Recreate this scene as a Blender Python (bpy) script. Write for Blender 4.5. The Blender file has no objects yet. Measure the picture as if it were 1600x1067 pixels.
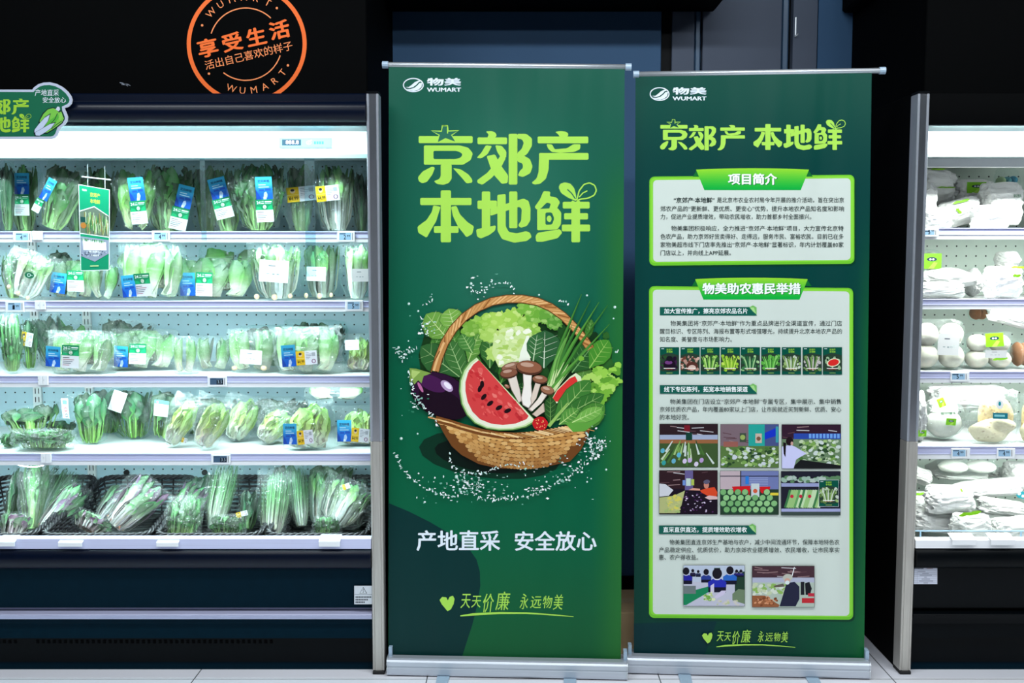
import bpy, math, random
from math import sin, cos, pi, radians, sqrt, atan2
from mathutils import Vector, Matrix, noise
from mathutils.geometry import tessellate_polygon
from mathutils.bvhtree import BVHTree

SC = bpy.context.scene
COL = SC.collection

# ------------------------------------------------------------------ camera
CAM_H = 1.434
FPX = 35.0 * 1600 / 36.0
PITCH = radians(4.66)
cam_data = bpy.data.cameras.new('camera')
cam_data.lens = 35.0
cam_data.sensor_width = 36.0
cam_data.clip_start = 0.05
cam = bpy.data.objects.new('camera', cam_data)
COL.objects.link(cam)
cam.location = (0, 0, CAM_H)
cam.rotation_euler = (radians(90) - PITCH, 0, 0)
SC.camera = cam

# ------------------------------------------------------------------ view, world
SC.view_settings.view_transform = 'Standard'
SC.view_settings.look = 'None'
SC.view_settings.gamma = 1.0
SC.view_settings.use_curve_mapping = False
SC.view_settings.exposure = 0.0
SC.cycles.use_denoising = True
SC.cycles.transparent_max_bounces = 24
SC.cycles.max_bounces = 7
SC.cycles.diffuse_bounces = 3
SC.cycles.glossy_bounces = 3
SC.cycles.sample_clamp_indirect = 4.0
SC.cycles.caustics_reflective = False
SC.cycles.caustics_refractive = False

world = bpy.data.worlds.new('store_ambient')
SC.world = world
world.use_nodes = True
wb = world.node_tree.nodes['Background']
wb.inputs[0].default_value = (0.55, 0.75, 1.0, 1)
wb.inputs[1].default_value = 0.035


def area_light(name, loc, rot, sx, sy, power, color):
    d = bpy.data.lights.new(name, 'AREA')
    d.shape = 'RECTANGLE'
    d.size = sx
    d.size_y = sy
    d.energy = power
    d.color = color
    o = bpy.data.objects.new(name, d)
    COL.objects.link(o)
    o.location = loc
    o.rotation_euler = rot
    return o


# rows of ceiling lamps of the shop, over the aisle in front of the cases
ROOM = (0.90, 0.96, 1.0)
for k, (lx, ly) in enumerate([(-1.9, 0.2), (0.25, 0.2), (2.3, 0.2), (-1.6, 2.0), (0.35, 1.9), (2.2, 2.0)]):
    area_light('ceiling_lamp', (lx, ly, 3.35), (radians(14 if ly < 1 else 8), 0, 0), 1.5, 0.25, 24.5 if ly < 1 else 38, ROOM)

# LED strips of the two cases: front edge of the canopy and of every shelf
LED = (0.70, 0.98, 1.0)
LED_R = (0.94, 1.0, 0.94)


# ------------------------------------------------------------------ pixel -> world (measuring the photograph)
def ray(px, py):
    r, u = px - 800.0, 533.5 - py
    return Vector((r, FPX * cos(PITCH) + u * sin(PITCH), -FPX * sin(PITCH) + u * cos(PITCH)))


def at(px, py, Y):
    d = ray(px, py)
    t = Y / d.y
    return Vector((d.x * t, Y, CAM_H + d.z * t))


def zz(py, Y):
    return at(800, py, Y).z


def xx(px, py, Y):
    return at(px, py, Y).x


def flo(px, py, z=0.0):
    d = ray(px, py)
    t = (z - CAM_H) / d.z
    return Vector((d.x * t, d.y * t, z))


def mpp(Y, py=500):
    return (at(801, py, Y) - at(800, py, Y)).x


# ------------------------------------------------------------------ colour and materials
def lin(c):
    return tuple((v / 255.0 / 12.92) if v <= 10.3 else (((v / 255.0) + 0.055) / 1.055) ** 2.4 for v in c)


def C(h, g=1.0):
    if isinstance(h, str):
        h = h.lstrip('#')
        h = tuple(int(h[i:i + 2], 16) for i in (0, 2, 4))
    return tuple(min(0.92, v * g) for v in lin(h))


def mat(name, col, rough=0.5, metal=0.0, spec=0.5, var=0.06, scale=30.0, bump=0.0, coat=0.0, stretch=None):
    m = bpy.data.materials.new(name)
    m.use_nodes = True
    nt = m.node_tree
    b = nt.nodes['Principled BSDF']
    b.inputs['Roughness'].default_value = rough
    b.inputs['Metallic'].default_value = metal
    b.inputs['Specular IOR Level'].default_value = spec
    b.inputs['Coat Weight'].default_value = coat
    tc = nt.nodes.new('ShaderNodeTexCoord')
    mp = nt.nodes.new('ShaderNodeMapping')
    if stretch:
        mp.inputs['Scale'].default_value = stretch
    nt.links.new(tc.outputs['Object'], mp.inputs['Vector'])
    nz = nt.nodes.new('ShaderNodeTexNoise')
    nz.inputs['Scale'].default_value = scale
    nz.inputs['Detail'].default_value = 4
    nt.links.new(mp.outputs[0], nz.inputs['Vector'])
    mx = nt.nodes.new('ShaderNodeMix')
    mx.data_type = 'RGBA'
    mx.inputs[6].default_value = tuple(max(0, v * (1 - var)) for v in col) + (1,)
    mx.inputs[7].default_value = tuple(min(1, v * (1 + var)) for v in col) + (1,)
    nt.links.new(nz.outputs['Fac'], mx.inputs[0])
    nt.links.new(mx.outputs[2], b.inputs['Base Color'])
    if bump:
        bp = nt.nodes.new('ShaderNodeBump')
        bp.inputs['Strength'].default_value = bump
        bp.inputs['Distance'].default_value = 0.002
        nt.links.new(nz.outputs['Fac'], bp.inputs['Height'])
        nt.links.new(bp.outputs[0], b.inputs['Normal'])
    return m


def print_mat(name, rough=0.45, spec=0.4, wave=0.0, transl=0.0, var=0.0):
    """printed or coloured surface: colour from the mesh's own colour attribute"""
    m = bpy.data.materials.new(name)
    m.use_nodes = True
    nt = m.node_tree
    b = nt.nodes['Principled BSDF']
    b.inputs['Roughness'].default_value = rough
    b.inputs['Specular IOR Level'].default_value = spec
    a = nt.nodes.new('ShaderNodeAttribute')
    a.attribute_name = 'Col'
    src = a.outputs['Color']
    if var:
        tc = nt.nodes.new('ShaderNodeTexCoord')
        nz = nt.nodes.new('ShaderNodeTexNoise')
        nz.inputs['Scale'].default_value = 14
        nt.links.new(tc.outputs['Object'], nz.inputs['Vector'])
        mr = nt.nodes.new('ShaderNodeMapRange')
        mr.inputs[3].default_value = 1 - var
        mr.inputs[4].default_value = 1 + var
        nt.links.new(nz.outputs['Fac'], mr.inputs[0])
        vm = nt.nodes.new('ShaderNodeVectorMath')
        vm.operation = 'SCALE'
        nt.links.new(src, vm.inputs[0])
        nt.links.new(mr.outputs[0], vm.inputs['Scale'])
        src = vm.outputs[0]
    nt.links.new(src, b.inputs['Base Color'])
    if wave:
        tc = nt.nodes.new('ShaderNodeTexCoord')
        mp = nt.nodes.new('ShaderNodeMapping')
        mp.inputs['Scale'].default_value = (4.2, 1.0, 0.5)
        nt.links.new(tc.outputs['Object'], mp.inputs['Vector'])
        nz = nt.nodes.new('ShaderNodeTexNoise')
        nz.inputs['Scale'].default_value = 1.3
        nz.inputs['Detail'].default_value = 1.0
        nt.links.new(mp.outputs[0], nz.inputs['Vector'])
        bp = nt.nodes.new('ShaderNodeBump')
        bp.inputs['Strength'].default_value = 1.0
        bp.inputs['Distance'].default_value = wave
        nt.links.new(nz.outputs['Fac'], bp.inputs['Height'])
        nt.links.new(bp.outputs[0], b.inputs['Normal'])
    if transl:
        out = nt.nodes['Material Output']
        tr = nt.nodes.new('ShaderNodeBsdfTranslucent')
        nt.links.new(src, tr.inputs['Color'])
        ms = nt.nodes.new('ShaderNodeMixShader')
        ms.inputs[0].default_value = transl
        nt.links.new(b.outputs[0], ms.inputs[1])
        nt.links.new(tr.outputs[0], ms.inputs[2])
        nt.links.new(ms.outputs[0], out.inputs['Surface'])
    return m


def film_mat(name, base=0.05, gain=0.5, scale=5.0, tint=(0.96, 0.995, 0.985)):
    """clear crinkled plastic: see-through, creases scatter white light"""
    m = bpy.data.materials.new(name)
    m.use_nodes = True
    nt = m.node_tree
    nt.nodes.remove(nt.nodes['Principled BSDF'])
    out = nt.nodes['Material Output']
    tc = nt.nodes.new('ShaderNodeTexCoord')
    oi = nt.nodes.new('ShaderNodeObjectInfo')
    ad = nt.nodes.new('ShaderNodeVectorMath')
    ad.operation = 'ADD'
    nt.links.new(tc.outputs['Object'], ad.inputs[0])
    nt.links.new(oi.outputs['Location'], ad.inputs[1])
    nz = nt.nodes.new('ShaderNodeTexNoise')
    nz.noise_type = 'RIDGED_MULTIFRACTAL'
    nz.inputs['Scale'].default_value = scale
    nz.inputs['Detail'].default_value = 3.0
    nz.inputs['Distortion'].default_value = 0.9
    nt.links.new(ad.outputs[0], nz.inputs['Vector'])
    mr = nt.nodes.new('ShaderNodeMapRange')
    mr.inputs[1].default_value = 0.60
    mr.inputs[2].default_value = 1.0
    mr.inputs[3].default_value = base
    mr.inputs[4].default_value = base + gain
    nt.links.new(nz.outputs['Fac'], mr.inputs[0])
    bp = nt.nodes.new('ShaderNodeBump')
    bp.inputs['Strength'].default_value = 0.9
    bp.inputs['Distance'].default_value = 0.02
    nt.links.new(nz.outputs['Fac'], bp.inputs['Height'])
    tr = nt.nodes.new('ShaderNodeBsdfTransparent')
    tr.inputs[0].default_value = tint + (1,)
    gl = nt.nodes.new('ShaderNodeBsdfGlossy')
    gl.inputs['Roughness'].default_value = 0.16
    nt.links.new(bp.outputs[0], gl.inputs['Normal'])
    df = nt.nodes.new('ShaderNodeBsdfDiffuse')
    df.inputs[0].default_value = (0.9, 0.93, 0.93, 1)
    m1 = nt.nodes.new('ShaderNodeMixShader')
    m1.inputs[0].default_value = 0.42
    nt.links.new(gl.outputs[0], m1.inputs[1])
    nt.links.new(df.outputs[0], m1.inputs[2])
    m2 = nt.nodes.new('ShaderNodeMixShader')
    nt.links.new(mr.outputs[0], m2.inputs[0])
    nt.links.new(tr.outputs[0], m2.inputs[1])
    nt.links.new(m1.outputs[0], m2.inputs[2])
    nt.links.new(m2.outputs[0], out.inputs['Surface'])
    return m


def emit_mat(name, col, strength):
    m = bpy.data.materials.new(name)
    m.use_nodes = True
    b = m.node_tree.nodes['Principled BSDF']
    b.inputs['Base Color'].default_value = (0.8, 0.8, 0.8, 1)
    b.inputs['Emission Color'].default_value = tuple(col) + (1,)
    b.inputs['Emission Strength'].default_value = strength
    return m


def peg_mat(nm='pegboard_metal', col='#bdd8e2'):
    """white sheet metal with punched rows of small holes"""
    m = mat(nm, C(col), 0.4)
    nt = m.node_tree
    b = nt.nodes['Principled BSDF']
    prev = b.inputs['Base Color'].links[0].from_socket
    tc = nt.nodes.new('ShaderNodeTexCoord')
    sx = nt.nodes.new('ShaderNodeSeparateXYZ')
    nt.links.new(tc.outputs['Object'], sx.inputs[0])

    def mth(op, a, bb=None):
        n = nt.nodes.new('ShaderNodeMath')
        n.operation = op
        for i, v in enumerate((a, bb)):
            if v is None:
                continue
            if isinstance(v, (int, float)):
                n.inputs[i].default_value = v
            else:
                nt.links.new(v, n.inputs[i])
        return n.outputs[0]
    fx = mth('SUBTRACT', mth('MODULO', mth('ADD', sx.outputs[0], 40.0), 0.0405), 0.02025)
    fz = mth('SUBTRACT', mth('MODULO', mth('ADD', sx.outputs[2], 40.0), 0.0405), 0.02025)
    d = mth('SQRT', mth('ADD', mth('MULTIPLY', fx, fx), mth('MULTIPLY', fz, fz)))
    h = mth('LESS_THAN', d, 0.0034)
    mx = nt.nodes.new('ShaderNodeMix')
    mx.data_type = 'RGBA'
    nt.links.new(h, mx.inputs[0])
    nt.links.new(prev, mx.inputs[6])
    mx.inputs[7].default_value = (0.004, 0.006, 0.008, 1)
    nt.links.new(mx.outputs[2], b.inputs['Base Color'])
    return m


M = {
    'black': mat('black_lacquer', (0.001, 0.002, 0.003), 0.4, spec=0.08, var=0.2),
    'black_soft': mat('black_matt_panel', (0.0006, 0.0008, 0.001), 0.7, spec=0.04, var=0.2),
    'navy': mat('navy_black_lacquer', (0.0006, 0.003, 0.012), 0.30, spec=0.20, var=0.15, bump=0.05, scale=60),
    'slate': mat('dark_slate_lacquer', (0.0012, 0.011, 0.020), 0.5, spec=0.03, var=0.15),
    'rail_grey': mat('grey_bumper_plastic', (0.42, 0.43, 0.60), 0.35, var=0.15, scale=8, stretch=(1, 8, 20)),
    'white': mat('white_enamel', (0.80, 0.82, 0.82), 0.35, var=0.03),
    'rail': mat('price_rail_plastic', (0.55, 0.57, 0.78), 0.25, var=0.12, scale=6, stretch=(0.4, 20, 60)),
    'rail_white': mat('white_plastic', (0.82, 0.84, 0.86), 0.4, var=0.02),
    'teal_grey': mat('grey_green_trim', (0.045, 0.09, 0.10), 0.5, var=0.1),
    'grey_trim': mat('grey_grille', (0.20, 0.26, 0.26), 0.55, var=0.1),
    'peg': peg_mat(),
    'peg_right': peg_mat('pale_green_pegboard', '#c3d2c6'),
    'steel': mat('polished_steel', (0.62, 0.62, 0.64), 0.16, 1.0, var=0.08, scale=12, stretch=(30, 30, 1)),
    'steel_worn': mat('worn_steel', (0.46, 0.44, 0.40), 0.38, 0.45, var=0.2, scale=10, stretch=(20, 20, 1)),
    'lip': mat('bright_folded_steel', (0.42, 0.45, 0.50), 0.3, 0.55, var=0.15, scale=10, stretch=(20, 20, 1)),
    'alu': mat('satin_aluminium', (0.56, 0.60, 0.66), 0.34, 0.6, var=0.05, scale=5, stretch=(1, 30, 60)),
    'alu_plain': mat('brushed_aluminium', (0.62, 0.66, 0.70), 0.35, 0.7, var=0.05),
    'plastic_grey': mat('translucent_grey_plastic', (0.34, 0.46, 0.58), 0.3, var=0.1),
    'wall': mat('blue_grey_wall_panel', (0.040, 0.100, 0.20), 0.6, spec=0.2, var=0.08, scale=3),
    'wall_grey': mat('grey_wall_panel', (0.085, 0.105, 0.15), 0.6, spec=0.2, var=0.08, scale=3),
    'wall_blue': mat('blue_steel_strip', (0.045, 0.10, 0.18), 0.4, var=0.2, scale=6),
    'card': mat('brown_cardboard', C('#d8b98c'), 0.8, var=0.08, scale=20),
    'tape': mat('packing_tape', C('#dcc096'), 0.3, var=0.05),
    'rattan': mat('dark_rattan', (0.020, 0.018, 0.022), 0.4, spec=0.5, var=0.3, scale=60),
    'film': film_mat('crinkled_film', 0.05, 1.15, 7.0),
    'film_dense': film_mat('heavily_crinkled_film', 0.11, 1.35, 8.5),
    'film_dark': film_mat('smooth_film', 0.035, 0.95, 6.0, (0.93, 0.985, 0.975)),
    'film_clear': film_mat('clear_acrylic_strip', 0.035, 0.08, 3.0, (0.74, 0.86, 0.90)),
    'leaf': print_mat('fresh_leaf', 0.40, 0.40, transl=0.12, var=0.30),
    'food': print_mat('pale_food', 0.6, 0.3, var=0.08),
    'print': print_mat('printed_card', 0.4, 0.4),
    'decal': print_mat('vinyl_decal', 0.5, 0.2),
    'banner': print_mat('printed_banner_fabric', 0.36, 0.15, wave=0.06),
    'led': emit_mat('led_tube', (0.85, 1.0, 0.98), 9.0),
    'whitefilm': mat('white_plastic_film', (0.82, 0.83, 0.82), 0.28, var=0.03, scale=7, bump=0.6),
    'tofu': mat('pale_grey_wrapper', (0.58, 0.60, 0.58), 0.35, var=0.1, scale=7, bump=0.6),
    'sky_rail': mat('pale_blue_wire_and_highlight', (0.35, 0.55, 0.72), 0.3, var=0.05),
    'rubber': mat('black_rubber', (0.006, 0.006, 0.006), 0.7),
}


def floor_mat():
    m = bpy.data.materials.new('grey_floor_tile')
    m.use_nodes = True
    nt = m.node_tree
    b = nt.nodes['Principled BSDF']
    b.inputs['Roughness'].default_value = 0.28
    tc = nt.nodes.new('ShaderNodeTexCoord')
    mp = nt.nodes.new('ShaderNodeMapping')
    mp.inputs['Location'].default_value = (FLOOR_OFF[0], FLOOR_OFF[1], 0)
    nt.links.new(tc.outputs['Object'], mp.inputs[0])
    br = nt.nodes.new('ShaderNodeTexBrick')
    br.offset = 0.0
    br.squash = 1.0
    br.inputs['Scale'].default_value = 1.0
    br.inputs['Mortar Size'].default_value = 0.0022
    br.inputs['Mortar Smooth'].default_value = 0.2
    br.inputs['Brick Width'].default_value = 0.8
    br.inputs['Row Height'].default_value = 0.8
    br.inputs['Color1'].default_value = C('#ebebf2') + (1,)
    br.inputs['Color2'].default_value = C('#e6e7ef') + (1,)
    br.inputs['Mortar'].default_value = C('#54565a') + (1,)
    nt.links.new(mp.outputs[0], br.inputs['Vector'])
    nz = nt.nodes.new('ShaderNodeTexNoise')
    nz.inputs['Scale'].default_value = 3.0
    nz.inputs['Detail'].default_value = 6
    nt.links.new(tc.outputs['Object'], nz.inputs['Vector'])
    mr = nt.nodes.new('ShaderNodeMapRange')
    mr.inputs[3].default_value = 0.9
    mr.inputs[4].default_value = 1.06
    nt.links.new(nz.outputs['Fac'], mr.inputs[0])
    vm = nt.nodes.new('ShaderNodeVectorMath')
    vm.operation = 'SCALE'
    nt.links.new(br.outputs['Color'], vm.inputs[0])
    nt.links.new(mr.outputs[0], vm.inputs['Scale'])
    nt.links.new(vm.outputs[0], b.inputs['Base Color'])
    return m


FLOOR_OFF = (0.0, 0.0)


# ------------------------------------------------------------------ objects
def tag(o, label=None, cat=None, group=None, kind=None):
    if label:
        o['label'] = label
    if cat:
        o['category'] = cat
    if group:
        o['group'] = group
    if kind:
        o['kind'] = kind
    return o


def thing(name, label, cat, loc, group=None):
    o = bpy.data.objects.new(name, None)
    o.empty_display_size = 0.05
    COL.objects.link(o)
    o.location = loc
    return tag(o, label, cat, group)


def wloc(o):
    v = Vector(o.location)
    while o.parent:
        o = o.parent
        v = v + Vector(o.location)
    return v


def obj(name, B, m, parent=None, smooth=False):
    """one mesh object from a builder whose coordinates are world coordinates"""
    me = bpy.data.meshes.new(name)
    V = [Vector(v) for v in B.v]
    o = bpy.data.objects.new(name, me)
    if parent is not None:
        off = wloc(parent)
        o.parent = parent
    else:
        xs = [v.x for v in V]; ys = [v.y for v in V]; zs = [v.z for v in V]
        off = Vector(((min(xs) + max(xs)) / 2, (min(ys) + max(ys)) / 2, min(zs)))
        o.location = off
    me.from_pydata([v - off for v in V], [], B.f)
    if B.c:
        at_ = me.color_attributes.new('Col', 'FLOAT_COLOR', 'POINT')
        flat = []
        for c in B.c:
            flat.extend((c[0], c[1], c[2], 1.0))
        at_.data.foreach_set('color', flat)
    if isinstance(m, (list, tuple)):
        for x in m:
            me.materials.append(x)
        me.polygons.foreach_set('material_index', B.mi)
    else:
        me.materials.append(m)
    if smooth:
        me.polygons.foreach_set('use_smooth', [True] * len(me.polygons))
        if smooth == 'auto':
            me.set_sharp_from_angle(angle=radians(34))
    me.update()
    COL.objects.link(o)
    return o


class Build:
    def __init__(s):
        s.v = []; s.f = []; s.c = []; s.mi = []; s.ids = []

    def add(s, vs, fs, c=None, mi=0):
        n = len(s.v)
        s.v.extend(vs)
        s.f.extend([tuple(i + n for i in f) for f in fs])
        s.mi.extend([mi] * len(fs))
        if c is not None:
            if isinstance(c, list):
                s.c.extend(c)
            else:
                s.c.extend([c] * len(vs))
        return s

    def box(s, x0, x1, y0, y1, z0, z1, c=None, mi=0, bev=0.0):
        if bev <= 0:
            vs = [(x, y, z) for x in (x0, x1) for y in (y0, y1) for z in (z0, z1)]
            fs = [(0, 1, 3, 2), (4, 6, 7, 5), (0, 4, 5, 1), (2, 3, 7, 6), (0, 2, 6, 4), (1, 5, 7, 3)]
            return s.add(vs, fs, c, mi)
        # chamfered box
        P = {}
        vs = []
        for ix, x in enumerate((x0, x1)):
            for iy, y in enumerate((y0, y1)):
                for iz, z in enumerate((z0, z1)):
                    sx, sy, sz = (1, -1)[ix], (1, -1)[iy], (1, -1)[iz]
                    for a in range(3):
                        P[(ix, iy, iz, a)] = len(vs)
                        vs.append((x + (0 if a == 0 else bev * sx), y + (0 if a == 1 else bev * sy), z + (0 if a == 2 else bev * sz)))
        fs = []
        for i in (0, 1):
            fs.append([P[(i, 0, 0, 0)], P[(i, 1, 0, 0)], P[(i, 1, 1, 0)], P[(i, 0, 1, 0)]])
            fs.append([P[(0, i, 0, 1)], P[(1, i, 0, 1)], P[(1, i, 1, 1)], P[(0, i, 1, 1)]])
            fs.append([P[(0, 0, i, 2)], P[(1, 0, i, 2)], P[(1, 1, i, 2)], P[(0, 1, i, 2)]])
        for i in (0, 1):
            for j in (0, 1):
                fs.append([P[(0, i, j, 1)], P[(1, i, j, 1)], P[(1, i, j, 2)], P[(0, i, j, 2)]])
                fs.append([P[(i, 0, j, 0)], P[(i, 1, j, 0)], P[(i, 1, j, 2)], P[(i, 0, j, 2)]])
                fs.append([P[(i, j, 0, 0)], P[(i, j, 1, 0)], P[(i, j, 1, 1)], P[(i, j, 0, 1)]])
                for k in (0, 1):
                    fs.append([P[(i, j, k, a)] for a in range(3)])
        # orient outward
        ctr = Vector(((x0 + x1) / 2, (y0 + y1) / 2, (z0 + z1) / 2))
        out = []
        for f in fs:
            a, b_, c_ = (Vector(vs[f[0]]), Vector(vs[f[1]]), Vector(vs[f[2]]))
            nn = (b_ - a).cross(c_ - a)
            mid = sum((Vector(vs[i]) for i in f), Vector()) / len(f)
            out.append(tuple(f) if nn.dot(mid - ctr) > 0 else tuple(reversed(f)))
        return s.add(vs, out, c, mi)

    def prof(s, pts, x0, x1, closed=True, c=None, mi=0):
        """extrude a (y, z) outline along x"""
        n = len(pts)
        vs = [(x0, y, z) for y, z in pts] + [(x1, y, z) for y, z in pts]
        fs = []
        for i in range(n if closed else n - 1):
            j = (i + 1) % n
            fs.append((i, j, n + j, n + i))
        if closed:
            for t in tessellate_polygon([[Vector((y, z, 0)) for y, z in pts]]):
                fs.append(tuple(t))
                fs.append(tuple(n + k for k in reversed(t)))
        return s.add(vs, fs, c, mi)

    def tube(s, pts, r, n=8, c=None, mi=0, cap=True):
        pts = [Vector(p) for p in pts]
        vs, fs = [], []
        m = len(pts)
        for i, p in enumerate(pts):
            t = (pts[min(i + 1, m - 1)] - pts[max(i - 1, 0)]).normalized()
            a = Vector((0, 0, 1)) if abs(t.z) < 0.9 else Vector((1, 0, 0))
            u = t.cross(a).normalized()
            w = t.cross(u)
            rr = r[i] if isinstance(r, (list, tuple)) else r
            for k in range(n):
                q = 2 * pi * k / n
                vs.append(p + u * cos(q) * rr + w * sin(q) * rr)
        for i in range(m - 1):
            for k in range(n):
                k2 = (k + 1) % n
                fs.append((i * n + k, i * n + k2, (i + 1) * n + k2, (i + 1) * n + k))
        if cap:
            fs.append(tuple(range(n)))
            fs.append(tuple((m - 1) * n + k for k in reversed(range(n))))
        return s.add(vs, fs, c, mi)


# ------------------------------------------------------------------ flat prints (artwork, lettering)
_font_obj = None


def glyphs(txt, off):
    global _font_obj
    if _font_obj is None:
        cu = bpy.data.curves.new('lettering', 'FONT')
        _font_obj = bpy.data.objects.new('lettering', cu)
        COL.objects.link(_font_obj)
        cu.resolution_u = 2
    cu = _font_obj.data
    cu.body = txt
    cu.offset = off
    bpy.context.view_layer.update()
    dg = bpy.context.evaluated_depsgraph_get()
    ev = _font_obj.evaluated_get(dg)
    me = ev.to_mesh()
    vs = [(v.co.x, v.co.y) for v in me.vertices]
    fs = [tuple(p.vertices) for p in me.polygons]
    ev.to_mesh_clear()
    return vs, fs


def drop_font():
    global _font_obj
    if _font_obj is not None:
        cu = _font_obj.data
        bpy.data.objects.remove(_font_obj)
        bpy.data.curves.remove(cu)
        _font_obj = None


class Print:
    """flat artwork: polygons in page units, each with its own colour, stacked in thin layers"""

    def __init__(s, mp=None, gain=1.0):
        s.mp = mp or (lambda x, y: (x, y))
        s.p = []; s.l = []; s.f = []; s.c = []; s.k = 0
        s.gain = gain
        s.layer = 0.0

    def up(s, d=1.0):
        s.layer += d
        return s

    def _col(s, c):
        return C(c, s.gain)

    def raw(s, uv, fs, c):
        n = len(s.p)
        s.k += 1
        s.p.extend(uv)
        s.l.extend([s.layer + s.k * 0.03] * len(uv))
        if isinstance(c, list):
            s.c.extend(c)
        else:
            s.c.extend([c] * len(uv))
        s.f.extend([tuple(i + n for i in f) for f in fs])

    def poly(s, pts, c, holes=(), hires=False):
        loops = [list(pts)] + [list(h) for h in holes]
        flat = [p for lp in loops for p in lp]
        tri = tessellate_polygon([[Vector((x, y, 0)) for x, y in lp] for lp in loops])
        s.raw([s.mp(x, y) for x, y in flat], [tuple(t) for t in tri], s._col(c))

    def rect(s, x0, y0, x1, y1, c):
        s.raw([s.mp(x0, y0), s.mp(x1, y0), s.mp(x1, y1), s.mp(x0, y1)], [(0, 1, 2, 3)], s._col(c))

    def grid(s, corner, nu, nv, cf):
        """corner(u,v)->page point; cf(u,v)->sRGB colour"""
        pts, cs, fs = [], [], []
        for j in range(nv + 1):
            for i in range(nu + 1):
                u, v = i / nu, j / nv
                pts.append(s.mp(*corner(u, v)))
                cs.append(s._col(cf(u, v)))
        for j in range(nv):
            for i in range(nu):
                a = j * (nu + 1) + i
                fs.append((a, a + 1, a + nu + 2, a + nu + 1))
        s.raw(pts, fs, cs)

    def ell(s, cx, cy, rx, ry, c, rot=0.0, n=18):
        ca, sa = cos(radians(rot)), sin(radians(rot))
        pts = []
        for k in range(n):
            a = 2 * pi * k / n
            x, y = rx * cos(a), ry * sin(a)
            pts.append(s.mp(cx + x * ca - y * sa, cy + x * sa + y * ca))
        s.raw(pts, [tuple(range(n))], s._col(c))

    def ring(s, cx, cy, rx, ry, w, c, a0=0, a1=360, n=48, rot=0.0):
        pts, fs = [], []
        ca, sa = cos(radians(rot)), sin(radians(rot))
        for k in range(n + 1):
            a = radians(a0 + (a1 - a0) * k / n)
            for q in (-w / 2, w / 2):
                x, y = (rx + q) * cos(a), (ry + q) * sin(a)
                pts.append(s.mp(cx + x * ca - y * sa, cy + x * sa + y * ca))
        for k in range(n):
            fs.append((2 * k, 2 * k + 1, 2 * k + 3, 2 * k + 2))
        s.raw(pts, fs, s._col(c))

    def line(s, pts, w, c, closed=False, taper=False):
        pts = [Vector((x, y)) for x, y in pts]
        if closed:
            pts = pts + [pts[0], pts[1]]
        n = len(pts)
        out, fs = [], []
        for i, p in enumerate(pts):
            t = pts[min(i + 1, n - 1)] - pts[max(i - 1, 0)]
            if t.length < 1e-9:
                t = Vector((1, 0))
            t.normalize()
            nn = Vector((-t.y, t.x))
            ww = w[i] if isinstance(w, (list, tuple)) else w * ((1 - 0.85 * i / (n - 1)) if taper else 1)
            out.append(s.mp(*(p + nn * ww / 2)))
            out.append(s.mp(*(p - nn * ww / 2)))
        for i in range(n - 1):
            fs.append((2 * i, 2 * i + 1, 2 * i + 3, 2 * i + 2))
        s.raw(out, fs, s._col(c))

    def text(s, txt, x0, x1, ybase, h, c, off=0.0, shear=0.0, rot=0.0, mode='cap'):
        """lettering from page x0 to x1 on the base line; h = height of the glyph box in page units"""
        vs, fs = glyphs(txt, 0)
        if not vs:
            return
        if off:          # bolder: the same glyphs struck again, slightly shifted
            V0, F0 = vs, fs
            vs, fs = [], []
            for dx, dy in ((-1, 0), (1, 0), (0, -1), (0, 1), (.7, .7), (-.7, -.7)) if off > .01 else ((-1, 0), (1, 0)):
                n0 = len(vs)
                vs = vs + [(x + dx * off, y + dy * off * .7) for x, y in V0]
                fs = fs + [tuple(i + n0 for i in f) for f in F0]
        ax, bx = min(v[0] for v in vs), max(v[0] for v in vs)
        ay, by = min(v[1] for v in vs), max(v[1] for v in vs)
        kx = (x1 - x0) / max(1e-6, bx - ax)
        ky = h / max(1e-6, by - ay)
        ca, sa = cos(radians(rot)), sin(radians(rot))
        sgn = s.ysign()
        out = []
        for x, y in vs:
            X, Y = (x - ax) * kx, (y - ay) * ky
            X += shear * Y
            X, Y = X * ca - Y * sa, X * sa + Y * ca
            out.append(s.mp(x0 + X, ybase + Y * sgn))
        if off:
            m_ = len(V0)
            for j in range(len(vs) // m_):
                s.raw(out[j * m_:(j + 1) * m_], F0, s._col(c))
        else:
            s.raw(out, fs, s._col(c))

    ydown = True

    def ysign(s):
        return -1 if s.ydown else 1

    def build(s, to3d, B=None, mi=0):
        B = B or Build()
        B.add([to3d(p[0], p[1], l) for p, l in zip(s.p, s.l)], s.f, list(s.c), mi)
        return B


class Plane:
    """a real plane in the shop, measured through the photograph"""

    def __init__(s, a, b, lean):
        s.o = Vector(a)
        s.u = (Vector(b) - Vector(a))
        s.w = s.u.length
        s.u.normalize()
        side = Vector((0, 0, 1)).cross(s.u).normalized()      # away from the camera
        s.v = (Vector((0, 0, 1)) + side * lean).normalized()
        s.v = (s.v - s.u * s.v.dot(s.u)).normalized()
        s.n = s.v.cross(s.u).normalized()
        if s.n.y > 0:
            s.n = -s.n

    def uv(s, px, py):
        d = ray(px, py)
        o = Vector((0, 0, CAM_H))
        t = (s.o - o).dot(s.n) / d.dot(s.n)
        p = o + d * t - s.o
        return (p.dot(s.u), p.dot(s.v))

    def p3(s, u, v, layer=0.0, step=0.00012):
        return s.o + s.u * u + s.v * v + s.n * (layer * step)

# ================================================================== setting
YW = 4.30                       # back wall of the recess


def struct(name, B, m, smooth=False):
    return tag(obj(name, B, m, None, smooth), kind='structure')


fl0 = flo(312, 1050)
FLOOR_OFF = (0.8 - (-0.0), 0.0)
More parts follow.
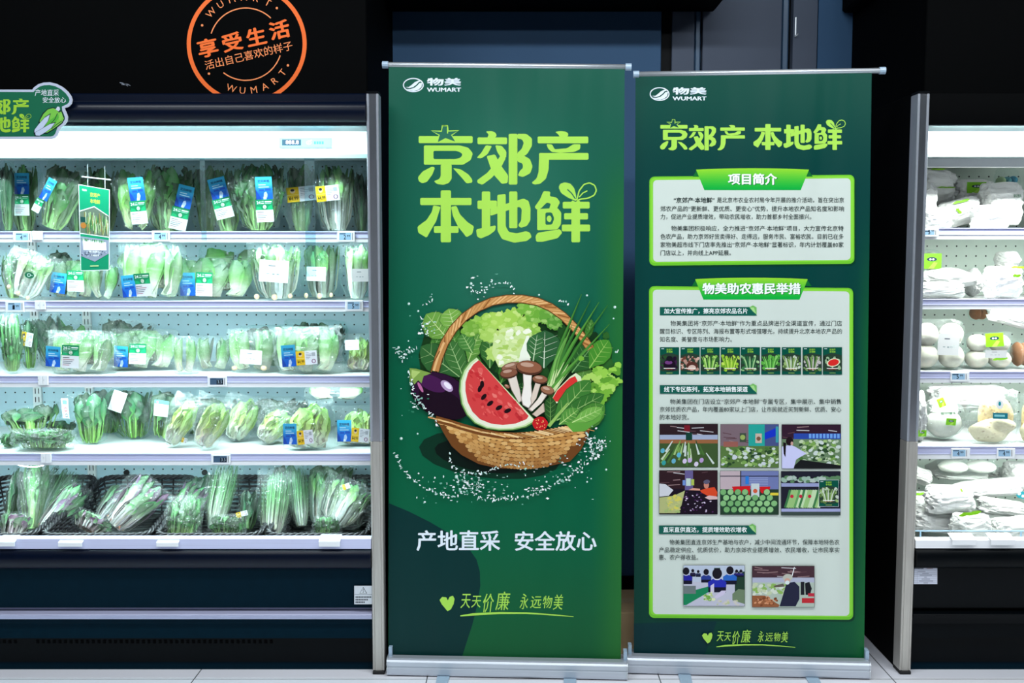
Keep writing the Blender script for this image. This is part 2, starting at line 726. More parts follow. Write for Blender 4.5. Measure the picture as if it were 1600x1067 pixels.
# tile joints: one runs away from the camera at the left, one across just in front of the cases
fo = struct('floor', Build().box(-4.5, 5.0, -3.0, 4.6, -0.05, 0.0), M['rubber'])
fo.data.materials.clear()
jx = flo(310, 1052).x - fo.location.x
jy = flo(800, 1061).y - fo.location.y
FLOOR_OFF = (-jx + 8.0, -jy + 8.0)
fo.data.materials.append(floor_mat())

struct('wall_front', Build().box(-4.5, 5.0, -3.1, -3.0, 0.0, 3.6), mat('pale_shop_wall', (0.55, 0.57, 0.60), 0.7))  # unseen wall behind the camera, added for ambient light and steel reflections
struct('wall_back', Build().box(-4.5, 5.0, YW, YW + 0.1, 0.0, 3.6), M['wall'])
# cladding panels and upright battens of the recess wall
zb, zt = zz(896, YW), 3.55


def wall_panel(n, xa, xb, dy, m, z0=None):
    X0, X1 = xx(xa, 60, YW - dy), xx(xb, 60, YW - dy)
    struct('trim_%d' % n, Build().box(X0, X1, YW - dy, YW - 0.0005, zb if z0 is None else z0, zt, bev=0.002), M[m])


wall_panel(1, 560, 1033, 0.035, 'wall')
wall_panel(2, 1050, 1085, 0.020, 'wall_grey')
wall_panel(3, 1087, 1094, 0.012, 'wall_blue')
wall_panel(4, 1098, 1221, 0.030, 'wall_grey')
wall_panel(5, 1223, 1231, 0.012, 'wall_blue')
wall_panel(6, 1239, 1277, 0.045, 'wall_grey')
wall_panel(7, 1278, 1470, 0.040, 'wall')
struct('trim_8', Build().box(xx(1033, 60, YW) + .001, xx(1049, 60, YW), YW - 0.003, YW - 0.0005, zb, zt), M['black'])
struct('trim_9', Build().box(xx(1094, 60, YW) + .002, xx(1097.5, 60, YW), YW - 0.003, YW - 0.0005, zb, zt), M['black'])
struct('trim_10', Build().box(xx(1231, 60, YW) + .002, xx(1238.5, 60, YW), YW - 0.003, YW - 0.0005, zb, zt), M['black'])
struct('shadow_strip_back', Build().box(-0.9, 2.3, YW - 0.05, YW - 0.001, 0.0, zb), M['black_soft'])  # dark shadow below the wall panels, put in as a black strip
# dark duct boxes under the shop ceiling
Yd = 3.95
struct('trim_11', Build().box(-0.56, xx(1141, 15, Yd), Yd, YW - 0.05, zz(19, YW - .05), zz(19, YW - .05) + 0.5, bev=0.01), M['black_soft'])
struct('trim_12', Build().box(xx(1354, 15, Yd), 1.9, Yd, YW - 0.05, zz(21, YW - .05), zz(21, YW - .05) + 0.5, bev=0.01), M['black_soft'])

# little hook on the grey wall strip
hk = Build()
p = at(1243, 35, YW - 0.045)
hk.box(p.x - .0025, p.x + .0025, p.y - .004, p.y - .0003, p.z - .06, p.z + .02)
hk.tube([(p.x, p.y - .003, p.z - .055), (p.x, p.y - .02, p.z - .058), (p.x + .006, p.y - .022, p.z - .05)], .002, 6)
tag(obj('wall_hook', hk, M['alu_plain']), 'small metal hook strip on the grey wall panel above the right banner', 'hook')


# ================================================================== refrigerated cases
YF = 3.375                      # front plane of the cases
SH_Y = {1: 3.58, 2: 3.57, 3: 3.56, 4: 3.50}


def case(side, x0, x1, label, rails, deck_y, ys):
    """an open refrigerated case; every height comes from the photograph"""
    left = side == 'l'
    root = thing('refrigerated_display_case', label, 'refrigerator', ((x0 + x1) / 2, 3.8, 0), 'open refrigerated display cases')
    z = lambda py, Y=YF: zz(py, Y)
    # canopy
    yt, yb = ys['top'], ys['lip']
    B = Build()
    zt_, zb_ = z(yt), z(yb)
    if left:
        nose = [(YF, zt_), (YF - .004, zt_ - .004), (YF - .004, z(158))]
        for k in range(9):
            a = pi / 2 - pi * k / 8
            nose.append((YF - .006 - .028 * cos(a), (z(158) + z(192)) / 2 + (z(158) - z(192)) / 2 * sin(a)))
        nose += [(YF - .004, zb_), (3.53, zb_), (3.56, zb_ + .03), (3.56, zt_)]
    else:
        nose = [(YF, zt_), (YF - .004, zt_ - .006), (YF - .004, zb_), (3.53, zb_), (3.56, zb_ + .03), (3.56, zt_)]
    B.prof(nose, x0, x1)
    obj('canopy', B, M['navy' if left else 'black_soft'], root, smooth='auto')
    # underside strip, light panel, air outlet
    obj('canopy_underside', Build().box(x0, x1, YF + .002, 3.528, zb_ - .003, zb_ - .0005), M['teal_grey'], root)
    zl = zz(ys['panel'], 3.53)
    obj('light_panel', Build().box(x0, x1, 3.53, 3.55, zl, zb_ - .0005), M['white'], root)
    obj('air_outlet', Build().prof([(3.525, zl), (3.525, zz(ys['outlet'], 3.525)), (3.60, zz(ys['outlet'], 3.525)), (3.60, zl)], x0, x1), M['grey_trim'], root)
    zin = zz(ys['outlet'], 3.525) + .05
    if not left:
        obj('inner_panel', Build().box(x0, x1, 3.585, 3.605, zz(261, 3.585), zz(247, 3.585)), M['white'], root)
        obj('panel_highlight', Build().box(x0, x1, 3.526, 3.5298, zz(211, 3.53), zz(206, 3.53)), M['sky_rail'], root)  # highlight along the top of the panel, painted as a pale blue strip
    # inner box
    obj('back_panel', Build().box(x0, x1, 4.12, 4.14, 0.38, zin + .02), M['peg' if left else 'peg_right'], root)
    obj('inner_ceiling', Build().box(x0, x1, 3.605, 4.12, zin, zin + .015), M['white'], root)
    obj('casing', Build().box(x0, x1, 4.14, 4.24, 0.02, zt_ - .02).box(x0, x1, 3.56, 4.14, zin + .03, zt_ - .02), M['black_soft'], root)
    zd = z(deck_y[0])
    obj('deck', Build().box(x0, x1, 3.395, 4.12, zd - .09, zd - .075).box(x0, x1, 3.3855, 3.395, zd - .09, zd - .004), M['white'], root)
    # front: lip, bumper, panels, plinth
    B = Build()
    B.prof([(YF - .012, z(deck_y[0])), (YF - .018, z(deck_y[0]) - .004), (YF - .02, z(deck_y[1])), (3.385, z(deck_y[1])), (3.385, z(deck_y[0]))], x0, x1)
    obj('front_rail', B, M['rail_white' if not left else 'rail'], root)
    b0, b1 = z(deck_y[1]) - .0005, z(deck_y[1] + 32)
    pr = [(3.384, b0)]
    for k in range(11):
        a = pi / 2 - pi * k / 10
        pr.append((YF - .004 - .030 * cos(a) ** .7 if abs(cos(a)) > 1e-6 else YF - .004, (b0 + b1) / 2 + (b0 - b1) / 2 * sin(a)))
    pr.append((3.384, b1))
    obj('front_bumper', Build().prof(pr, x0, x1), M['navy' if left else 'black'], root, smooth='auto')
    y = deck_y[1] + 32
    k1 = 'slate' if left else 'black'
    obj('kick_panel', Build().prof([(YF - .008, z(y) - .001), (YF + .004, z(950)), (3.44, z(950)), (3.44, z(y) - .001)], x0, x1), M[k1], root)
    obj('bumper_strip', Build().prof([(YF + .02, z(950) - .001), (YF + .02, z(956)), (YF - .016, z(956.5)), (YF - .02, z(958)), (YF - .014, z(965)), (3.44, z(965)), (3.44, z(950) - .001)], x0, x1), M['rail_grey' if left else 'black'], root)
    obj('lower_panel', Build().prof([(YF - .004, z(965) - .001), (YF + .004, z(975)), (YF, z(997)), (3.44, z(997)), (3.44, z(965) - .001)], x0, x1), M[k1], root)
    Bp = Build()
    Yp = YF + .018
    Bp.box(x0, x1, Yp, 3.46, z(1034, Yp), z(997) - .001)
    if left:
        xa = x0
        while xa < x1 - .35:
            if not (xx(28, 1000, Yp) < xa < xx(53, 1000, Yp)):
                Bp.box(xa, xa + .010, Yp - .0012, Yp, z(1005, Yp), z(999.5, Yp), mi=1)
            xa += .0195
    obj('plinth', Bp, [M['black'], M['black_soft']], root)
    obj('skirting', Build().box(x0, x1, Yp + .004, 3.46, 0.0, z(1034, Yp) - .001), M['slate'], root)
    # shelves
    xs0, xs1 = x0 + .004, x1 - .004
    for k, (ra, rb) in enumerate(rails, 1):
        Y = SH_Y[k]
        zt2, zb2 = zz(ra, Y), zz(rb, Y)
        zm = zt2 + (zb2 - zt2) * .62
        sh = obj('shelf', Build().box(xs0, xs1, Y + .012, 4.10, zt2 - .016, zt2 - .004, bev=.002), M['white'], root)
        B = Build()
        # slanted ticket channel with two lips
        B.prof([(Y + .011, zt2), (Y - .002, zt2), (Y - .003, zt2 - .003), (Y + .003, zt2 - .004), (Y + .001, zm + .004), (Y - .004, zm + .003), (Y - .004, zm), (Y + .011, zm)], xs0, xs1)
        obj('price_rail', B, M['rail'], sh)
        obj('shelf_lip', Build().prof([(Y + .011, zm - .0005), (Y - .001, zm - .0005), (Y - .002, zb2), (Y + .011, zb2)], xs0, xs1), M['rail_white'], sh)
        obj('led_tube', Build().tube([(xs0 + .02, Y + .024, zb2 + .006), (xs1 - .02, Y + .024, zb2 + .006)], .005, 8), M['led'], sh)
    obj('end_panel', Build().box(*((x1 + .0005, x1 + .036) if left else (x0 - .036, x0 - .0005)), YF + .045, 4.24, 0.0, z(143), bev=.002), M['black_soft'], root)
    return root


RL = [(361.5, 378.5), (470, 487), (586.5, 605), (708, 726.5)]
LX0, LX1 = -2.35, -0.4850
RX0, RX1 = 1.3885, 2.45
left_case = case('l', LX0, LX1, 'long black refrigerated case full of bagged green vegetables at left', RL, (838, 855),
                 dict(top=146, lip=195, panel=241, outlet=247))
right_case = case('r', RX0, RX1, 'black refrigerated case of white packs at the right edge', [(356, 374), (467, 483), (580, 598), (697, 717)], (840, 854),
                  dict(top=146, lip=194.5, panel=240.5, outlet=245))

# LED light of the cases (thin strips tucked under the canopy and under each shelf front)
for (x0, x1, rails, lc, kc) in ((LX0, LX1, RL, LED, 1.0), (RX0, RX1, [(356, 374), (467, 483), (580, 598), (697, 717)], LED_R, 1.0)):
    w = x1 - x0 - .06
    zc = zz(195, YF) - .006
    area_light('canopy_led', ((x0 + x1) / 2, 3.395, zc), (radians(42), 0, 0), w, .02, 10.0 * w * kc, lc)
    for k, (ra, rb) in enumerate(rails, 1):
        Y = SH_Y[k]
        area_light('shelf_led', ((x0 + x1) / 2, Y + .020, zz(rb, Y) + .0015), (radians(20), 0, 0), w, .012, (7.2 if k < 4 else 7.0) * w * kc, lc)


def post(side, xa, xb):
    """steel front post closing the end of a case"""
    root = thing('case_corner_post', 'polished steel post at the right end of the vegetable case, left of the big banner' if side == 'l'
                 else 'worn steel post at the left end of the right hand case', 'post', ((xa + xb) / 2, 3.38, 0), 'steel end posts of the cases')
    zt_ = zz(142, 3.357)
    w = xb - xa
    zm = zz(690 if side == 'r' else 690, 3.357)
    for nm, z0, z1, m in (('upper_channel', zm, zt_ - .008, 'steel'), ('lower_channel', .012, zm - .0004, 'steel_worn')):
        B = Build()
        t = w * .22
        # U channel: two folded lips and a set-back web
        B.box(xa + t, xb - t, 3.361 if nm[0] == 'u' else 3.3585, 3.418, z0, z1)
        ch = obj(nm, B, M[m], root)
        for (c0, c1) in ((xa, xa + t), (xb - t, xb)):
            obj('folded_lip', Build().box(c0, c1, 3.357, 3.418, z0, z1, bev=.002), M['lip' if nm[0] == 'u' else 'steel_worn'], ch)
    obj('end_cap', Build().box(xa, xb, 3.355, 3.418, zt_ - .0078, zt_, bev=.002), M['black'], root)
    obj('foot', Build().box(xa, xb, 3.352, 3.418, 0, .0118, bev=.002), M['rubber'], root)
    return root


pl = post('l', xx(583.5, 1050, 3.357) - .002, xx(601, 1050, 3.357))
pr_ = post('r', xx(1405.5, 1045, 3.357), xx(1423, 1045, 3.357))

# black fascia boards above the cases
zf0, zf1 = zz(150, 3.5), 2.75


def fascia(xa, xb, label):
    root = thing('fascia_board', label, 'signboard', ((xa + xb) / 2, 3.5, zf0 - .05), 'black fascia boards above the cases')
    obj('board', Build().box(xa, xb, 3.5, 4.28, zz(146, YF) + .003, zf1, bev=.003), M['black_soft'], root)
    return root


fa_l = fascia(LX0, xx(573, 80, 3.5), 'black fascia board with a round orange emblem above the vegetable case')
fa_r = fascia(xx(1447, 60, 3.5), RX1, 'plain black fascia board above the right hand case')

# round orange emblem on the left fascia
P = Print(lambda x, y: (xx(x, y, 3.4988), max(zz(y, 3.4988), zz(146, YF) + .004)), 1.08)
OR, OR2 = '#e8692a', '#e98a55'
cx, cy = 385.5, 68.5
P.ring(cx, cy, 90.5, 90.5, 6.4, OR, n=90)
P.ring(cx - 1.5, cy + 0.5, 56.5, 56.5, 1.8, OR2, -163, -46, 40)
P.ring(cx - 1.5, cy + 0.5, 56.5, 56.5, 1.8, OR2, 18, 128, 40)


def arc_text(txt, r, a0, a1, h, up):
    for i, ch in enumerate(txt):
        a = radians(a0 + (a1 - a0) * i / (len(txt) - 1))
        x, y = cx - 1.5 + r * cos(a), cy + r * sin(a)
        vs, fs = glyphs(ch, .0)
        ax = (min(v[0] for v in vs) + max(v[0] for v in vs)) / 2
        k = h / .72
        th = a + pi / 2 if up else a - pi / 2
        out = []
        for gx, gy in vs:
            X, Y = (gx - ax) * k, -(gy - .34) * k
            out.append(P.mp(x + X * cos(th) - Y * sin(th), y + X * sin(th) + Y * cos(th)))
        P.raw(out, fs, P._col(OR2))


arc_text('WUMART', 73, -138, -62, 11, True)
arc_text('WUMART', 73, 108, 38, 11, False)
for a in (-157, -49, 141, 27):
    P.ell(cx - 1.5 + 74 * cos(radians(a)), cy + 74 * sin(radians(a)), 1.9, 1.9, OR2)
P.text('享', 312, 344, 92, 29, OR, .035, rot=12)
P.text('受', 350, 382, 83, 29, OR, .035, rot=12)
P.text('生', 388, 419, 74, 28, OR, .035, rot=12)
P.text('活', 424, 456, 64, 29, OR, .035, rot=12)
P.text('活出自己喜欢的样子', 322, 462, 109.5, 14.5, OR2, .002, rot=13.2)
obj('emblem', P.build(lambda u, v, l: (u, 3.4988 - l * .0001, v)), M['decal'], fa_l)
# scuff on the fascia
P = Print(lambda x, y: (xx(x, y, 3.4988), zz(y, 3.4988)))
for (a, b, c, d) in ((187, 129, 199, 133), (190, 132, 203, 133), (192, 129.5, 200, 135), (196, 131, 204, 134)):
    P.line([(a, b), ((a + c) / 2, (b + d) / 2 - .5), (c, d)], [.6, 1.6, .4], '#8f97a5')
obj('scuff_mark', P.build(lambda u, v, l: (u, 3.4986, v)), M['decal'], fa_l)


# ================================================================== stylised lettering of the campaign
# strokes of the six characters, traced in one page (x right, y down)
CH = {
    '京': [[(180, 372), (417, 372), (417, 403), (180, 403)],
          ([(203, 413), (360, 413), (398, 423), (418, 448), (408, 478), (375, 498), (203, 498)], [(245, 437), (345, 437), (368, 446), (372, 456), (362, 468), (340, 473), (245, 473)]),
          [(277, 497), (325, 497), (325, 560), (312, 578), (290, 586), (262, 583), (246, 570), (268, 562), (277, 550)],
          [(238, 506), (252, 510), (241, 540), (216, 574), (195, 579), (180, 570), (177, 552), (198, 527)],
          [(330, 512), (365, 518), (398, 540), (415, 562), (416, 576), (390, 580), (370, 556), (350, 534)]],
    '郊': [[(474, 352), (498, 350), (515, 355), (523, 369), (515, 380), (480, 380), (488, 366)],
          [(438, 378), (568, 378), (568, 408), (438, 408)],
          [(475, 412), (502, 416), (482, 452), (455, 470), (434, 468), (455, 445)],
          [(516, 412), (545, 415), (565, 440), (564, 468), (540, 466), (524, 440)],
          [(478, 460), (515, 452), (540, 500), (573, 545), (570, 578), (545, 582), (512, 545), (495, 510)],
          [(540, 456), (563, 468), (540, 512), (500, 556), (460, 586), (438, 578), (436, 566), (480, 534), (512, 498)],
          [(575, 362), (613, 362), (613, 585), (575, 585)],
          [(613, 362), (652, 362), (677, 382), (677, 415), (657, 450), (633, 466), (613, 468), (613, 446), (632, 428), (641, 402), (633, 386), (613, 384)],
          [(613, 462), (642, 458), (668, 473), (680, 505), (670, 535), (638, 552), (615, 546), (624, 524), (638, 512), (636, 493), (613, 484)]],
    '产': [[(778, 354), (802, 350), (827, 353), (838, 363), (832, 376), (800, 377), (792, 364)],
          [(702, 374), (924, 374), (924, 404), (702, 404)],
          [(740, 407), (766, 409), (776, 430), (830, 426), (858, 408), (890, 408), (888, 430), (862, 442), (800, 446), (764, 442), (748, 428)],
          [(708, 446), (925, 446), (925, 476), (708, 476)],
          [(708, 470), (752, 470), (750, 520), (738, 560), (712, 582), (686, 585), (675, 577), (697, 558), (706, 530)]],
    '本': [[(187, 643), (412, 643), (412, 675), (187, 675)], [(277, 610), (322, 610), (322, 838), (277, 838)],
          [(244, 676), (277, 682), (257, 745), (215, 818), (178, 796), (175, 769), (215, 740), (238, 704)],
          [(322, 682), (346, 678), (361, 715), (395, 750), (423, 768), (415, 802), (390, 816), (352, 768), (330, 722)],
          [(247, 767), (355, 767), (355, 797), (247, 797)]],
    '地': [[(457, 615), (494, 615), (494, 770), (457, 780)], [(438, 655), (524, 655), (524, 692), (438, 692)],
          [(432, 782), (470, 772), (519, 764), (516, 786), (490, 806), (452, 822), (436, 812)],
          [(525, 630), (562, 626), (562, 768), (575, 792), (610, 799), (650, 789), (668, 795), (676, 815), (655, 832), (600, 840), (546, 824), (526, 788)],
          [(577, 615), (613, 615), (613, 776), (577, 776)],
          [(495, 690), (640, 646), (662, 656), (671, 690), (670, 742), (655, 766), (628, 775), (616, 764), (630, 742), (632, 692), (622, 682), (495, 722)]],
    '鲜': [[(688, 684), (712, 650), (728, 613), (758, 616), (755, 636), (786, 642), (800, 662), (786, 692), (752, 692), (760, 668), (742, 664), (716, 690), (700, 696)],
          ([(700, 692), (790, 688), (806, 708), (804, 760), (788, 782), (700, 785)], [(736, 708), (764, 707), (775, 734), (765, 760), (736, 761)]),
          [(745, 722), (758, 720), (764, 735), (758, 750), (747, 748), (740, 736)],
          [(692, 812), (702, 796), (800, 780), (810, 796), (790, 820), (722, 836), (696, 836)],
          [(812, 660), (930, 660), (930, 690), (812, 690)], [(818, 710), (923, 710), (923, 738), (818, 738)],
          [(808, 760), (932, 760), (932, 790), (808, 790)], [(850, 655), (888, 655), (888, 838), (850, 838)]],
}
CBOX = {'京': (176, 325, 418, 587), '郊': (434, 350, 680, 587), '产': (675, 350, 926, 587), '本': (175, 610, 423, 840), '地': (432, 613, 678, 840), '鲜': (690, 575, 962, 840)}


def soften(pts):
    """cut the corners of a stroke a little"""
    n = len(pts)
    out = []
    for i in range(n):
        a, b, c = pts[i - 1], pts[i], pts[(i + 1) % n]
        la = sqrt((a[0] - b[0]) ** 2 + (a[1] - b[1]) ** 2)
        lc = sqrt((c[0] - b[0]) ** 2 + (c[1] - b[1]) ** 2)
        d = 4.0
        ta, tc_ = min(.3, d / max(la, 1e-6)), min(.3, d / max(lc, 1e-6))
        out.append((b[0] + (a[0] - b[0]) * ta, b[1] + (a[1] - b[1]) * ta))
        out.append((b[0] + (c[0] - b[0]) * tc_, b[1] + (c[1] - b[1]) * tc_))
    return out


def slogan_char(P, ch, conv, col, bg, detail=True):
    for st in CH[ch]:
        if isinstance(st, tuple):
            P.poly([conv(x, y) for x, y in soften(st[0])], col, [[conv(x, y) for x, y in soften(st[1])]])
        else:
            P.poly([conv(x, y) for x, y in soften(st)], col)
    sc = abs(conv(1, 0)[0] - conv(0, 0)[0])
    if ch == '京' and detail:
        star = [(284, 327), (307, 327), (310, 350), (356, 348), (325, 368), (342, 399), (298, 384), (263, 401), (270, 368), (236, 349), (280, 351)]
        P.up()
        P.poly([conv(x, y) for x, y in star], bg)
        P.up(.5)
        P.line([conv(x, y) for x, y in star], 6 * sc, col, closed=True)
        P.line([conv(307, 333), conv(307, 361)], 5 * sc, col)
        P.layer -= 1.5
    if ch == '鲜' and detail:
        P.up()
        lf = [(872, 658), (835, 642), (805, 622), (794, 598), (800, 582), (820, 575), (845, 580), (862, 600), (870, 630)]
        P.line([conv(x, y) for x, y in soften(lf)], 8 * sc, bg, closed=True)
        P.up(.5)
        P.poly([conv(x, y) for x, y in soften(lf)], col)
        P.up(.5)
        P.line([conv(868, 648), conv(850, 622), conv(832, 606)], 5 * sc, bg)
        l2 = [(873, 656), (884, 612), (905, 584), (930, 577), (952, 588), (960, 610), (950, 632), (922, 645), (892, 648)]
        P.line([conv(x, y) for x, y in soften(l2)], 6 * sc, col, closed=True)
        P.line([conv(884, 640), conv(900, 622), conv(920, 612)], 5 * sc, col)
        P.layer -= 2


def slogan_in(P, txt, x0, y0, x1, y1, col, bg, detail=True):
    """characters side by side, filling a page box (used for the single-line version)"""
    tot = len(txt)
    w = (x1 - x0) / tot
    for i, ch in enumerate(txt):
        a, b, c, d = CBOX[ch]
        b_ = 350 if ch in '京郊产' else 610
        top = {'京': 372, '鲜': 613}.get(ch, b_)
        kx = w * .97 / ((c - a) if ch != '鲜' else 245)
        ky = (y1 - y0) / (d - top)
        conv = lambda X, Y, i=i, a=a, d=d, kx=kx, ky=ky: (x0 + i * w + (X - a) * kx, y1 - (d - Y) * ky)
        slogan_char(P, ch, conv, col, bg, detail)


def brand_mark(P, x0, y0, x1, y1, wm=True):
    """the shop's mark: oval with two leaf strokes, two characters and its name"""
    W = '#dfe8f2'
    h = y1 - y0
    cx_, cy_ = x0 + .72 * h, (y0 + y1) / 2 + .02 * h
    rx, ry = .70 * h, .47 * h
    P.ring(cx_, cy_, rx, ry, .075 * h, W, n=36)
    q = lambda x, y: (cx_ + x * rx, cy_ + y * ry)
    P.poly([q(-.80, .30), q(-.45, .28), q(-.15, -.05), q(.15, -.45), q(.55, -.70), q(.86, -.62), q(.55, -.45), q(.35, -.10), q(.0, .30), q(-.4, .48)], W)
    P.poly([q(.90, -.35), q(.62, -.30), q(.42, .05), q(.10, .42), q(-.35, .62), q(-.72, .58), q(-.40, .82), q(.05, .90), q(.5, .72), q(.82, .30)], W)
    P.text('物美', x0 + 1.68 * h, x1, y0 + .56 * h, .55 * h, W, .035)
    P.text('WUMART', x0 + 1.68 * h, x1, y1 - .0 * h, .30 * h, W, .035)


# ================================================================== banners
def banner_stand(label, pa, pb, lean, corners, bar, art, post_side):
    """roll-up banner: aluminium cassette, fabric and top bar; pa/pb front floor corners of the cassette"""
    A, Bp = flo(*pa), flo(*pb)
    u = (Bp - A).normalized()
    back = Vector((0, 0, 1)).cross(u).normalized()
    root = thing('roll_up_banner', label, 'banner', (A + Bp) / 2 + back * .04, 'roll-up banners between the cases')
    L = (Bp - A).length
    pl_ = Plane(A + back * .034, Bp + back * .034, lean)

    def W(x, d, h):
        return A + u * x + back * d + Vector((0, 0, h))
    # cassette: rounded ribbed aluminium profile
    H = .066
    outline = [(.004, .004), (0, .010), (0, .030), (.003, .032), (.003, .035), (0, .037), (0, .052), (.004, .058), (.006, .064), (.030, H), (.030, H - .004), (.038, H - .004), (.038, H), (.078, H - .004), (.086, .050), (.088, .012), (.080, .004)]
    B = Build()
    n = len(outline)
    vs = [W(0, d, h) for d, h in outline] + [W(L, d, h) for d, h in outline]
    fs = [(i, (i + 1) % n, n + (i + 1) % n, n + i) for i in range(n)]
    for t in tessellate_polygon([[Vector((d, h, 0)) for d, h in outline]]):
        fs.append(tuple(t)); fs.append(tuple(n + k for k in reversed(t)))
    B.add(vs, fs)
    cas = obj('cassette', B, M['alu'], root)
    for xa in (-.004, L + .0004):
        B = Build()
        o2 = [(d * 1.02 - .001, h * 1.02) for d, h in outline[:10] + outline[13:]]
        m_ = len(o2)
        vs = [W(xa, d, h) for d, h in o2] + [W(xa + .0036, d, h) for d, h in o2]
        fs = [(i, (i + 1) % m_, m_ + (i + 1) % m_, m_ + i) for i in range(m_)]
        for t in tessellate_polygon([[Vector((d, h, 0)) for d, h in o2]]):
            fs.append(tuple(t)); fs.append(tuple(m_ + k for k in reversed(t)))
        B.add(vs, fs)
        obj('cassette_end_cap', B, M['alu_plain'], cas)
        sd = xa + (0 if xa < 0 else -.014)
        Bk = Build()
        a0, a1 = sd + .004, sd + .016
        vs = [W(x, d, h) for x in (a0, a1) for d in (.020, .050) for h in (H - .002, H + .030)]
        Bk.add(vs, [(0, 1, 3, 2), (4, 6, 7, 5), (0, 4, 5, 1), (2, 3, 7, 6), (0, 2, 6, 4), (1, 5, 7, 3)])
        obj('end_latch', Bk, M['plastic_grey'], cas)
    # two swivel feet
    for fx in (.235, .765):
        B = Build()
        f0, f1 = L * fx - .022, L * fx + .022
        prof_ = [(-.13, .0), (-.13, .003), (.02, .005), (.09, .005), (.09, .0)]
        m_ = len(prof_)
        vs = [W(f0 + (.004 if d < -.1 else 0), d, h) for d, h in prof_] + [W(f1 - (.004 if d < -.1 else 0), d, h) for d, h in prof_]
        fs = [(i, (i + 1) % m_, m_ + (i + 1) % m_, m_ + i) for i in range(m_)] + [tuple(range(m_)), tuple(reversed(range(m_, 2 * m_)))]
        B.add(vs, fs)
        obj('foot', B, M['plastic_grey'], root)
    # fabric
    P = Print(pl_.uv, 1.0)
    art(P, corners)
    B = P.build(lambda a, b, l: pl_.p3(a, b, l))
    q = [pl_.uv(*c) for c in corners]
    nb = len(B.v)
    wc = (.6, .62, .62)
    B.add([pl_.p3(a, b, -3) for a, b in q], [(3, 2, 1, 0)], wc)
    obj('banner_fabric', B, M['banner'], root)
    # pole behind
    top_c = (Vector(pl_.p3(*pl_.uv(*bar[0]))) + Vector(pl_.p3(*pl_.uv(*bar[1])))) / 2
    foot_c = W(L / 2, .06, H - .004)
    obj('support_pole', Build().tube([foot_c, top_c + back * .022 + Vector((0, 0, .004))], .008, 10), M['alu_plain'], root)
    # top bar
    b0, b1 = Vector(pl_.p3(*pl_.uv(*bar[0]), 0)), Vector(pl_.p3(*pl_.uv(*bar[1]), 0))
    bar_o = obj('top_bar', Build().tube([b0 + back * .004, b1 + back * .004], .0095, 12), M['alu_plain'], root, smooth=True)
    bd = (b1 - b0).normalized()
    for e, s_ in ((b0, -1), (b1, 1)):
        obj('bar_end_cap', Build().tube([e + back * .004 - bd * s_ * .010, e + back * .004 + bd * s_ * .010], .0125, 12), M['plastic_grey'], bar_o)
    return root, pl_


def lerp(a, b, t):
    return tuple(a[i] + (b[i] - a[i]) * t for i in range(len(a)))


def corner_fn(cs):
    tl, tr, br, bl = cs
    return lambda u, v: ((tl[0] * (1 - u) + tr[0] * u) * (1 - v) + (bl[0] * (1 - u) + br[0] * u) * v,
                         (tl[1] * (1 - u) + tr[1] * u) * (1 - v) + (bl[1] * (1 - u) + br[1] * u) * v)


def sstep(a, b, x):
    t = max(0, min(1, (x - a) / (b - a)))
    return t * t * (3 - 2 * t)


LIME = '#a9dc55'


def handwriting(P, x0, y0, x1, y1, col):
    """heart, brush lettering and underline"""
    w, h = x1 - x0, y1 - y0
    q = lambda u, v: (x0 + u * w, y0 + v * h)
    P.poly([q(.060, .70), q(.015, .42), q(.0, .26), q(.02, .14), q(.05, .16), q(.062, .28), q(.075, .14), q(.10, .10), q(.112, .22), q(.105, .42), q(.085, .62)], col)
    for i, (txt, a, b, t, bt) in enumerate((('天', .155, .225, .03, .58), ('天', .235, .305, .10, .56), ('价', .315, .395, .02, .74), ('廉', .415, .515, -.06, .66), ('永', .595, .655, .02, .62), ('远', .675, .755, .12, .58), ('物', .765, .835, .10, .58), ('美', .845, .915, .05, .64))):
        P.text(txt, *(q(a, 0)[0], q(b, 0)[0]), q(0, bt)[1], (bt - t) * h, col, .006, shear=.12)
    P.line([q(.155, .88), q(.25, .82), (q(.45, .765)), q(.65, .77), q(.85, .84), q(1.0, .91)], [.045 * h, .09 * h, .08 * h, .06 * h, .05 * h, .025 * h], col)


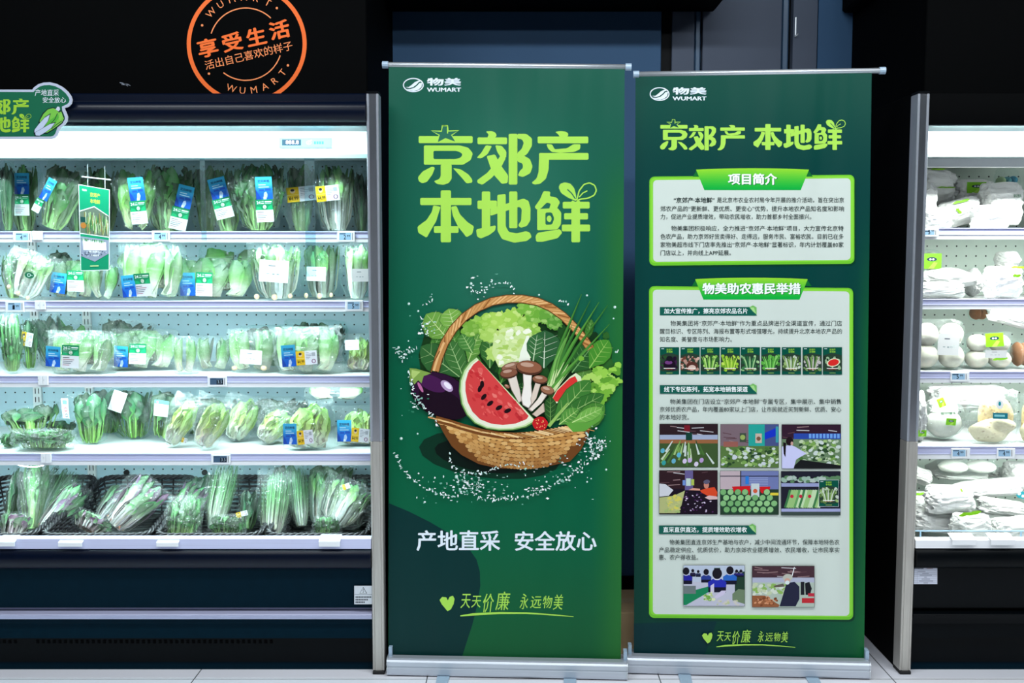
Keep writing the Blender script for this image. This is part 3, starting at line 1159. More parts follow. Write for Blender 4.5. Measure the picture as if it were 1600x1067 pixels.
def art_one(P, cs):
    rnd = random.Random(4)
    cf = corner_fn(cs)

    def bg(u, v):
        c = lerp((14, 84, 66), (0, 92, 60), sstep(.0, .75, v))
        c = lerp(c, (16, 88, 48), sstep(.75, 1.0, v))
        c = lerp(c, (50, 112, 92), .75 * math.exp(-((u - .5) / .33) ** 2) * sstep(0, .2, v) * (1 - sstep(.36, .62, v)))  # printed glow behind the lettering, with the fabric's sheen painted in
        c = lerp(c, (44, 112, 44), .75 * sstep(.86, 1.0, u) * sstep(.1, .3, v))
        return c
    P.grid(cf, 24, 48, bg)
    P.up()
    c6 = lambda X, Y: (590 + X / 3.717, 780 + Y / 3.717)
    P.poly([(607.5, 786), c6(180, 70), c6(300, 130), c6(400, 188), c6(480, 240), c6(540, 300), c6(575, 350), c6(594, 420), c6(597, 500), c6(580, 610), c6(550, 730), c6(490, 915), (607.5, 1029)], '#00302f')
    # campaign lettering
    c4 = lambda X, Y: (590 + X / 2.807, 80 + Y / 2.807)
    P.up()
    for ch in '京郊产本地鲜':
        slogan_char(P, ch, c4, LIME, '#2a6b55')
    brand_mark(P, 630, 121.5, 720.5, 143.5)
    P.text('产地直采', *[c6(226, 0)[0], c6(712, 0)[0]], c6(0, 300)[1], 120 / 3.717, '#e6eef6', .022)
    P.text('安全放心', *[c6(796, 0)[0], c6(1272, 0)[0]], c6(0, 300)[1], 116 / 3.717, '#e6eef6', .022)
    handwriting(P, *c6(360, 545), *c6(1138, 695), LIME)
    # ---------------- picture of a basket of vegetables
    S = 2.963
    b = lambda X, Y: (590 + X / S, 440 + Y / S)
    k = 1 / S
    P.up()

    def E(x, y, rx, ry, c, rot=0, n=18):
        P.ell(*b(x, y), rx * k, ry * k, c, rot, n)

    def PO(pts, c):
        P.poly([b(*p) for p in pts], c)

    def LI(pts, w, c, **kw):
        w = [q * k for q in w] if isinstance(w, list) else w * k
        P.line([b(*p) for p in pts], w, c, **kw)

    def jag(cx_, cy_, rx, ry, c, n=26, amp=.16, rot=0):
        pts = []
        for i in range(n):
            a = 2 * pi * i / n
            r = 1 + rnd.uniform(-amp, amp)
            x, y = rx * r * cos(a), ry * r * sin(a)
            ca, sa = cos(radians(rot)), sin(radians(rot))
            pts.append((cx_ + x * ca - y * sa, cy_ + x * sa + y * ca))
        PO(pts, c)

    def leaf2(base, tip, w, c, vein, edge=None):
        bx, by = base; tx, ty = tip
        dx, dy = tx - bx, ty - by
        L_ = sqrt(dx * dx + dy * dy); nx, ny = -dy / L_, dx / L_
        prf = [(0, .06), (.15, .35), (.35, .85), (.6, 1), (.8, .8), (.93, .4), (1, .0)]
        for sc, cc in ((1.06, edge or lerp(c, (0, 30, 10), .4)), (1.0, c)):
            lf = [(bx + dx * t + nx * w * q * sc, by + dy * t + ny * w * q * sc) for t, q in prf]
            rt = [(bx + dx * t - nx * w * q * sc, by + dy * t - ny * w * q * sc) for t, q in reversed(prf[:-1])]
            PO(lf + rt, cc)
            P.up(.35)
        LI([base, (bx + dx * .5, by + dy * .5), (bx + dx * .95, by + dy * .95)], [5, 3.5, 1.2], vein)
        for t in (.25, .42, .58, .74):
            for sgn in (-1, 1):
                LI([(bx + dx * t, by + dy * t), (bx + dx * (t + .14) + nx * w * .75 * sgn, by + dy * (t + .14) + ny * w * .75 * sgn)], [2.0, .7], vein)
        P.up(.35)
    # shade of the basket on the printed water
    E(520, 800, 330, 110, '#05301f', 6)
    E(480, 810, 220, 70, '#04150e', 10)
    P.up(.4)
    # mass of dark leaves behind
    PO([(190, 340), (230, 200), (330, 160), (480, 180), (640, 140), (820, 130), (900, 230), (1010, 260), (1085, 310), (1080, 420), (1040, 520), (900, 640), (500, 640), (300, 560), (200, 420)], (22, 58, 24))
    P.up(.4)
    for _ in range(70):
        x, y = rnd.uniform(210, 1060), rnd.uniform(180, 560)
        leaf2((x, y + 40), (x + rnd.uniform(-60, 60), y - rnd.uniform(40, 90)), rnd.uniform(18, 40), rnd.choice([(40, 90, 36), (62, 118, 44), (28, 72, 34), (88, 140, 58)]), (120, 170, 90)) if rnd.random() < .35 else jag(x, y, rnd.uniform(15, 40), rnd.uniform(15, 40), rnd.choice([(30, 76, 30), (44, 98, 38), (18, 52, 24)]))
    P.up(.4)
    leaf2((330, 270), (225, 150), 62, (108, 158, 66), (200, 220, 150))
    leaf2((360, 230), (330, 125), 55, (120, 170, 72), (205, 225, 160))
    leaf2((380, 440), (200, 300), 66, (48, 98, 48), (150, 185, 120))
    leaf2((400, 450), (330, 270), 48, (60, 112, 52), (160, 195, 130))
    leaf2((420, 370), (470, 240), 40, (96, 150, 62), (190, 215, 140))
    leaf2((520, 400), (520, 250), 46, (52, 104, 44), (140, 180, 110))
    leaf2((440, 330), (390, 240), 40, (72, 130, 58), (170, 205, 130))
    # frilled lettuce
    for (x, y, r, c) in [(470, 200, 45, (140, 190, 70)), (520, 185, 46, (160, 205, 80)), (570, 180, 50, (172, 210, 90)), (630, 170, 50, (165, 206, 84)), (690, 195, 46, (150, 196, 76)), (720, 230, 42, (140, 188, 72)), (520, 250, 42, (170, 208, 96)), (540, 330, 40, (178, 212, 104)), (430, 220, 40, (120, 172, 62)), (740, 150, 52, (110, 170, 58)), (690, 120, 42, (118, 176, 62)), (790, 165, 42, (100, 160, 58)), (820, 190, 36, (86, 148, 54))]:
        jag(x, y, r, r * .9, c, 30, .22)
        P.up(.2)
        for _ in range(9):
            a = rnd.uniform(0, 2 * pi)
            jag(x + r * .6 * cos(a), y + r * .6 * sin(a), r * .28, r * .2, lerp(c, (235, 245, 170), rnd.uniform(.1, .55)), 12, .3)
    P.up(.3)
    PO([(540, 240), (580, 215), (660, 205), (715, 235), (705, 300), (690, 370), (620, 400), (560, 395), (530, 330)], (205, 226, 150))
    P.up(.3)
    for _ in range(60):
        x, y = rnd.uniform(555, 700), rnd.uniform(215, 385)
        jag(x, y, rnd.uniform(8, 20), rnd.uniform(6, 14), rnd.choice([(232, 242, 196), (190, 216, 118), (244, 248, 222), (170, 204, 96), (222, 236, 170)]), 10, .3)
    P.up(.3)
    PO([(650, 400), (660, 330), (690, 250), (702, 250), (700, 330), (715, 390)], (240, 243, 225))
    leaf2((770, 400), (775, 225), 78, (44, 92, 52), (214, 226, 200))
    leaf2((720, 370), (740, 240), 40, (52, 104, 56), (200, 220, 180))
    leaf2((900, 420), (1000, 290), 60, (40, 90, 40), (120, 170, 100))
    leaf2((980, 400), (1070, 270), 50, (70, 140, 44), (160, 200, 100))
    # far side of the handle
    arc = [(268, 412), (285, 350), (312, 282), (350, 220), (400, 165), (460, 122), (530, 92), (600, 80), (670, 80), (740, 92), (800, 118), (860, 160), (910, 210), (950, 258), (985, 310)]
    LI(arc, 40, (96, 54, 22))
    P.up(.4)
    LI(arc, 33, (196, 138, 78))
    P.up(.4)
    for i in range(len(arc) - 1):
        for t in (0, .33, .66):
            x = arc[i][0] + (arc[i + 1][0] - arc[i][0]) * t
            y = arc[i][1] + (arc[i + 1][1] - arc[i][1]) * t
            dx, dy = arc[i + 1][0] - arc[i][0], arc[i + 1][1] - arc[i][1]
            l_ = sqrt(dx * dx + dy * dy); dx /= l_; dy /= l_
            LI([(x - dx * 24 - dy * 14, y - dy * 24 + dx * 14), (x + dx * 24 + dy * 14, y + dy * 24 - dx * 14)], [2, 9, 2] if False else [6, 6], rnd.choice([(232, 184, 124), (214, 160, 98), (150, 92, 44)]))
    P.up(.4)
    # scallions
    for (x0_, y0_, x1_, y1_, w, c) in [(790, 470, 945, 58, 16, (70, 134, 52)), (800, 480, 985, 88, 15, (58, 120, 50)), (800, 480, 1026, 94, 17, (84, 150, 58)), (810, 490, 1066, 108, 15, (64, 128, 48)), (815, 495, 1074, 196, 15, (76, 140, 54)), (805, 485, 900, 200, 16, (104, 166, 72)), (812, 492, 985, 300, 17, (90, 154, 62)), (800, 470, 870, 260, 15, (120, 178, 86))]:
        LI([(x0_, y0_), ((x0_ + x1_) / 2 - 8, (y0_ + y1_) / 2), (x1_, y1_)], [w * 1.3, w, 2], lerp(c, (10, 40, 10), .35))
        P.up(.2)
        LI([(x0_ - 2, y0_), ((x0_ + x1_) / 2 - 11, (y0_ + y1_) / 2), (x1_ - 1, y1_)], [w, w * .6, 1], c)
        P.up(.2)
        LI([(x0_, y0_ + 12), (x0_ + (x1_ - x0_) * .28, y0_ + (y1_ - y0_) * .28)], [w * .8, 2], (205, 224, 160))
        P.up(.2)
    # frilled leaves at right
    for _ in range(60):
        x, y = 1048 + rnd.gauss(0, 38), 475 + rnd.gauss(0, 45)
        jag(min(1112, x), y, rnd.uniform(12, 26), rnd.uniform(10, 22), rnd.choice([(120, 178, 58), (150, 202, 76), (96, 156, 48), (174, 214, 100)]), 14, .3)
    P.up(.3)
    # second melon piece
    PO([(800, 555), (830, 500), (890, 440), (918, 422), (942, 440), (944, 470), (900, 520), (830, 562)], (222, 232, 190))
    P.up(.3)
    PO([(803, 552), (832, 503), (888, 448), (914, 436), (926, 460), (890, 505), (840, 555)], (216, 52, 48))
    P.up(.3)
    leaf2((800, 660), (800, 530), 30, (40, 84, 36), (110, 150, 80))
    leaf2((810, 650), (985, 455), 52, (62, 124, 50), (170, 205, 120))
    leaf2((830, 640), (1050, 520), 40, (52, 110, 44), (150, 190, 110))
    leaf2((840, 660), (930, 590), 36, (84, 146, 60), (185, 215, 130))
    leaf2((900, 690), (1050, 570), 52, (74, 136, 52), (170, 205, 120))
    leaf2((880, 660), (960, 690), 30, (84, 148, 58), (170, 205, 120))
    LI([(792, 668), (840, 610), (880, 560)], [16, 12, 6], (150, 190, 96))
    P.up(.3)
    # eggplant
    E(300, 528, 152, 100, '#12050f', 24, 36)
    P.up(.3)
    E(294, 520, 144, 92, '#2b0d2e', 24, 36)
    P.up(.3)
    E(300, 560, 120, 60, '#1a0719', 28, 30)
    E(255, 470, 70, 34, '#45184a', 24, 30)
    P.up(.3)
    E(322, 482, 34, 19, '#b79ac0', 42)
    E(200, 488, 26, 7, '#c06a9c', 62)
    P.up(.3)
    E(326, 480, 22, 11, '#f1e8f4', 42)
    PO([(150, 400), (180, 402), (235, 418), (250, 424), (215, 436), (205, 470), (190, 455), (172, 475), (160, 455), (150, 470), (152, 430)], (126, 158, 72))
    P.up(.3)
    PO([(160, 408), (200, 416), (180, 436), (165, 450), (158, 430)], (176, 200, 112))
    # mushrooms
    for (st, c) in (([(600, 440), (640, 425), (660, 500), (668, 550), (655, 560), (620, 500)], (230, 216, 202)), ([(672, 400), (718, 400), (712, 470), (718, 560), (700, 585), (672, 570), (664, 540), (676, 480)], (244, 236, 226)), ([(735, 455), (760, 460), (735, 540), (712, 570), (708, 540)], (224, 206, 190)), ([(770, 500), (795, 510), (760, 560), (712, 600), (698, 590), (740, 545)], (238, 226, 212)), ([(740, 590), (770, 560), (775, 600), (735, 625), (715, 612)], (214, 194, 176))):
        PO(st, lerp(c, (90, 60, 45), .35))
        P.up(.25)
        mx_ = sum(p[0] for p in st) / len(st); my_ = sum(p[1] for p in st) / len(st)
        PO([(mx_ + (x - mx_) * .86, my_ + (y - my_) * .95) for x, y in st], c)
        P.up(.25)
    for (x, y, rx, ry, rot, c) in ((620, 395, 48, 22, -14, (150, 104, 82)), (608, 424, 42, 24, -8, (134, 84, 62)), (702, 398, 62, 34, 6, (146, 92, 66)), (752, 452, 36, 21, 6, (142, 92, 66)), (786, 502, 33, 21, 16, (156, 106, 78)), (600, 484, 14, 9, 30, (150, 100, 76))):
        E(x, y, rx, ry, lerp(c, (30, 12, 8), .55), rot)
        P.up(.2)
        E(x, y - ry * .12, rx * .93, ry * .8, c, rot)
        P.up(.2)
        E(x - rx * .15, y - ry * .42, rx * .5, ry * .3, lerp(c, (255, 235, 220), .45), rot)
        P.up(.2)
    # melon slice
    rind = [(456, 344), (425, 368), (398, 405), (381, 455), (378, 505), (388, 565), (412, 615), (450, 655), (505, 680), (565, 688), (630, 686), (690, 672), (735, 645)]
    PO(rind, (96, 148, 70))
    P.up(.3)
    ins = lambda f: [(560 + (x - 560) * f, 540 + (y - 540) * f) for x, y in rind]
    PO(ins(.965), (206, 226, 170))
    P.up(.3)
    PO(ins(.92), (238, 238, 214))
    P.up(.3)
    PO([(470, 362), (445, 382), (420, 420), (408, 465), (408, 505), (418, 555), (440, 600), (475, 635), (525, 655), (580, 662), (640, 655), (690, 635), (700, 620)], (216, 66, 66))
    P.up(.3)
    for _ in range(70):
        t = rnd.random(); x = 430 + 250 * rnd.random(); y = 400 + 240 * rnd.random()
        if (x - 470) * .98 - (y - 380) < 20 and ((x - 600) / 185) ** 2 + ((y - 480) / 165) ** 2 < 1 and x < 470 + (y - 362) * .87:
            jag(x, y, rnd.uniform(6, 18), rnd.uniform(4, 10), rnd.choice([(204, 48, 52), (230, 96, 90), (190, 40, 46), (236, 120, 110)]), 9, .3, 45)
    P.up(.3)
    for (x, y, r) in ((485, 474, 20), (475, 494, 40), (493, 532, 60), (522, 562, 72), (563, 582, 80), (603, 596, 85)):
        E(x, y, 9.5, 17, '#1c0a10', r - 20)
    P.up(.2)
    # strawberry
    jag(752, 655, 36, 32, (198, 26, 34), 20, .06)
    P.up(.2)
    for _ in range(16):
        E(752 + rnd.uniform(-24, 24), 655 + rnd.uniform(-20, 20), 2.4, 2.4, '#f0b070')
    # basket
    P.up(.3)
    PO([(272, 630), (330, 640), (480, 690), (620, 716), (760, 706), (880, 680), (980, 676), (975, 712), (940, 778), (890, 830), (800, 850), (690, 864), (560, 862), (470, 842), (390, 800), (345, 760), (308, 700)], (112, 66, 28))
    P.up(.4)
    rows = 9
    for j in range(rows):
        v = j / (rows - 1)
        xl, xr = 296 + (470 - 296) * v ** .9, 972 - (972 - 800) * v ** 1.25
        yl, yr, dip = 652 + (820 - 652) * v, 690 + (845 - 690) * v, 46 - 22 * v
        ncol = 22
        for i in range(ncol):
            u = (i + (.5 if j % 2 else 0)) / ncol
            if u > 1:
                continue
            x = xl + (xr - xl) * u
            y = yl + (yr - yl) * u + dip * sin(pi * u)
            c = rnd.choice([(206, 152, 84), (222, 170, 100), (190, 134, 70), (232, 186, 118)])
            c = lerp(c, (110, 62, 26), .35 * v)
            slope = degrees_ = math.degrees(atan2((yr - yl) + dip * pi * cos(pi * u), xr - xl))
            E(x, y, (xr - xl) / ncol * .62, 8.6, c, slope, 12)
    P.up(.4)
    rim = [(270, 634), (330, 650), (400, 672), (480, 694), (560, 708), (640, 712), (720, 706), (800, 694), (870, 682), (930, 672), (982, 684)]
    LI(rim, 30, (120, 70, 30))
    P.up(.4)
    for i in range(len(rim) - 1):
        for t in (0, .25, .5, .75):
            x = rim[i][0] + (rim[i + 1][0] - rim[i][0]) * t
            y = rim[i][1] + (rim[i + 1][1] - rim[i][1]) * t
            LI([(x - 34, y - 9), (x + 34, y + 8)], [3, 3] if i % 2 else [7, 7], rnd.choice([(226, 180, 116), (204, 150, 84), (240, 204, 148)]))
    P.up(.4)
    PO([(870, 655), (940, 628), (1020, 590), (1048, 600), (1030, 640), (960, 690), (905, 694)], (96, 160, 62))
    leaf2((900, 650), (1040, 585), 30, (116, 176, 76), (190, 220, 140))
    LI(arc[:3], 33, (188, 130, 72))
    P.up(.3)
    LI([(262, 412), (282, 345), (310, 280)], 10, (228, 180, 120))
    LI([(250, 418), (262, 372), (290, 320)], 5, (130, 78, 36))
    P.up(.3)
    # splashes of water
    Wt = ['#eef6f4', '#d4e8e2', '#b8d6cc', '#ffffff']
    paths = [[(85, 790), (110, 850), (150, 905), (220, 950), (300, 985), (380, 990)], [(85, 310), (125, 335), (185, 310)], [(120, 370), (110, 335)], [(260, 60), (245, 95), (205, 110)], [(200, 160), (220, 210), (245, 260)], [(440, 40), (480, 48), (520, 15), (590, 0), (620, 10), (630, 60)], [(330, 790), (345, 850), (410, 885), (470, 890), (560, 855), (650, 845), (690, 835)],
             [(150, 420), (170, 520), (230, 590), (290, 670)], [(390, 900), (430, 950), (470, 1000), (560, 1005), (700, 990), (790, 955), (880, 900), (960, 840), (1010, 790), (1060, 730)], [(960, 700), (985, 745), (1040, 740), (980, 790)], [(840, 90), (885, 105)], [(1095, 320), (1115, 330)], [(700, 960), (760, 970)]]
    for pth in paths:
        for i in range(len(pth) - 1):
            (ax, ay), (bx, by) = pth[i], pth[i + 1]
            n_ = int(max(2, sqrt((bx - ax) ** 2 + (by - ay) ** 2) / 9))
            for j in range(n_):
                t = j / n_
                x, y = ax + (bx - ax) * t + rnd.uniform(-7, 7), ay + (by - ay) * t + rnd.uniform(-7, 7)
                jag(x, y, rnd.uniform(2, 9), rnd.uniform(1.5, 4), rnd.choice(Wt), 8, .4, rnd.uniform(0, 180))
    P.up(.3)
    for (gx, gy, s_, n_) in ((430, 940, 45, 90), (1000, 760, 40, 70), (230, 220, 30, 24), (130, 330, 25, 20), (300, 960, 60, 40), (760, 920, 80, 30), (560, 960, 60, 26), (880, 870, 50, 40), (500, 20, 40, 20), (170, 560, 30, 24)):
        for _ in range(n_):
            x, y = rnd.gauss(gx, s_), rnd.gauss(gy, s_ * .7)
            if 76 < x < 1108:
                jag(x, y, rnd.uniform(1.5, 7), rnd.uniform(1.2, 5), rnd.choice(Wt + ['#6fae98', '#2e7a5c']), 8, .4)
    for _ in range(60):
        x, y = rnd.uniform(80, 1105), rnd.uniform(0, 1000)
        if not (250 < x < 1060 and 90 < y < 860):
            r = rnd.uniform(2, 8)
            E(x, y, r, r, '#a8cfc2', 0, 10)
            P.up(.1)
            E(x + r * .2, y - r * .2, r * .5, r * .5, '#f4fbf8', 0, 8)
            P.layer -= .1


def mini_poster(P, x0, y0, x1, y1, kind, rnd, mark=True):
    """little printed product card: green head, arched picture, green foot"""
    w, h = x1 - x0, y1 - y0
    q = lambda u, v: (x0 + u * w, y0 + v * h)
    P.rect(*q(0, 0), *q(1, 1), (0, 78, 62))
    P.up(.4)
    P.poly([q(0, .31), q(.25, .25), q(.5, .22), q(.75, .25), q(1, .31), q(1, .86), q(.7, .89), q(.3, .89), q(0, .86)], (40, 60, 46))
    P.up(.4)
    cols = {'aubergine': [(30, 14, 38), (60, 24, 66), (40, 80, 40)], 'mushroom': [(180, 138, 124), (110, 60, 46), (206, 168, 150)], 'celery': [(120, 180, 70), (176, 214, 120), (40, 90, 40)], 'lettuce': [(150, 196, 54), (110, 160, 40), (190, 220, 90)],
            'choy': [(60, 120, 70), (160, 200, 140), (30, 80, 50)], 'crown': [(90, 170, 66), (130, 200, 100), (60, 130, 50)], 'cane': [(150, 180, 110), (196, 206, 190), (90, 120, 60)], 'chive': [(50, 90, 40), (120, 150, 90), (190, 180, 180)], 'melon': [(36, 70, 44), (150, 180, 140), (24, 44, 30)]}[kind]
    for _ in range(34):
        u, v = rnd.uniform(.06, .94), rnd.uniform(.32, .84)
        P.ell(*q(u, v), w * rnd.uniform(.04, .12), h * rnd.uniform(.03, .07), rnd.choice(cols), rnd.uniform(0, 180), 9)
    P.up(.4)
    if kind == 'aubergine':
        P.ell(*q(.5, .64), w * .32, h * .2, (26, 10, 30)); P.up(.2); P.ell(*q(.45, .56), w * .2, h * .07, (110, 60, 120)); P.ell(*q(.5, .42), w * .17, h * .1, (20, 20, 28))
    elif kind == 'mushroom':
        P.ell(*q(.6, .68), w * .3, h * .15, (84, 44, 36)); P.up(.2); P.ell(*q(.6, .75), w * .2, h * .1, (214, 184, 170))
    elif kind == 'melon':
        P.ell(*q(.55, .56), w * .34, h * .15, (226, 226, 190), -12); P.up(.2); P.ell(*q(.55, .56), w * .29, h * .12, (214, 40, 36), -12)
    else:
        for i in range(9):
            u = .2 + .07 * i
            P.line([q(.5 + (u - .5) * .6, .82), q(u, .55), q(u + (u - .5) * .5, .34)], [w * .05, w * .07, w * .03], cols[i % 3])
    P.up(.3)
    P.rect(*q(.2, .76), *q(.8, .785), (236, 238, 230))
    P.rect(*q(.3, .80), *q(.7, .812), (200, 60, 50))
    P.text('京郊产', q(.34, 0)[0], q(.66, 0)[0], q(0, .125)[1], h * .075, (150, 206, 60), .02)
    P.text('本地鲜', q(.34, 0)[0], q(.66, 0)[0], q(0, .205)[1], h * .075, (150, 206, 60), .02)
    if mark:
        P.rect(*q(.07, .045), *q(.22, .065), (220, 232, 236))
    P.rect(*q(.34, .935), *q(.66, .95), (180, 200, 90))
    P.layer -= 1.7


def art_two(P, cs):
    rnd = random.Random(9)
    cf = corner_fn(cs)

    def bg(u, v):
        c = lerp((2, 70, 58), (0, 60, 56), sstep(.0, .2, v))
        c = lerp(c, (0, 58, 46), sstep(.6, .9, v))
        c = lerp(c, (0, 84, 50), sstep(.55, 1, u) * sstep(.75, .95, v))
        c = lerp(c, (20, 98, 46), .8 * sstep(.93, 1, u) * sstep(.2, .5, v))
        return c
    P.grid(cf, 20, 40, bg)
    P.up()
    c7 = lambda X, Y: (980 + X / 3.138, 90 + Y / 3.138)
    c8 = lambda X, Y: (980 + X / 3.138, 420 + Y / 3.138)
    c9 = lambda X, Y: (980 + X / 3.074, 720 + Y / 3.074)
    P.poly([c9(32, 780), c9(430, 770), c9(400, 860), c9(365, 948), c9(32, 938)], '#002f33')
    P.up()
    brand_mark(P, 1015.5, 136, 1104, 157)
    slogan_in(P, '京郊产', *c7(160, 330), *c7(582, 456), LIME, '#0b4a40')
    slogan_in(P, '本地鲜', *c7(618, 326), *c7(1060, 454), LIME, '#0b4a40')

    def rrect(x0, y0, x1, y1, r):
        pts = []
        for (cx_, cy_, a0) in ((x1 - r, y0 + r, -90), (x1 - r, y1 - r, 0), (x0 + r, y1 - r, 90), (x0 + r, y0 + r, 180)):
            for k in range(6):
                a = radians(a0 + 90 * k / 5)
                pts.append((cx_ + r * cos(a), cy_ + r * sin(a)))
        return pts

    def skew(pts, x0, x1, dl, dr):
        return [(x, y + dl + (dr - dl) * (x - x0) / (x1 - x0)) for x, y in pts]

    def panel(x0, x1, yt, yb, title, tx0, tx1, ty, tilt):
        P.poly(skew(rrect(x0 + 1, yt + 2, x1 + 2.5, yb + 3, 8), x0, x1, 0, tilt), '#003a26')
        P.up(.5)
        P.poly(skew(rrect(x0, yt, x1, yb, 8), x0, x1, 0, tilt), '#6cc02c')
        P.up(.5)
        P.poly(skew(rrect(x0 + 2, yt + 2, x1 - 1.5, yb - 4, 7), x0, x1, 0, tilt), '#86d23c')
        P.up(.5)
        P.poly(skew(rrect(x0 + 6, yt + 5.5, x1 - 6, yb - 6, 6), x0, x1, 0, tilt), '#cfd9d0')
        P.up(.5)
        # title tab
        w = tx1 - tx0
        P.poly([(tx0 - 5, ty + 11), (tx0 + 1, ty + 1), (tx1 - 1, ty + 1), (tx1 + 6, ty + 11)], '#0c6a2c')
        P.up(.5)
        for i in range(12):
            t0, t1 = i / 12, (i + 1) / 12
            bow = lambda u: -2.2 * (1 - (2 * u - 1) ** 2)
            c = lerp((146, 212, 48), (0, 168, 62), (t0 + t1) / 2)
            for j in range(8):
                u0, u1 = j / 8, (j + 1) / 8
                pt = lambda u, t: (tx0 + 13 * t + (w - 26 * t) * u, ty + 32 * t + bow(u) * (1 - t))
                P.poly([pt(u0, t0), pt(u1, t0), pt(u1, t1), pt(u0, t1)], c)
        P.up(.5)
        mx_ = (tx0 + tx1) / 2
        P.text(title, mx_ - len(title) * 9.6 + 1.2, mx_ + len(title) * 9.6 + 1.2, ty + 24.6, 18, '#0a6a30', .04)
        P.up(.4)
        P.text(title, mx_ - len(title) * 9.6, mx_ + len(title) * 9.6, ty + 23.8, 18, '#f2f6f4', .04)
        P.layer -= 2.9
        P.up(2.4)
    panel(1014.5, 1335, 276, 415, '项目简介', 1087.5, 1264, 265, -3)
    panel(1014, 1333, 447, 965, '物美助农惠民举措', 1086, 1262, 436, 3)
    P.up(1)
    INK = '#22302e'

    def ln(conv, txt, x0, x1, yb, h=27, c=INK, off=.004):
        a, b_ = conv(x0, yb), conv(x1, yb)
        P.text(txt, a[0], b_[0], a[1], h / 3.138, c, off)
    ln(c7, '“京郊产·本地鲜”', 228, 428, 713, 28, INK, .016)
    ln(c7, '是北京市农业农村局今年开展的推介活动，旨在突出京', 440, 1062, 712)
    ln(c7, '郊农产品的“更新鲜、更优质、更安心”优势，提升本地农产品知名度和影响', 163, 1062, 755)
    ln(c7, '力，促进产业提质增效，带动农民增收，助力首都乡村全面振兴。', 163, 902, 794)
    ln(c7, '物美集团积极响应，全力推进“京郊产·本地鲜”项目，大力宣传北京特', 216, 1060, 851)
    ln(c7, '色农产品，助力京郊好货卖得好、走得远，服务市民、富裕农民。目前已在多', 163, 1060, 891)
    ln(c7, '家物美超市线下门店率先推出“京郊产·本地鲜”显著标识，年内计划覆盖80家', 163, 1060, 931)
    ln(c7, '门店以上，并向线上APP延展。', 163, 508, 971)

    def head(conv, x0, x1, y0, y1, txt):
        P.up(.5)
        P.poly([conv(x0, y0), conv(x1 - 26, y0), conv(x1, y1 + 2), conv(x0, y1)], '#0f5a4c')
        P.up(.5)
        P.poly([conv(x1 - 38, y0 + 2), conv(x1 - 20, y0 - 8), conv(x1 - 2, y0 + 2), conv(x1 - 2, y1 - 4), conv(x1 - 18, y0 + 24)], '#74b85e')
        P.up(.5)
        P.poly([conv(x1 - 34, y0 + 3), conv(x1 - 16, y0 + 2), conv(x1 - 4, y1 - 6), conv(x1 - 20, y0 + 22)], '#a2d488')
        a, b_ = conv(x0 + 20, y1 - 7), conv(x1 - 46, y1 - 7)
        P.text(txt, a[0], b_[0], a[1], 28 / 3.138, '#eef4f2', .022)
        P.layer -= 1.5
    head(c8, 160, 636, 187, 228, '加大宣传推广，擦亮京郊农品名片')
    ln(c8, '物美集团将“京郊产·本地鲜”作为重点品牌进行全渠道宣传，通过门店', 212, 1052, 281)
    ln(c8, '醒目标识、专区陈列、海报布置等形式增强曝光，持续提升北京本地农产品的', 160, 1052, 320)
    ln(c8, '知名度、美誉度与市场影响力。', 160, 512, 359)
    kinds = ['aubergine', 'mushroom', 'celery', 'lettuce', 'choy', 'crown', 'cane', 'chive', 'melon']
    xs_ = [160, 261, 359, 458, 556, 656, 757, 859, 958]
    for i, kd in enumerate(kinds):
        a, b_ = c8(xs_[i], 384), c8(xs_[i] + 94, 518)
        mini_poster(P, a[0], a[1], b_[0], b_[1], kd, rnd)
    head(c8, 160, 636, 570, 611, '线下专区陈列，拓宽本地销售渠道')
    ln(c8, '物美集团在门店设立“京郊产·本地鲜”专属专区，集中展示、集中销售', 210, 1048, 664)
    ln(c8, '京郊优质农产品，年内覆盖80家以上门店，让市民就近买到新鲜、优质、安心', 160, 1048, 702)
    ln(c8, '的本地好货。', 160, 302, 740)
    head(c9, 152, 620, 309, 350, '直采直供直达，提质增效助农增收')
    ln(c9, '物美集团直连京郊生产基地与农户，减少中间流通环节，保障本地特色农', 203, 1018, 403)
    ln(c9, '产品稳定供应、优质优价，助力京郊农业提质增效、农民增收，让市民享实', 152, 1018, 440)
    ln(c9, '惠、农户得收益。', 152, 340, 475)

    # ------------- small printed photographs
    def photo(x0, y0, x1, y1, fn):
        P.up(.3)
        P.rect(x0 - .4, y0 - .4, x1 + .4, y1 + .4, '#202824')
        P.up(.3)
        q = lambda u, v: (x0 + max(0, min(1, u)) * (x1 - x0), y0 + max(0, min(1, v)) * (y1 - y0))
        fn(q, x1 - x0, y1 - y0)
        P.layer -= .6

    def R(q, a, b_, c, d, col):
        P.rect(*q(a, b_), *q(c, d), col)

    def blobs(q, w, h, n, u0, v0, u1, v1, cols, r0, r1):
        for _ in range(n):
            u, v = rnd.uniform(u0, u1), rnd.uniform(v0, v1)
            r = rnd.uniform(r0, r1)
            r = min(r, .98 * min((u + .0001) * w / (h), (1 - u) * w / h, v, 1 - v) if True else r)
            if r > .004:
                P.ell(*q(u, v), r * h * 1.2, r * h * .8, rnd.choice(cols), rnd.uniform(-30, 30), 8)

    def ceil_(q, w, h, v1, base, bars):
        R(q, 0, 0, 1, v1, base)
        P.up(.1)
        for _ in range(bars):
            u, v = rnd.uniform(0, .8), rnd.uniform(.02, v1 - .04)
            P.line([q(u, v), q(u + rnd.uniform(.1, .25), v + rnd.uniform(-.03, .05))], h * .018, rnd.choice([(150, 120, 120), (200, 196, 200), (90, 60, 66)]))
        P.up(.1)

    GR = [(120, 160, 80), (160, 190, 120), (70, 110, 50), (190, 205, 170), (40, 70, 40), (200, 210, 205)]

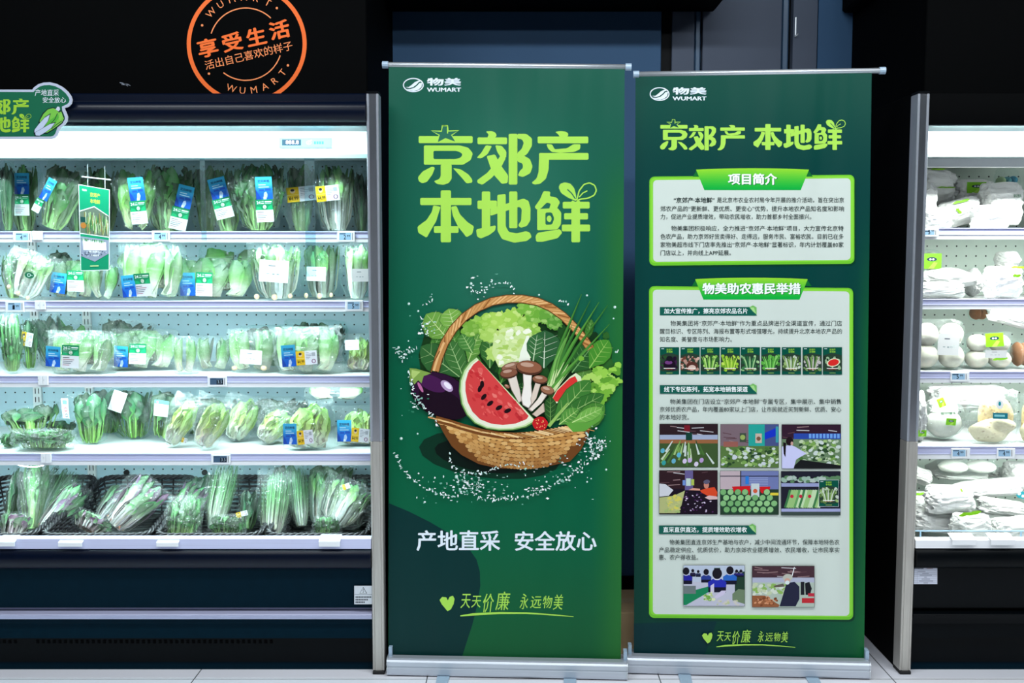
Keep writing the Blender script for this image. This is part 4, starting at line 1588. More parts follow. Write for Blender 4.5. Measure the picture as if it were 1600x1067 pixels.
    def f1(q, w, h):
        ceil_(q, w, h, .3, (44, 26, 32), 10)
        R(q, 0, .25, 1, .36, (160, 170, 196))
        R(q, .0, .36, 1, .46, (150, 96, 60))
        R(q, 0, .45, 1, 1, (60, 84, 44))
        P.up(.1)
        R(q, .42, .03, .52, .17, (120, 24, 36)); R(q, .45, .2, .56, .38, (14, 60, 48))
        for i in range(26):
            u = rnd.uniform(.02, .95); v = rnd.uniform(.62, .98)
            P.line([q(u, v), q(.5 + (u - .5) * .7, v - .25)], [h * .05, h * .02], rnd.choice(GR))
        P.up(.1)
        for (u, v, c) in ((.05, .62, (90, 170, 196)), (.33, .72, (90, 170, 200)), (.24, .86, (100, 170, 196)), (.07, .9, (50, 150, 150)), (.43, .86, (205, 190, 220)), (.52, .84, (196, 170, 214)), (.72, .84, (180, 150, 200)), (.63, .93, (210, 200, 220))):
            P.ell(*q(u, v), h * .05, h * .06, c, 20, 10)

    def f2(q, w, h):
        ceil_(q, w, h, .5, (120, 100, 108), 14)
        R(q, .48, 0, .76, .55, (36, 158, 146))
        R(q, .76, 0, 1, .52, (70, 80, 130)); R(q, 0, .5, 1, 1, (86, 116, 60))
        P.up(.1)
        P.poly([q(.76, .2), q(.95, .08), q(.95, .27), q(.76, .35)], (20, 50, 190)); R(q, .95, .05, 1, .42, (60, 150, 160))
        R(q, .6, .21, .71, .43, (196, 176, 160)); R(q, .33, .2, .44, .41, (60, 74, 60)); R(q, .05, .4, .3, .52, (150, 90, 80))
        P.up(.1)
        P.ell(*q(.38, .3), h * .06, h * .06, (150, 170, 90)); P.ell(*q(.655, .33), h * .05, h * .05, (120, 80, 60))
        blobs(q, w, h, 110, .02, .54, .98, .97, GR + [(200, 206, 214), (190, 200, 200)], .02, .06)

    def f3(q, w, h):
        ceil_(q, w, h, .35, (50, 26, 44), 7)
        R(q, .2, .2, 1, .4, (40, 70, 160)); R(q, .0, .33, 1, 1, (104, 130, 96))
        P.up(.1)
        for i in range(9):
            R(q, .46 + .06 * i, .21, .50 + .06 * i, .31, (110, 160, 220))
        blobs(q, w, h, 130, .3, .36, .98, .95, GR + [(205, 214, 200), (180, 196, 170)], .02, .06)
        P.up(.1)
        P.poly([q(.2, .95), q(.32, .8), q(1, .93), q(1, 1), q(.2, 1)], (22, 24, 26))
        P.poly([q(0, .5), q(.14, .46), q(.22, .5), q(.42, .66), q(.3, .75), q(.24, .8), q(.2, 1), q(0, 1)], (200, 200, 236))
        P.up(.1)
        P.ell(*q(.13, .38), h * .085, h * .1, (30, 16, 22)); P.poly([q(.02, .4), q(.07, .42), q(.06, .75), q(.03, .66)], (22, 14, 20)); P.ell(*q(.17, .43), h * .03, h * .045, (205, 160, 146))

    def f4(q, w, h):
        ceil_(q, w, h, .45, (46, 24, 30), 6)
        R(q, 0, .42, 1, 1, (24, 12, 28)); R(q, .44, 0, .58, .45, (100, 90, 140))
        P.up(.1)
        R(q, .46, .18, .54, .35, (190, 210, 200)); R(q, .4, .22, .45, .34, (110, 140, 200)); R(q, .55, .2, .6, .34, (170, 190, 80))
        P.poly([q(0, .3), q(.1, .31), q(.24, .45), q(.16, .58), q(0, .6)], (206, 206, 212))
        P.poly([q(0, .62), q(.25, .58), q(.44, .46), q(.38, .8), q(.3, .98), q(0, .98)], (176, 180, 120))
        P.up(.1)
        blobs(q, w, h, 40, .1, .58, .36, .95, [(210, 200, 90), (190, 190, 120), (160, 180, 110)], .02, .05)
        blobs(q, w, h, 46, .42, .5, .97, .96, [(220, 205, 226), (190, 170, 200), (70, 30, 80), (90, 40, 100)], .012, .022)
        P.up(.1)
        P.poly([q(.7, .45), q(.84, .4), q(.95, .38), q(1, .5), q(.98, .64), q(.86, .6), q(.72, .5)], (214, 70, 36))
        P.poly([q(.5, .45), q(.58, .4), q(.7, .42), q(.7, .46)], (216, 150, 130)); P.poly([q(.78, .62), q(.86, .57), q(1, .6), q(1, .66), q(.86, .67)], (216, 180, 180))
        P.up(.1)
        P.ell(*q(.81, .33), h * .06, h * .085, (200, 130, 110)); P.ell(*q(.815, .26), h * .075, h * .05, (90, 86, 110), -8)

    def f5(q, w, h):
        R(q, 0, 0, .36, .5, (190, 170, 176)); R(q, .36, 0, 1, .42, (110, 120, 170)); R(q, 0, .42, 1, 1, (36, 60, 44))
        P.up(.1)
        R(q, 0, .11, 1, .13, (40, 40, 56)); R(q, .34, 0, .36, .36, (40, 40, 56)); R(q, .43, .12, .49, .3, (40, 120, 206))
        for i in range(6):
            R(q, .5, .15 + .04 * i, .82, .165 + .04 * i, (150, 160, 200))
        P.up(.1)
        P.poly([q(.2, .36), q(.52, .34), q(.5, .55), q(.24, .5)], (206, 22, 30)); P.poly([q(.67, .36), q(.86, .36), q(.82, .56), q(.7, .5)], (206, 22, 30))
        R(q, .53, .29, .67, .6, (196, 206, 206)); R(q, .84, .5, 1, .56, (220, 200, 60))
        P.up(.1)
        P.ell(*q(.6, .46), h * .05, h * .05, (210, 90, 60))
        for (row, v, n_, off_) in ((0, .5, 7, 0), (1, .63, 8, .05), (2, .76, 8, 0), (3, .9, 8, .06)):
            for i in range(n_):
                u = .05 + i * .125 + off_
                if u < .96 and not (row == 0 and .5 < u < .68):
                    P.ell(*q(u, v), h * .082, h * .085, (34, 74, 48), -30, 14)
                    P.up(.05)
                    P.ell(*q(u, v - .015), h * .07, h * .066, rnd.choice([(130, 184, 120), (116, 172, 108), (146, 196, 132)]), -30, 14)
                    P.layer -= .05
            P.up(.06)

    def f6(q, w, h):
        R(q, 0, 0, 1, 1, (30, 30, 44))
        P.up(.1)
        blobs(q, w, h, 40, .02, .14, .95, .24, [(150, 176, 160), (176, 190, 180), (90, 130, 90)], .03, .08)
        P.up(.1)
        R(q, 0, .27, .95, .35, (150, 156, 196)); R(q, 0, .85, 1, .92, (160, 164, 206)); R(q, 0, .92, 1, 1, (60, 74, 70))
        for i in range(15):
            u = .05 + .04 * i
            P.line([q(u + .02, .83), q(u + .07, .6), q(u + .1, .42)], [h * .07, h * .06, h * .05], rnd.choice([(150, 190, 120), (190, 214, 170), (96, 156, 90), (60, 120, 70)]))
        P.up(.1)
        for u in (.18, .33, .48):
            P.ell(*q(u, .57), h * .04, h * .04, (190, 40, 60))
        a, b_ = q(.64, .2), q(.97, .8)
        P.rect(a[0] - .4, a[1] - .4, b_[0] + .4, b_[1] + .4, (214, 216, 226))
        mini_poster(P, a[0], a[1], b_[0], b_[1], 'cane', rnd)

    def f7(q, w, h):
        R(q, 0, 0, 1, .5, (186, 196, 214)); R(q, 0, .4, 1, 1, (190, 190, 206))
        P.up(.1)
        P.poly([q(0, .68), q(.45, .5), q(.5, .58), q(.04, .98), q(0, .98)], (20, 130, 84)); R(q, .5, .06, .6, .3, (40, 80, 64)); R(q, .0, .5, .2, .7, (110, 120, 120)); R(q, .84, .15, 1, .7, (30, 60, 44))
        P.poly([q(.8, .7), q(.9, .58), q(1, .6), q(1, .95), q(.8, .86)], (110, 130, 100))
        P.up(.1)

        def person(u, v, s_, body):
            P.poly([q(u - s_ * .9, v + s_ * 2.9), q(u - s_ * .95, v + s_ * 1.3), q(u - s_ * .4, v + s_ * .8), q(u + s_ * .4, v + s_ * .8), q(u + s_ * .95, v + s_ * 1.3), q(u + s_ * .9, v + s_ * 2.9)], (16, 16, 40))
            P.up(.05)
            P.poly([q(u - s_ * .9, v + s_ * 2.1), q(u - s_ * .95, v + s_ * 1.3), q(u - s_ * .4, v + s_ * .8), q(u + s_ * .4, v + s_ * .8), q(u + s_ * .95, v + s_ * 1.3), q(u + s_ * .9, v + s_ * 2.1)], body)
            P.ell(*q(u, v + s_ * .7), s_ * w * .4, s_ * h * .3, (206, 204, 220))
            P.ell(*q(u, v), s_ * w * .5, s_ * h * .85, (22, 18, 30))
            P.up(.05)
        person(.15, .13, .05, (30, 24, 60)); person(.24, .15, .045, (30, 40, 80)); person(.87, .14, .05, (36, 30, 110)); person(.94, .14, .05, (40, 36, 110))
        person(.04, .14, .11, (34, 34, 150)); person(.37, .16, .09, (40, 60, 140)); person(.76, .12, .12, (40, 100, 190)); person(.55, .2, .16, (36, 44, 170))
        P.poly([q(.44, .5), q(.5, .44), q(.5, .66), q(.44, .7)], (206, 196, 220)); P.poly([q(.5, .78), q(.62, .62), q(.7, .62), q(.66, .72), q(.54, .82)], (206, 196, 220))
        P.up(.1)
        blobs(q, w, h, 26, .34, .66, .5, .86, [(190, 206, 130), (120, 170, 70), (220, 226, 180)], .02, .045)
        blobs(q, w, h, 20, .52, .86, .9, .97, [(206, 200, 190), (190, 196, 150)], .02, .04)

    def f8(q, w, h):
        ceil_(q, w, h, .32, (70, 44, 52), 16)
        R(q, 0, .28, 1, .45, (176, 180, 200)); R(q, 0, .4, 1, 1, (176, 190, 176))
        P.up(.1)
        P.line([q(.68, .02), q(.64, .25)], h * .02, (240, 244, 246))
        blobs(q, w, h, 50, .02, .45, .55, .7, [(196, 206, 170), (214, 220, 204), (140, 180, 90)], .03, .06)
        P.poly([q(0, .72), q(.2, .72), q(.44, .95), q(.42, 1), q(0, 1)], (150, 90, 56))
        blobs(q, w, h, 30, .02, .75, .4, .96, [(190, 120, 80), (214, 150, 110), (120, 64, 36)], .02, .04)
        P.up(.1)
        R(q, .78, .38, .84, .7, (26, 26, 34)); P.poly([q(.85, .42), q(.92, .38), q(.96, .55), q(.93, .7), q(.86, .7)], (20, 20, 28)); R(q, .8, .78, 1, .9, (190, 40, 50)); R(q, .9, .66, 1, .74, (190, 40, 60))
        P.poly([q(.5, .68), q(.55, .42), q(.68, .38), q(.76, .5), q(.76, .8), q(.7, .98), q(.44, .98)], (34, 36, 60))
        P.poly([q(.34, .48), q(.5, .42), q(.52, .5), q(.36, .52)], (100, 90, 80))
        P.up(.1)
        P.ell(*q(.57, .28), h * .12, h * .09, (190, 190, 176), -10); P.ell(*q(.565, .36), h * .07, h * .07, (206, 160, 140))
        P.up(.1)
        P.ell(*q(.565, .4), h * .055, h * .05, (220, 230, 230))
    p8 = lambda a, b_, c, d: (*c8(a, b_), *c8(c, d))
    p9 = lambda a, b_, c, d: (*c9(a, b_), *c9(c, d))
    photo(*p8(159, 760, 443, 971), f1)
    photo(*p8(457, 762, 741, 973), f2)
    photo(*p8(757, 763, 1045, 977), f3)
    photo(*p9(154, 45, 432, 254), f4)
    photo(*p9(446, 47, 725, 256), f5)
    photo(*p9(738, 49, 1021, 259), f6)
    photo(*p9(270, 500, 562, 694), f7)
    photo(*p9(599, 503, 896, 699), f8)
    handwriting(P, *c9(358, 812), *c9(805, 900), LIME)


LEAN1, LEAN2 = 0.045, 0.045
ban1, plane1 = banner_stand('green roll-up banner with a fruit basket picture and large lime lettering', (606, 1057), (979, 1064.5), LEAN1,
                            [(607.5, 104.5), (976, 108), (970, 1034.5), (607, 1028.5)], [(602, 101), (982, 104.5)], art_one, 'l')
ban2, plane2 = banner_stand('green roll-up banner with two pale text panels and small photos', (981.8, 1054), (1358.5, 1063), LEAN2,
                            [(993, 118), (1362, 112), (1350, 1034), (990.5, 1026)], [(994, 116), (1379, 110)], art_two, 'r')

# cardboard box behind the banners
bx = Build()
Yb0 = flo(900, 1022).y
bx.box(.18, xx(1012, 1000, Yb0), Yb0, Yb0 + .26, 0.0, .155, bev=.002)
cb = thing('cardboard_box', 'brown cardboard box on the floor behind the gap between the banners', 'box', (.31, Yb0 + .13, 0))
obj('carton', bx, M['card'], cb)
obj('tape', Build().box(.1801, xx(1012, 1000, Yb0) - .0001, Yb0 + .105, Yb0 + .155, .1551, .1556), M['tape'], cb)
# junction box on the side of the left case
jp = at(604, 950, 3.50)
jb = Build().box(-.4398, -.420, 3.50, 3.58, zz(986, 3.50), zz(948, 3.50), bev=.003)
tag(obj('junction_box', jb, M['plastic_grey']), 'small grey box fixed low on the case side, left of the big banner', 'box')

# ================================================================== small fittings of the cases
def quad_print(root, name, P, Y, m='decal', th=.0012, back='rail_white', step=.0001):
    """a printed card standing at depth Y, page units are photo pixels"""
    us = [p[0] for p in P.p]; vs = [p[1] for p in P.p]
    B = P.build(lambda u, v, l: (u, Y - .0002 - l * step, v))
    n = len(B.v)
    return obj(name, B, M[m], root)


def px_at(Y):
    return lambda x, y: (xx(x, y, Y), zz(y, Y))


# thermometer strip on the light panel
Yt = 3.5285
P = Print(px_at(Yt), 1.1)
P.rect(437, 216, 518.5, 231, '#5f9bb0')
P.rect(438.5, 217.3, 517, 229, '#63aecf')
P.rect(441, 218, 471, 227.5, '#0b2a3a')
P.text('888.8', 447, 467, 225.5, 6, '#c89aa8', .0)
P.ring(483, 223, 3.6, 2.6, .7, '#e6f4fa'); P.line([(481, 226), (485, 219.5), (488, 219)], .7, '#e6f4fa')
for i in range(4):
    P.rect(491 + 4 * i, 221, 494 + 4 * i, 225.5, '#2a6a90')
td = Build().box(xx(436.5, 220, Yt), xx(519, 220, Yt), Yt - .004, Yt + .001, zz(231.5, Yt), zz(215.5, Yt), bev=.001)
tdo = obj('thermometer_display', td, M['plastic_grey'], left_case)
quad_print(tdo, 'display_face', P, Yt - .0041)

# warning label on the kick panel, notice on the other case
Yk = YF - .009
P = Print(px_at(Yk), 1.0)
P.rect(553.5, 915, 581.5, 944, '#c9ced4')
P.line([(567.5, 917.5), (573, 927), (562, 927)], 1.0, '#20242a', closed=True)
P.line([(568.5, 919.5), (566.8, 923), (568.6, 923), (567, 926)], .8, '#20242a')
P.rect(554, 928.3, 581, 928.8, '#5a6068')
for j in range(3):
    for i in range(10 - j * 2):
        P.rect(555.5 + i * 2.5, 931.5 + j * 4, 557.4 + i * 2.5, 934 + j * 4, '#3a3f46')
quad_print(left_case, 'warning_label', P, Yk)
P = Print(lambda x, y: (max(xx(x, y, Yk), RX0 + .002), zz(y, Yk)), 1.0)
P.rect(1420, 885, 1464.5, 912.5, '#c4c8d6')
for i in range(7):
    P.rect(1428 + i * 2.2, 886.8, 1429.6 + i * 2.2, 889, '#4a4c58')
for i in range(5):
    P.rect(1448 + i * 1.9, 886.4, 1449.4 + i * 1.9, 888.6, '#7a4a58')
for j in range(7):
    P.rect(1421, 891.5 + j * 3, 1463, 891.8 + j * 3, '#8a8e9c')
    P.rect(1434 + (j * 7) % 11, 892.3 + j * 3, 1446 + (j * 5) % 13, 893.3 + j * 3, '#7c8090')
P.rect(1433, 891, 1433.3, 912, '#8a8e9c')
quad_print(right_case, 'paper_notice', P, Yk)

# scratches on the bumper
rnd = random.Random(3)
# uprights, plugs and joints of the left case
def part_box(name, x0, x1, y0, y1, z0, z1, m, parent=None, bev=.001):
    return obj(name, Build().box(x0, x1, y0, y1, z0, z1, bev=bev), M[m], parent or left_case)


for pxu in (58, 139):
    xu = xx(pxu, 600, 4.11)
    B = Build().box(xu - .017, xu + .017, 4.106, 4.1195, .40, 1.80)
    zc_ = .45
    while zc_ < 1.78:
        for sx in (-.007, .007):
            B.box(xu + sx - .0016, xu + sx + .0016, 4.1052, 4.106, zc_, zc_ + .022, mi=1)
        zc_ += .036
    obj('slotted_upright', B, [M['white'], M['rubber']], left_case)
for pxh in (198, 320):
    c_ = at(pxh, 738, 4.118)
    ring = Build().tube([(c_.x, 4.1195, c_.z), (c_.x, 4.112, c_.z)], .0115, 18)
    obj('hole_plug', ring, M['rubber'], left_case)
for k, (ra, rb) in enumerate(RL, 1):
    Y = SH_Y[k] - .006
    for (a, b_) in ((56.5, 63.8), (64.2, 72.5)):
        j = part_box('joint_cover', xx(a, 500, Y), xx(b_, 500, Y), Y - .006, Y, zz(rb - 3.5, Y), zz(ra - .5, Y), 'rail_white')
        B = Build()
        c_ = at((a + b_) / 2, (ra + rb) / 2 - 2, Y - .006)
        B.tube([(c_.x, Y - .0059, c_.z), (c_.x, Y - .0068, c_.z)], .0018, 8)
        obj('rivet', B, M['alu_plain'], j)
cp = [at(x, y, 3.53) for x, y in ((22, 724), (32, 727.5), (45, 729.5), (58, 729.5), (68, 727), (73, 722))]
obj('white_cable', Build().tube(cp, .0022, 6), M['rail_white'], left_case, smooth=True)

# white ticket clips on the deck rails
def deck_clip(case_l, pa, pb, py0, py1, label):
    Y = YF - .022
    B = Build()
    x0, x1 = xx(pa, 845, Y), xx(pb, 845, Y)
    z0, z1 = zz(py1, Y), zz(py0 + 2, Y)
    B.prof([(Y - .012, z0), (Y - .012, z1 - .003), (Y + .030, z1 + .010), (Y + .030, z1 + .008), (Y - .0095, z1 - .006), (Y - .0095, z0)], x0, x1)
    o = tag(obj('ticket_holder', B, M['rail_white']), label, 'price holder', 'white ticket holders on the deck rails')
    return o


deck_clip(0, -2, 25, 842, 852, 'white ticket holder on the lower front rail at the left frame edge')
deck_clip(0, 93, 130, 843, 852.5, 'white ticket holder on the lower front rail below the first dark basket')
deck_clip(0, 246, 280, 843, 852.5, 'white ticket holder on the lower front rail below the middle dark basket')
deck_clip(0, 499, 532, 841, 852.5, 'white ticket holder on the lower front rail nearest the steel post')
deck_clip(1, 1486, 1523, 838.5, 850, 'white ticket holder on the right case rail, nearer the steel post')
deck_clip(1, 1546, 1583, 838.5, 850, 'white ticket holder on the right case rail, farther from the post')


def price_tag(px, py, Y, txt, label, dark=False, w=29.0, h=17.0):
    Yf = Y - .006
    k = mpp(Yf, py)
    c_ = at(px, py, Yf)
    root = thing('electronic_price_tag', label, 'price tag', (c_.x, Yf, c_.z - h * k / 2), 'electronic price tags on the shelf rails')
    obj('tag_body', Build().box(c_.x - w * k / 2, c_.x + w * k / 2, Yf - .006, Yf, c_.z - h * k / 2, c_.z + h * k / 2, bev=.0015), M['rail_white'], root)
    P = Print(px_at(Yf - .006), .9)
    x0, y0 = px - w / 2, py - h / 2
    sc = '#9cc0dc' if not dark else '#46607a'
    P.rect(x0 + 3, y0 + 2.8, x0 + w - 6, y0 + h - 3, sc)
    P.rect(x0 + 3.6, y0 + 3.4, x0 + 13, y0 + 5, '#2a4a66')
    if dark:
        P.rect(x0 + 13.5, y0 + 5.5, x0 + w - 6.3, y0 + h - 3.3, '#101c2a')
        P.text(txt, x0 + 15, x0 + w - 8, y0 + h - 5, 5.0, '#a9bccb')
    else:
        a, b_ = txt.split('.')
        P.text(a, x0 + 10, x0 + 13.6, y0 + h - 4, 7, '#0e1c26', .02)
        P.text(b_, x0 + 15, x0 + 20, y0 + h - 7.6, 3.4, '#0e1c26', .02)
    P.rect(x0 + w - 4.6, y0 + 3, x0 + w - 3.6, y0 + h - 3, '#50585f')
    B = P.build(lambda u, v, l: (u, Yf - .0062 - l * .0001, v))
    obj('screen', B, M['decal'], root)


price_tag(36, 370, SH_Y[1], '4.99', 'electronic price tag reading four, at the left end of the top shelf rail')
price_tag(252, 369, SH_Y[1], '4.99', 'electronic price tag reading four, in the middle of the top shelf rail', w=28)
price_tag(541, 369.5, SH_Y[1], '2.99', 'electronic price tag reading two, on the top shelf rail near the post', w=28)
price_tag(24, 479, SH_Y[2], '1.99', 'electronic price tag reading one, at the left of the second shelf rail')
price_tag(554, 477.5, SH_Y[2], '5.99', 'electronic price tag reading five, on the second shelf rail near the post', w=28)
price_tag(340, 596, SH_Y[3], '3.5', 'two panel price tag with dark half on the third shelf rail', True, w=30, h=16)
price_tag(345.5, 717.5, SH_Y[4], '3.5', 'two panel price tag with dark half on the fourth shelf rail', True, w=30, h=16)
price_tag(1453, 363.5, SH_Y[1], '5.99', 'price tag half hidden by the post on the right case top rail', w=26, h=13)
price_tag(1499, 588.5, SH_Y[3], '5.99', 'price tag reading five on the third rail of the right case', w=29, h=15)
price_tag(1500, 708, SH_Y[4], '4.99', 'left price tag reading four on the fourth rail of the right case', w=29, h=16)
price_tag(1571, 708, SH_Y[4], '4.99', 'right price tag reading four on the fourth rail of the right case', w=28, h=16)

# clear strips hanging in front of the shelves
for (a, b_, y0, y1, lb) in ((313, 321, 243, 376, 'clear plastic strip hanging before the top shelf, left of the frilly bags'), (476, 492, 243, 432, 'wider clear plastic strip hanging before the upper shelves near the post')):
    Y = 3.535
    B = Build().box(xx(a, 300, Y), xx(b_, 300, Y), Y, Y + .0015, zz(y1, Y), zz(y0, Y))
    tag(obj('clear_hanging_strip', B, M['film_clear']), lb, 'plastic strip', 'clear strips before the shelves')

# narrow hanging poster
Yp = 3.525
root = thing('hanging_poster', 'narrow green hanging poster with a chive picture in front of the upper shelves', 'poster', tuple(at(147, 422, Yp)))
cf = corner_fn([(123.5, 289), (170.5, 297), (170, 421), (127, 422.5)])


def pmap(x, y):
    return px_at(Yp)(*cf(x, y))


P = Print(pmap, 1.0)
P.poly([(-.02, -.008), (1.02, -.008), (1.02, 1.008), (-.02, 1.008)], '#e8eeee'); P.up()
P.rect(0, 0, 1, 1, '#0a8a62'); P.up()
P.text('物美', .10, .26, .062, .026, '#e4f2ee', .02)
P.text('京郊产', .36, .70, .118, .055, '#b9d64a', .03)
P.text('本地鲜', .36, .70, .195, .055, '#b9d64a', .03)
P.poly([(0, .30), (.5, .225), (1, .325), (1, .60), (0, .57)], '#dfeae6'); P.up(.5)
P.poly([(0, .312), (.5, .238), (1, .337), (1, .588), (0, .56)], '#5d6a5c'); P.up(.5)
rnd = random.Random(21)
for i in range(90):
    u = rnd.uniform(.16, .98); v = rnd.uniform(.30, .46)
    P.line([(u, v), (u + rnd.uniform(-.02, .02), v + .06), (u + rnd.uniform(-.03, .03), min(.575, v + .13))], [.02, .022, .014], rnd.choice(['#3f7a3c', '#6f9a58', '#a7b98c', '#2e5a3a', '#8d7a3e', '#c4cdb0']))
P.ell(.12, .47, .1, .035, '#a86a2c', 0, 14); P.rect(.02, .37, .2, .43, '#123f3a')
P.up(.5)
P.poly([(0, .60), (1, .63), (1, .80), (.5, .90), (0, .83)], '#8b93a6'); P.up(.4)
P.poly([(.08, .635), (.9, .66), (.92, .76), (.1, .76)], '#f2f6f6')
for i in range(40):
    u = rnd.uniform(.03, .95)
    P.line([(u, .618 + .03 * u), (u + rnd.uniform(-.02, .02), .65 + .03 * u)], [.02, .01], rnd.choice(['#4a8a50', '#2c6a48', '#9cc49a']))
for i in range(40):
    u, v = rnd.uniform(.04, .94), rnd.uniform(.77, .83)
    P.ell(u, v, .03, .01, rnd.choice(['#6a7288', '#a9b0c0', '#4c5468']), 0, 8)
P.text('安全放心', .3, .72, .79, .025, '#f4f6f8', .02)
P.text('产地直采', .36, .66, .835, .022, '#f4f6f8', .02)
P.rect(.33, .945, .64, .957, '#cfe6a0')
obj('printed_card', P.build(lambda u, v, l: (u, Yp - .0003 - l * .00012, v)), M['print'], root)
cc = [at(*cf(u, v), Yp) for u, v in ((-.02, -.008), (1.02, -.008), (1.02, 1.008), (-.02, 1.008))]
B = Build().add([tuple(c) for c in cc] + [(c.x, c.y + .0012, c.z) for c in cc], [(3, 2, 1, 0)[::-1], (4, 5, 6, 7), (0, 1, 5, 4), (1, 2, 6, 5), (2, 3, 7, 6), (3, 0, 4, 7)])
obj('card_back', B, M['rail_white'], root)
B = Build()
h0, h1 = at(128, 276, Yp + .004), at(173, 281, Yp + .004)
B.tube([h0, h1], .0022, 8)
for t in (.2, .8):
    p = h0 + (h1 - h0) * t
    B.tube([p, (p.x, p.y - .002, p.z - .035)], .0007, 6)
    B.tube([p, (p.x, p.y + .003, p.z + .045)], .0004, 5)
obj('hanger', B, M['rail_white'], root)

# shaped header sign clipped to the canopy
Ys = 3.325
root = thing('shelf_header_sign', 'green cut-out sign with white edge and cartoon cabbage on the canopy, top left', 'sign', tuple(at(20, 216, Ys)))


def outline(off):
    o = [(-175, 140), (50.5, 140), (53, 136.5), (60, 131.5), (68, 129), (78, 128.5), (88, 130.8), (98, 136), (106, 143), (111, 150), (113, 156), (111.5, 162), (107, 166.5), (100.5, 168.5), (101.5, 172), (103.5, 176), (105.5, 182), (105, 189), (101, 194.5), (94, 200), (92, 206), (90, 211), (86, 215.5), (80, 217.5), (-175, 217.5)]
    if off:
        n = len(o)
        out = []
        for i in range(n):
            a, b_, c_ = Vector(o[i - 1]), Vector(o[i]), Vector(o[(i + 1) % n])
            t = ((b_ - a).normalized() + (c_ - b_).normalized())
            t = t.normalized() if t.length > 1e-6 else Vector((1, 0))
            nn = Vector((-t.y, t.x))
            out.append(tuple(b_ + nn * off))
        return out
    return o


mp_ = px_at(Ys)
o3 = [mp_(x, y) for x, y in outline(0)]
B = Build()
n = len(o3)
vs = [(u, Ys, v) for u, v in o3] + [(u, Ys + .005, v) for u, v in o3]
fs = [(i, (i + 1) % n, n + (i + 1) % n, n + i) for i in range(n)]
for t in tessellate_polygon([[Vector((u, v, 0)) for u, v in o3]]):
    fs.append(tuple(t)); fs.append(tuple(n + k for k in reversed(t)))
B.add(vs, fs)
obj('sign_board', B, M['rail_white'], root)
P = Print(mp_, .8)
P.poly(outline(0), '#c3cbe0'); P.up()
P.poly(outline(4.3), '#14694a'); P.up()
slogan_in(P, '京郊产', -39, 154, 46, 179, '#a3d53c', '#14694a')
slogan_in(P, '本地鲜', -39, 182, 47, 207, '#a3d53c', '#14694a')
P.text('产地直采', 54.5, 92, 150, 10.2, '#e3ebf4', .01, shear=.05)
P.text('安全放心', 66.5, 103, 161, 9.4, '#e3ebf4', .01, shear=.05)
K = '#14202c'
leafp = [(62, 189), (68, 178), (75, 171), (83, 169), (89, 171), (92, 176), (96, 174), (97.5, 180), (100, 185), (97, 191), (91, 196), (84, 201), (74, 207), (66, 208)]
P.poly([(60, 191), (66.5, 177), (74.5, 169.7), (83, 167.5), (90, 169.5), (92.5, 173), (97, 172.5), (99.3, 180), (101.5, 185), (98, 192.5), (92, 197.5), (84, 203), (74, 209), (64, 209.5)], K); P.up(.4)
P.poly(leafp, '#7ecb4e'); P.up(.4)
P.poly([(66, 200), (78, 188), (88, 181), (91, 178), (92, 184), (86, 193), (74, 203)], '#58b83f')
P.poly([(93, 178), (97, 177), (98.5, 183), (94, 189), (92, 185)], '#8fd65e')
P.line([(65, 192), (72, 184), (79, 178)], 1.0, K); P.line([(90, 177), (86, 186), (78, 195), (70, 203)], 1.0, K); P.line([(97, 189), (88, 195), (80, 202)], 1.0, K)
P.up(.3)
for st in ([(78, 179), (70, 184), (60, 195), (54, 203), (54, 208), (60, 207), (68, 199), (75, 189)], [(86, 192), (78, 194), (66, 201), (55, 207), (56, 211.5), (62, 212), (72, 206), (80, 200)]):
    cxm = sum(p[0] for p in st) / 8; cym = sum(p[1] for p in st) / 8
    P.poly([(cxm + (x - cxm) * 1.12, cym + (y - cym) * 1.14) for x, y in st], K); P.up(.2)
    P.poly(st, '#c8d6ee'); P.up(.2)
P.poly([(87, 171), (90, 166.5), (93, 167), (94, 171), (92, 174)], '#d6deee')
obj('sign_print', P.build(lambda u, v, l: (u, Ys - .0002 - l * .0001, v)), M['decal'], root)

# wire fence on the deck of the right case
B = Build()
Yw = 3.395
za, zb_, zc_ = zz(829.5, Yw), zz(839.5, Yw), zz(846, Yw)
B.tube([(RX0 + .004, Yw, za), (RX1, Yw, za)], .0022, 6)
B.tube([(RX0 + .004, Yw, zb_), (RX1, Yw, zb_)], .0014, 6)
x_ = xx(1438, 835, Yw)
while x_ < RX1:
    B.box(x_ - .0025, x_ + .0025, Yw - .002, Yw + .002, zc_, za)
    x_ += .35
obj('wire_fence', B, M['sky_rail'], right_case)


# ================================================================== produce
def unit_mesh(name, B, m, smooth=True):
    me = bpy.data.meshes.new(name)
    me.from_pydata([tuple(v) for v in B.v], [], B.f)
    if B.c:
        a = me.color_attributes.new('Col', 'FLOAT_COLOR', 'POINT')
        fl_ = []
        for c in B.c:
            fl_.extend((c[0], c[1], c[2], 1.0))
        a.data.foreach_set('color', fl_)
    me.materials.append(m)
    if smooth:
        me.polygons.foreach_set('use_smooth', [True] * len(me.polygons))
    return me


def bez(a, b_, c_, t):
    return a * (1 - t) ** 2 + b_ * 2 * t * (1 - t) + c_ * t * t


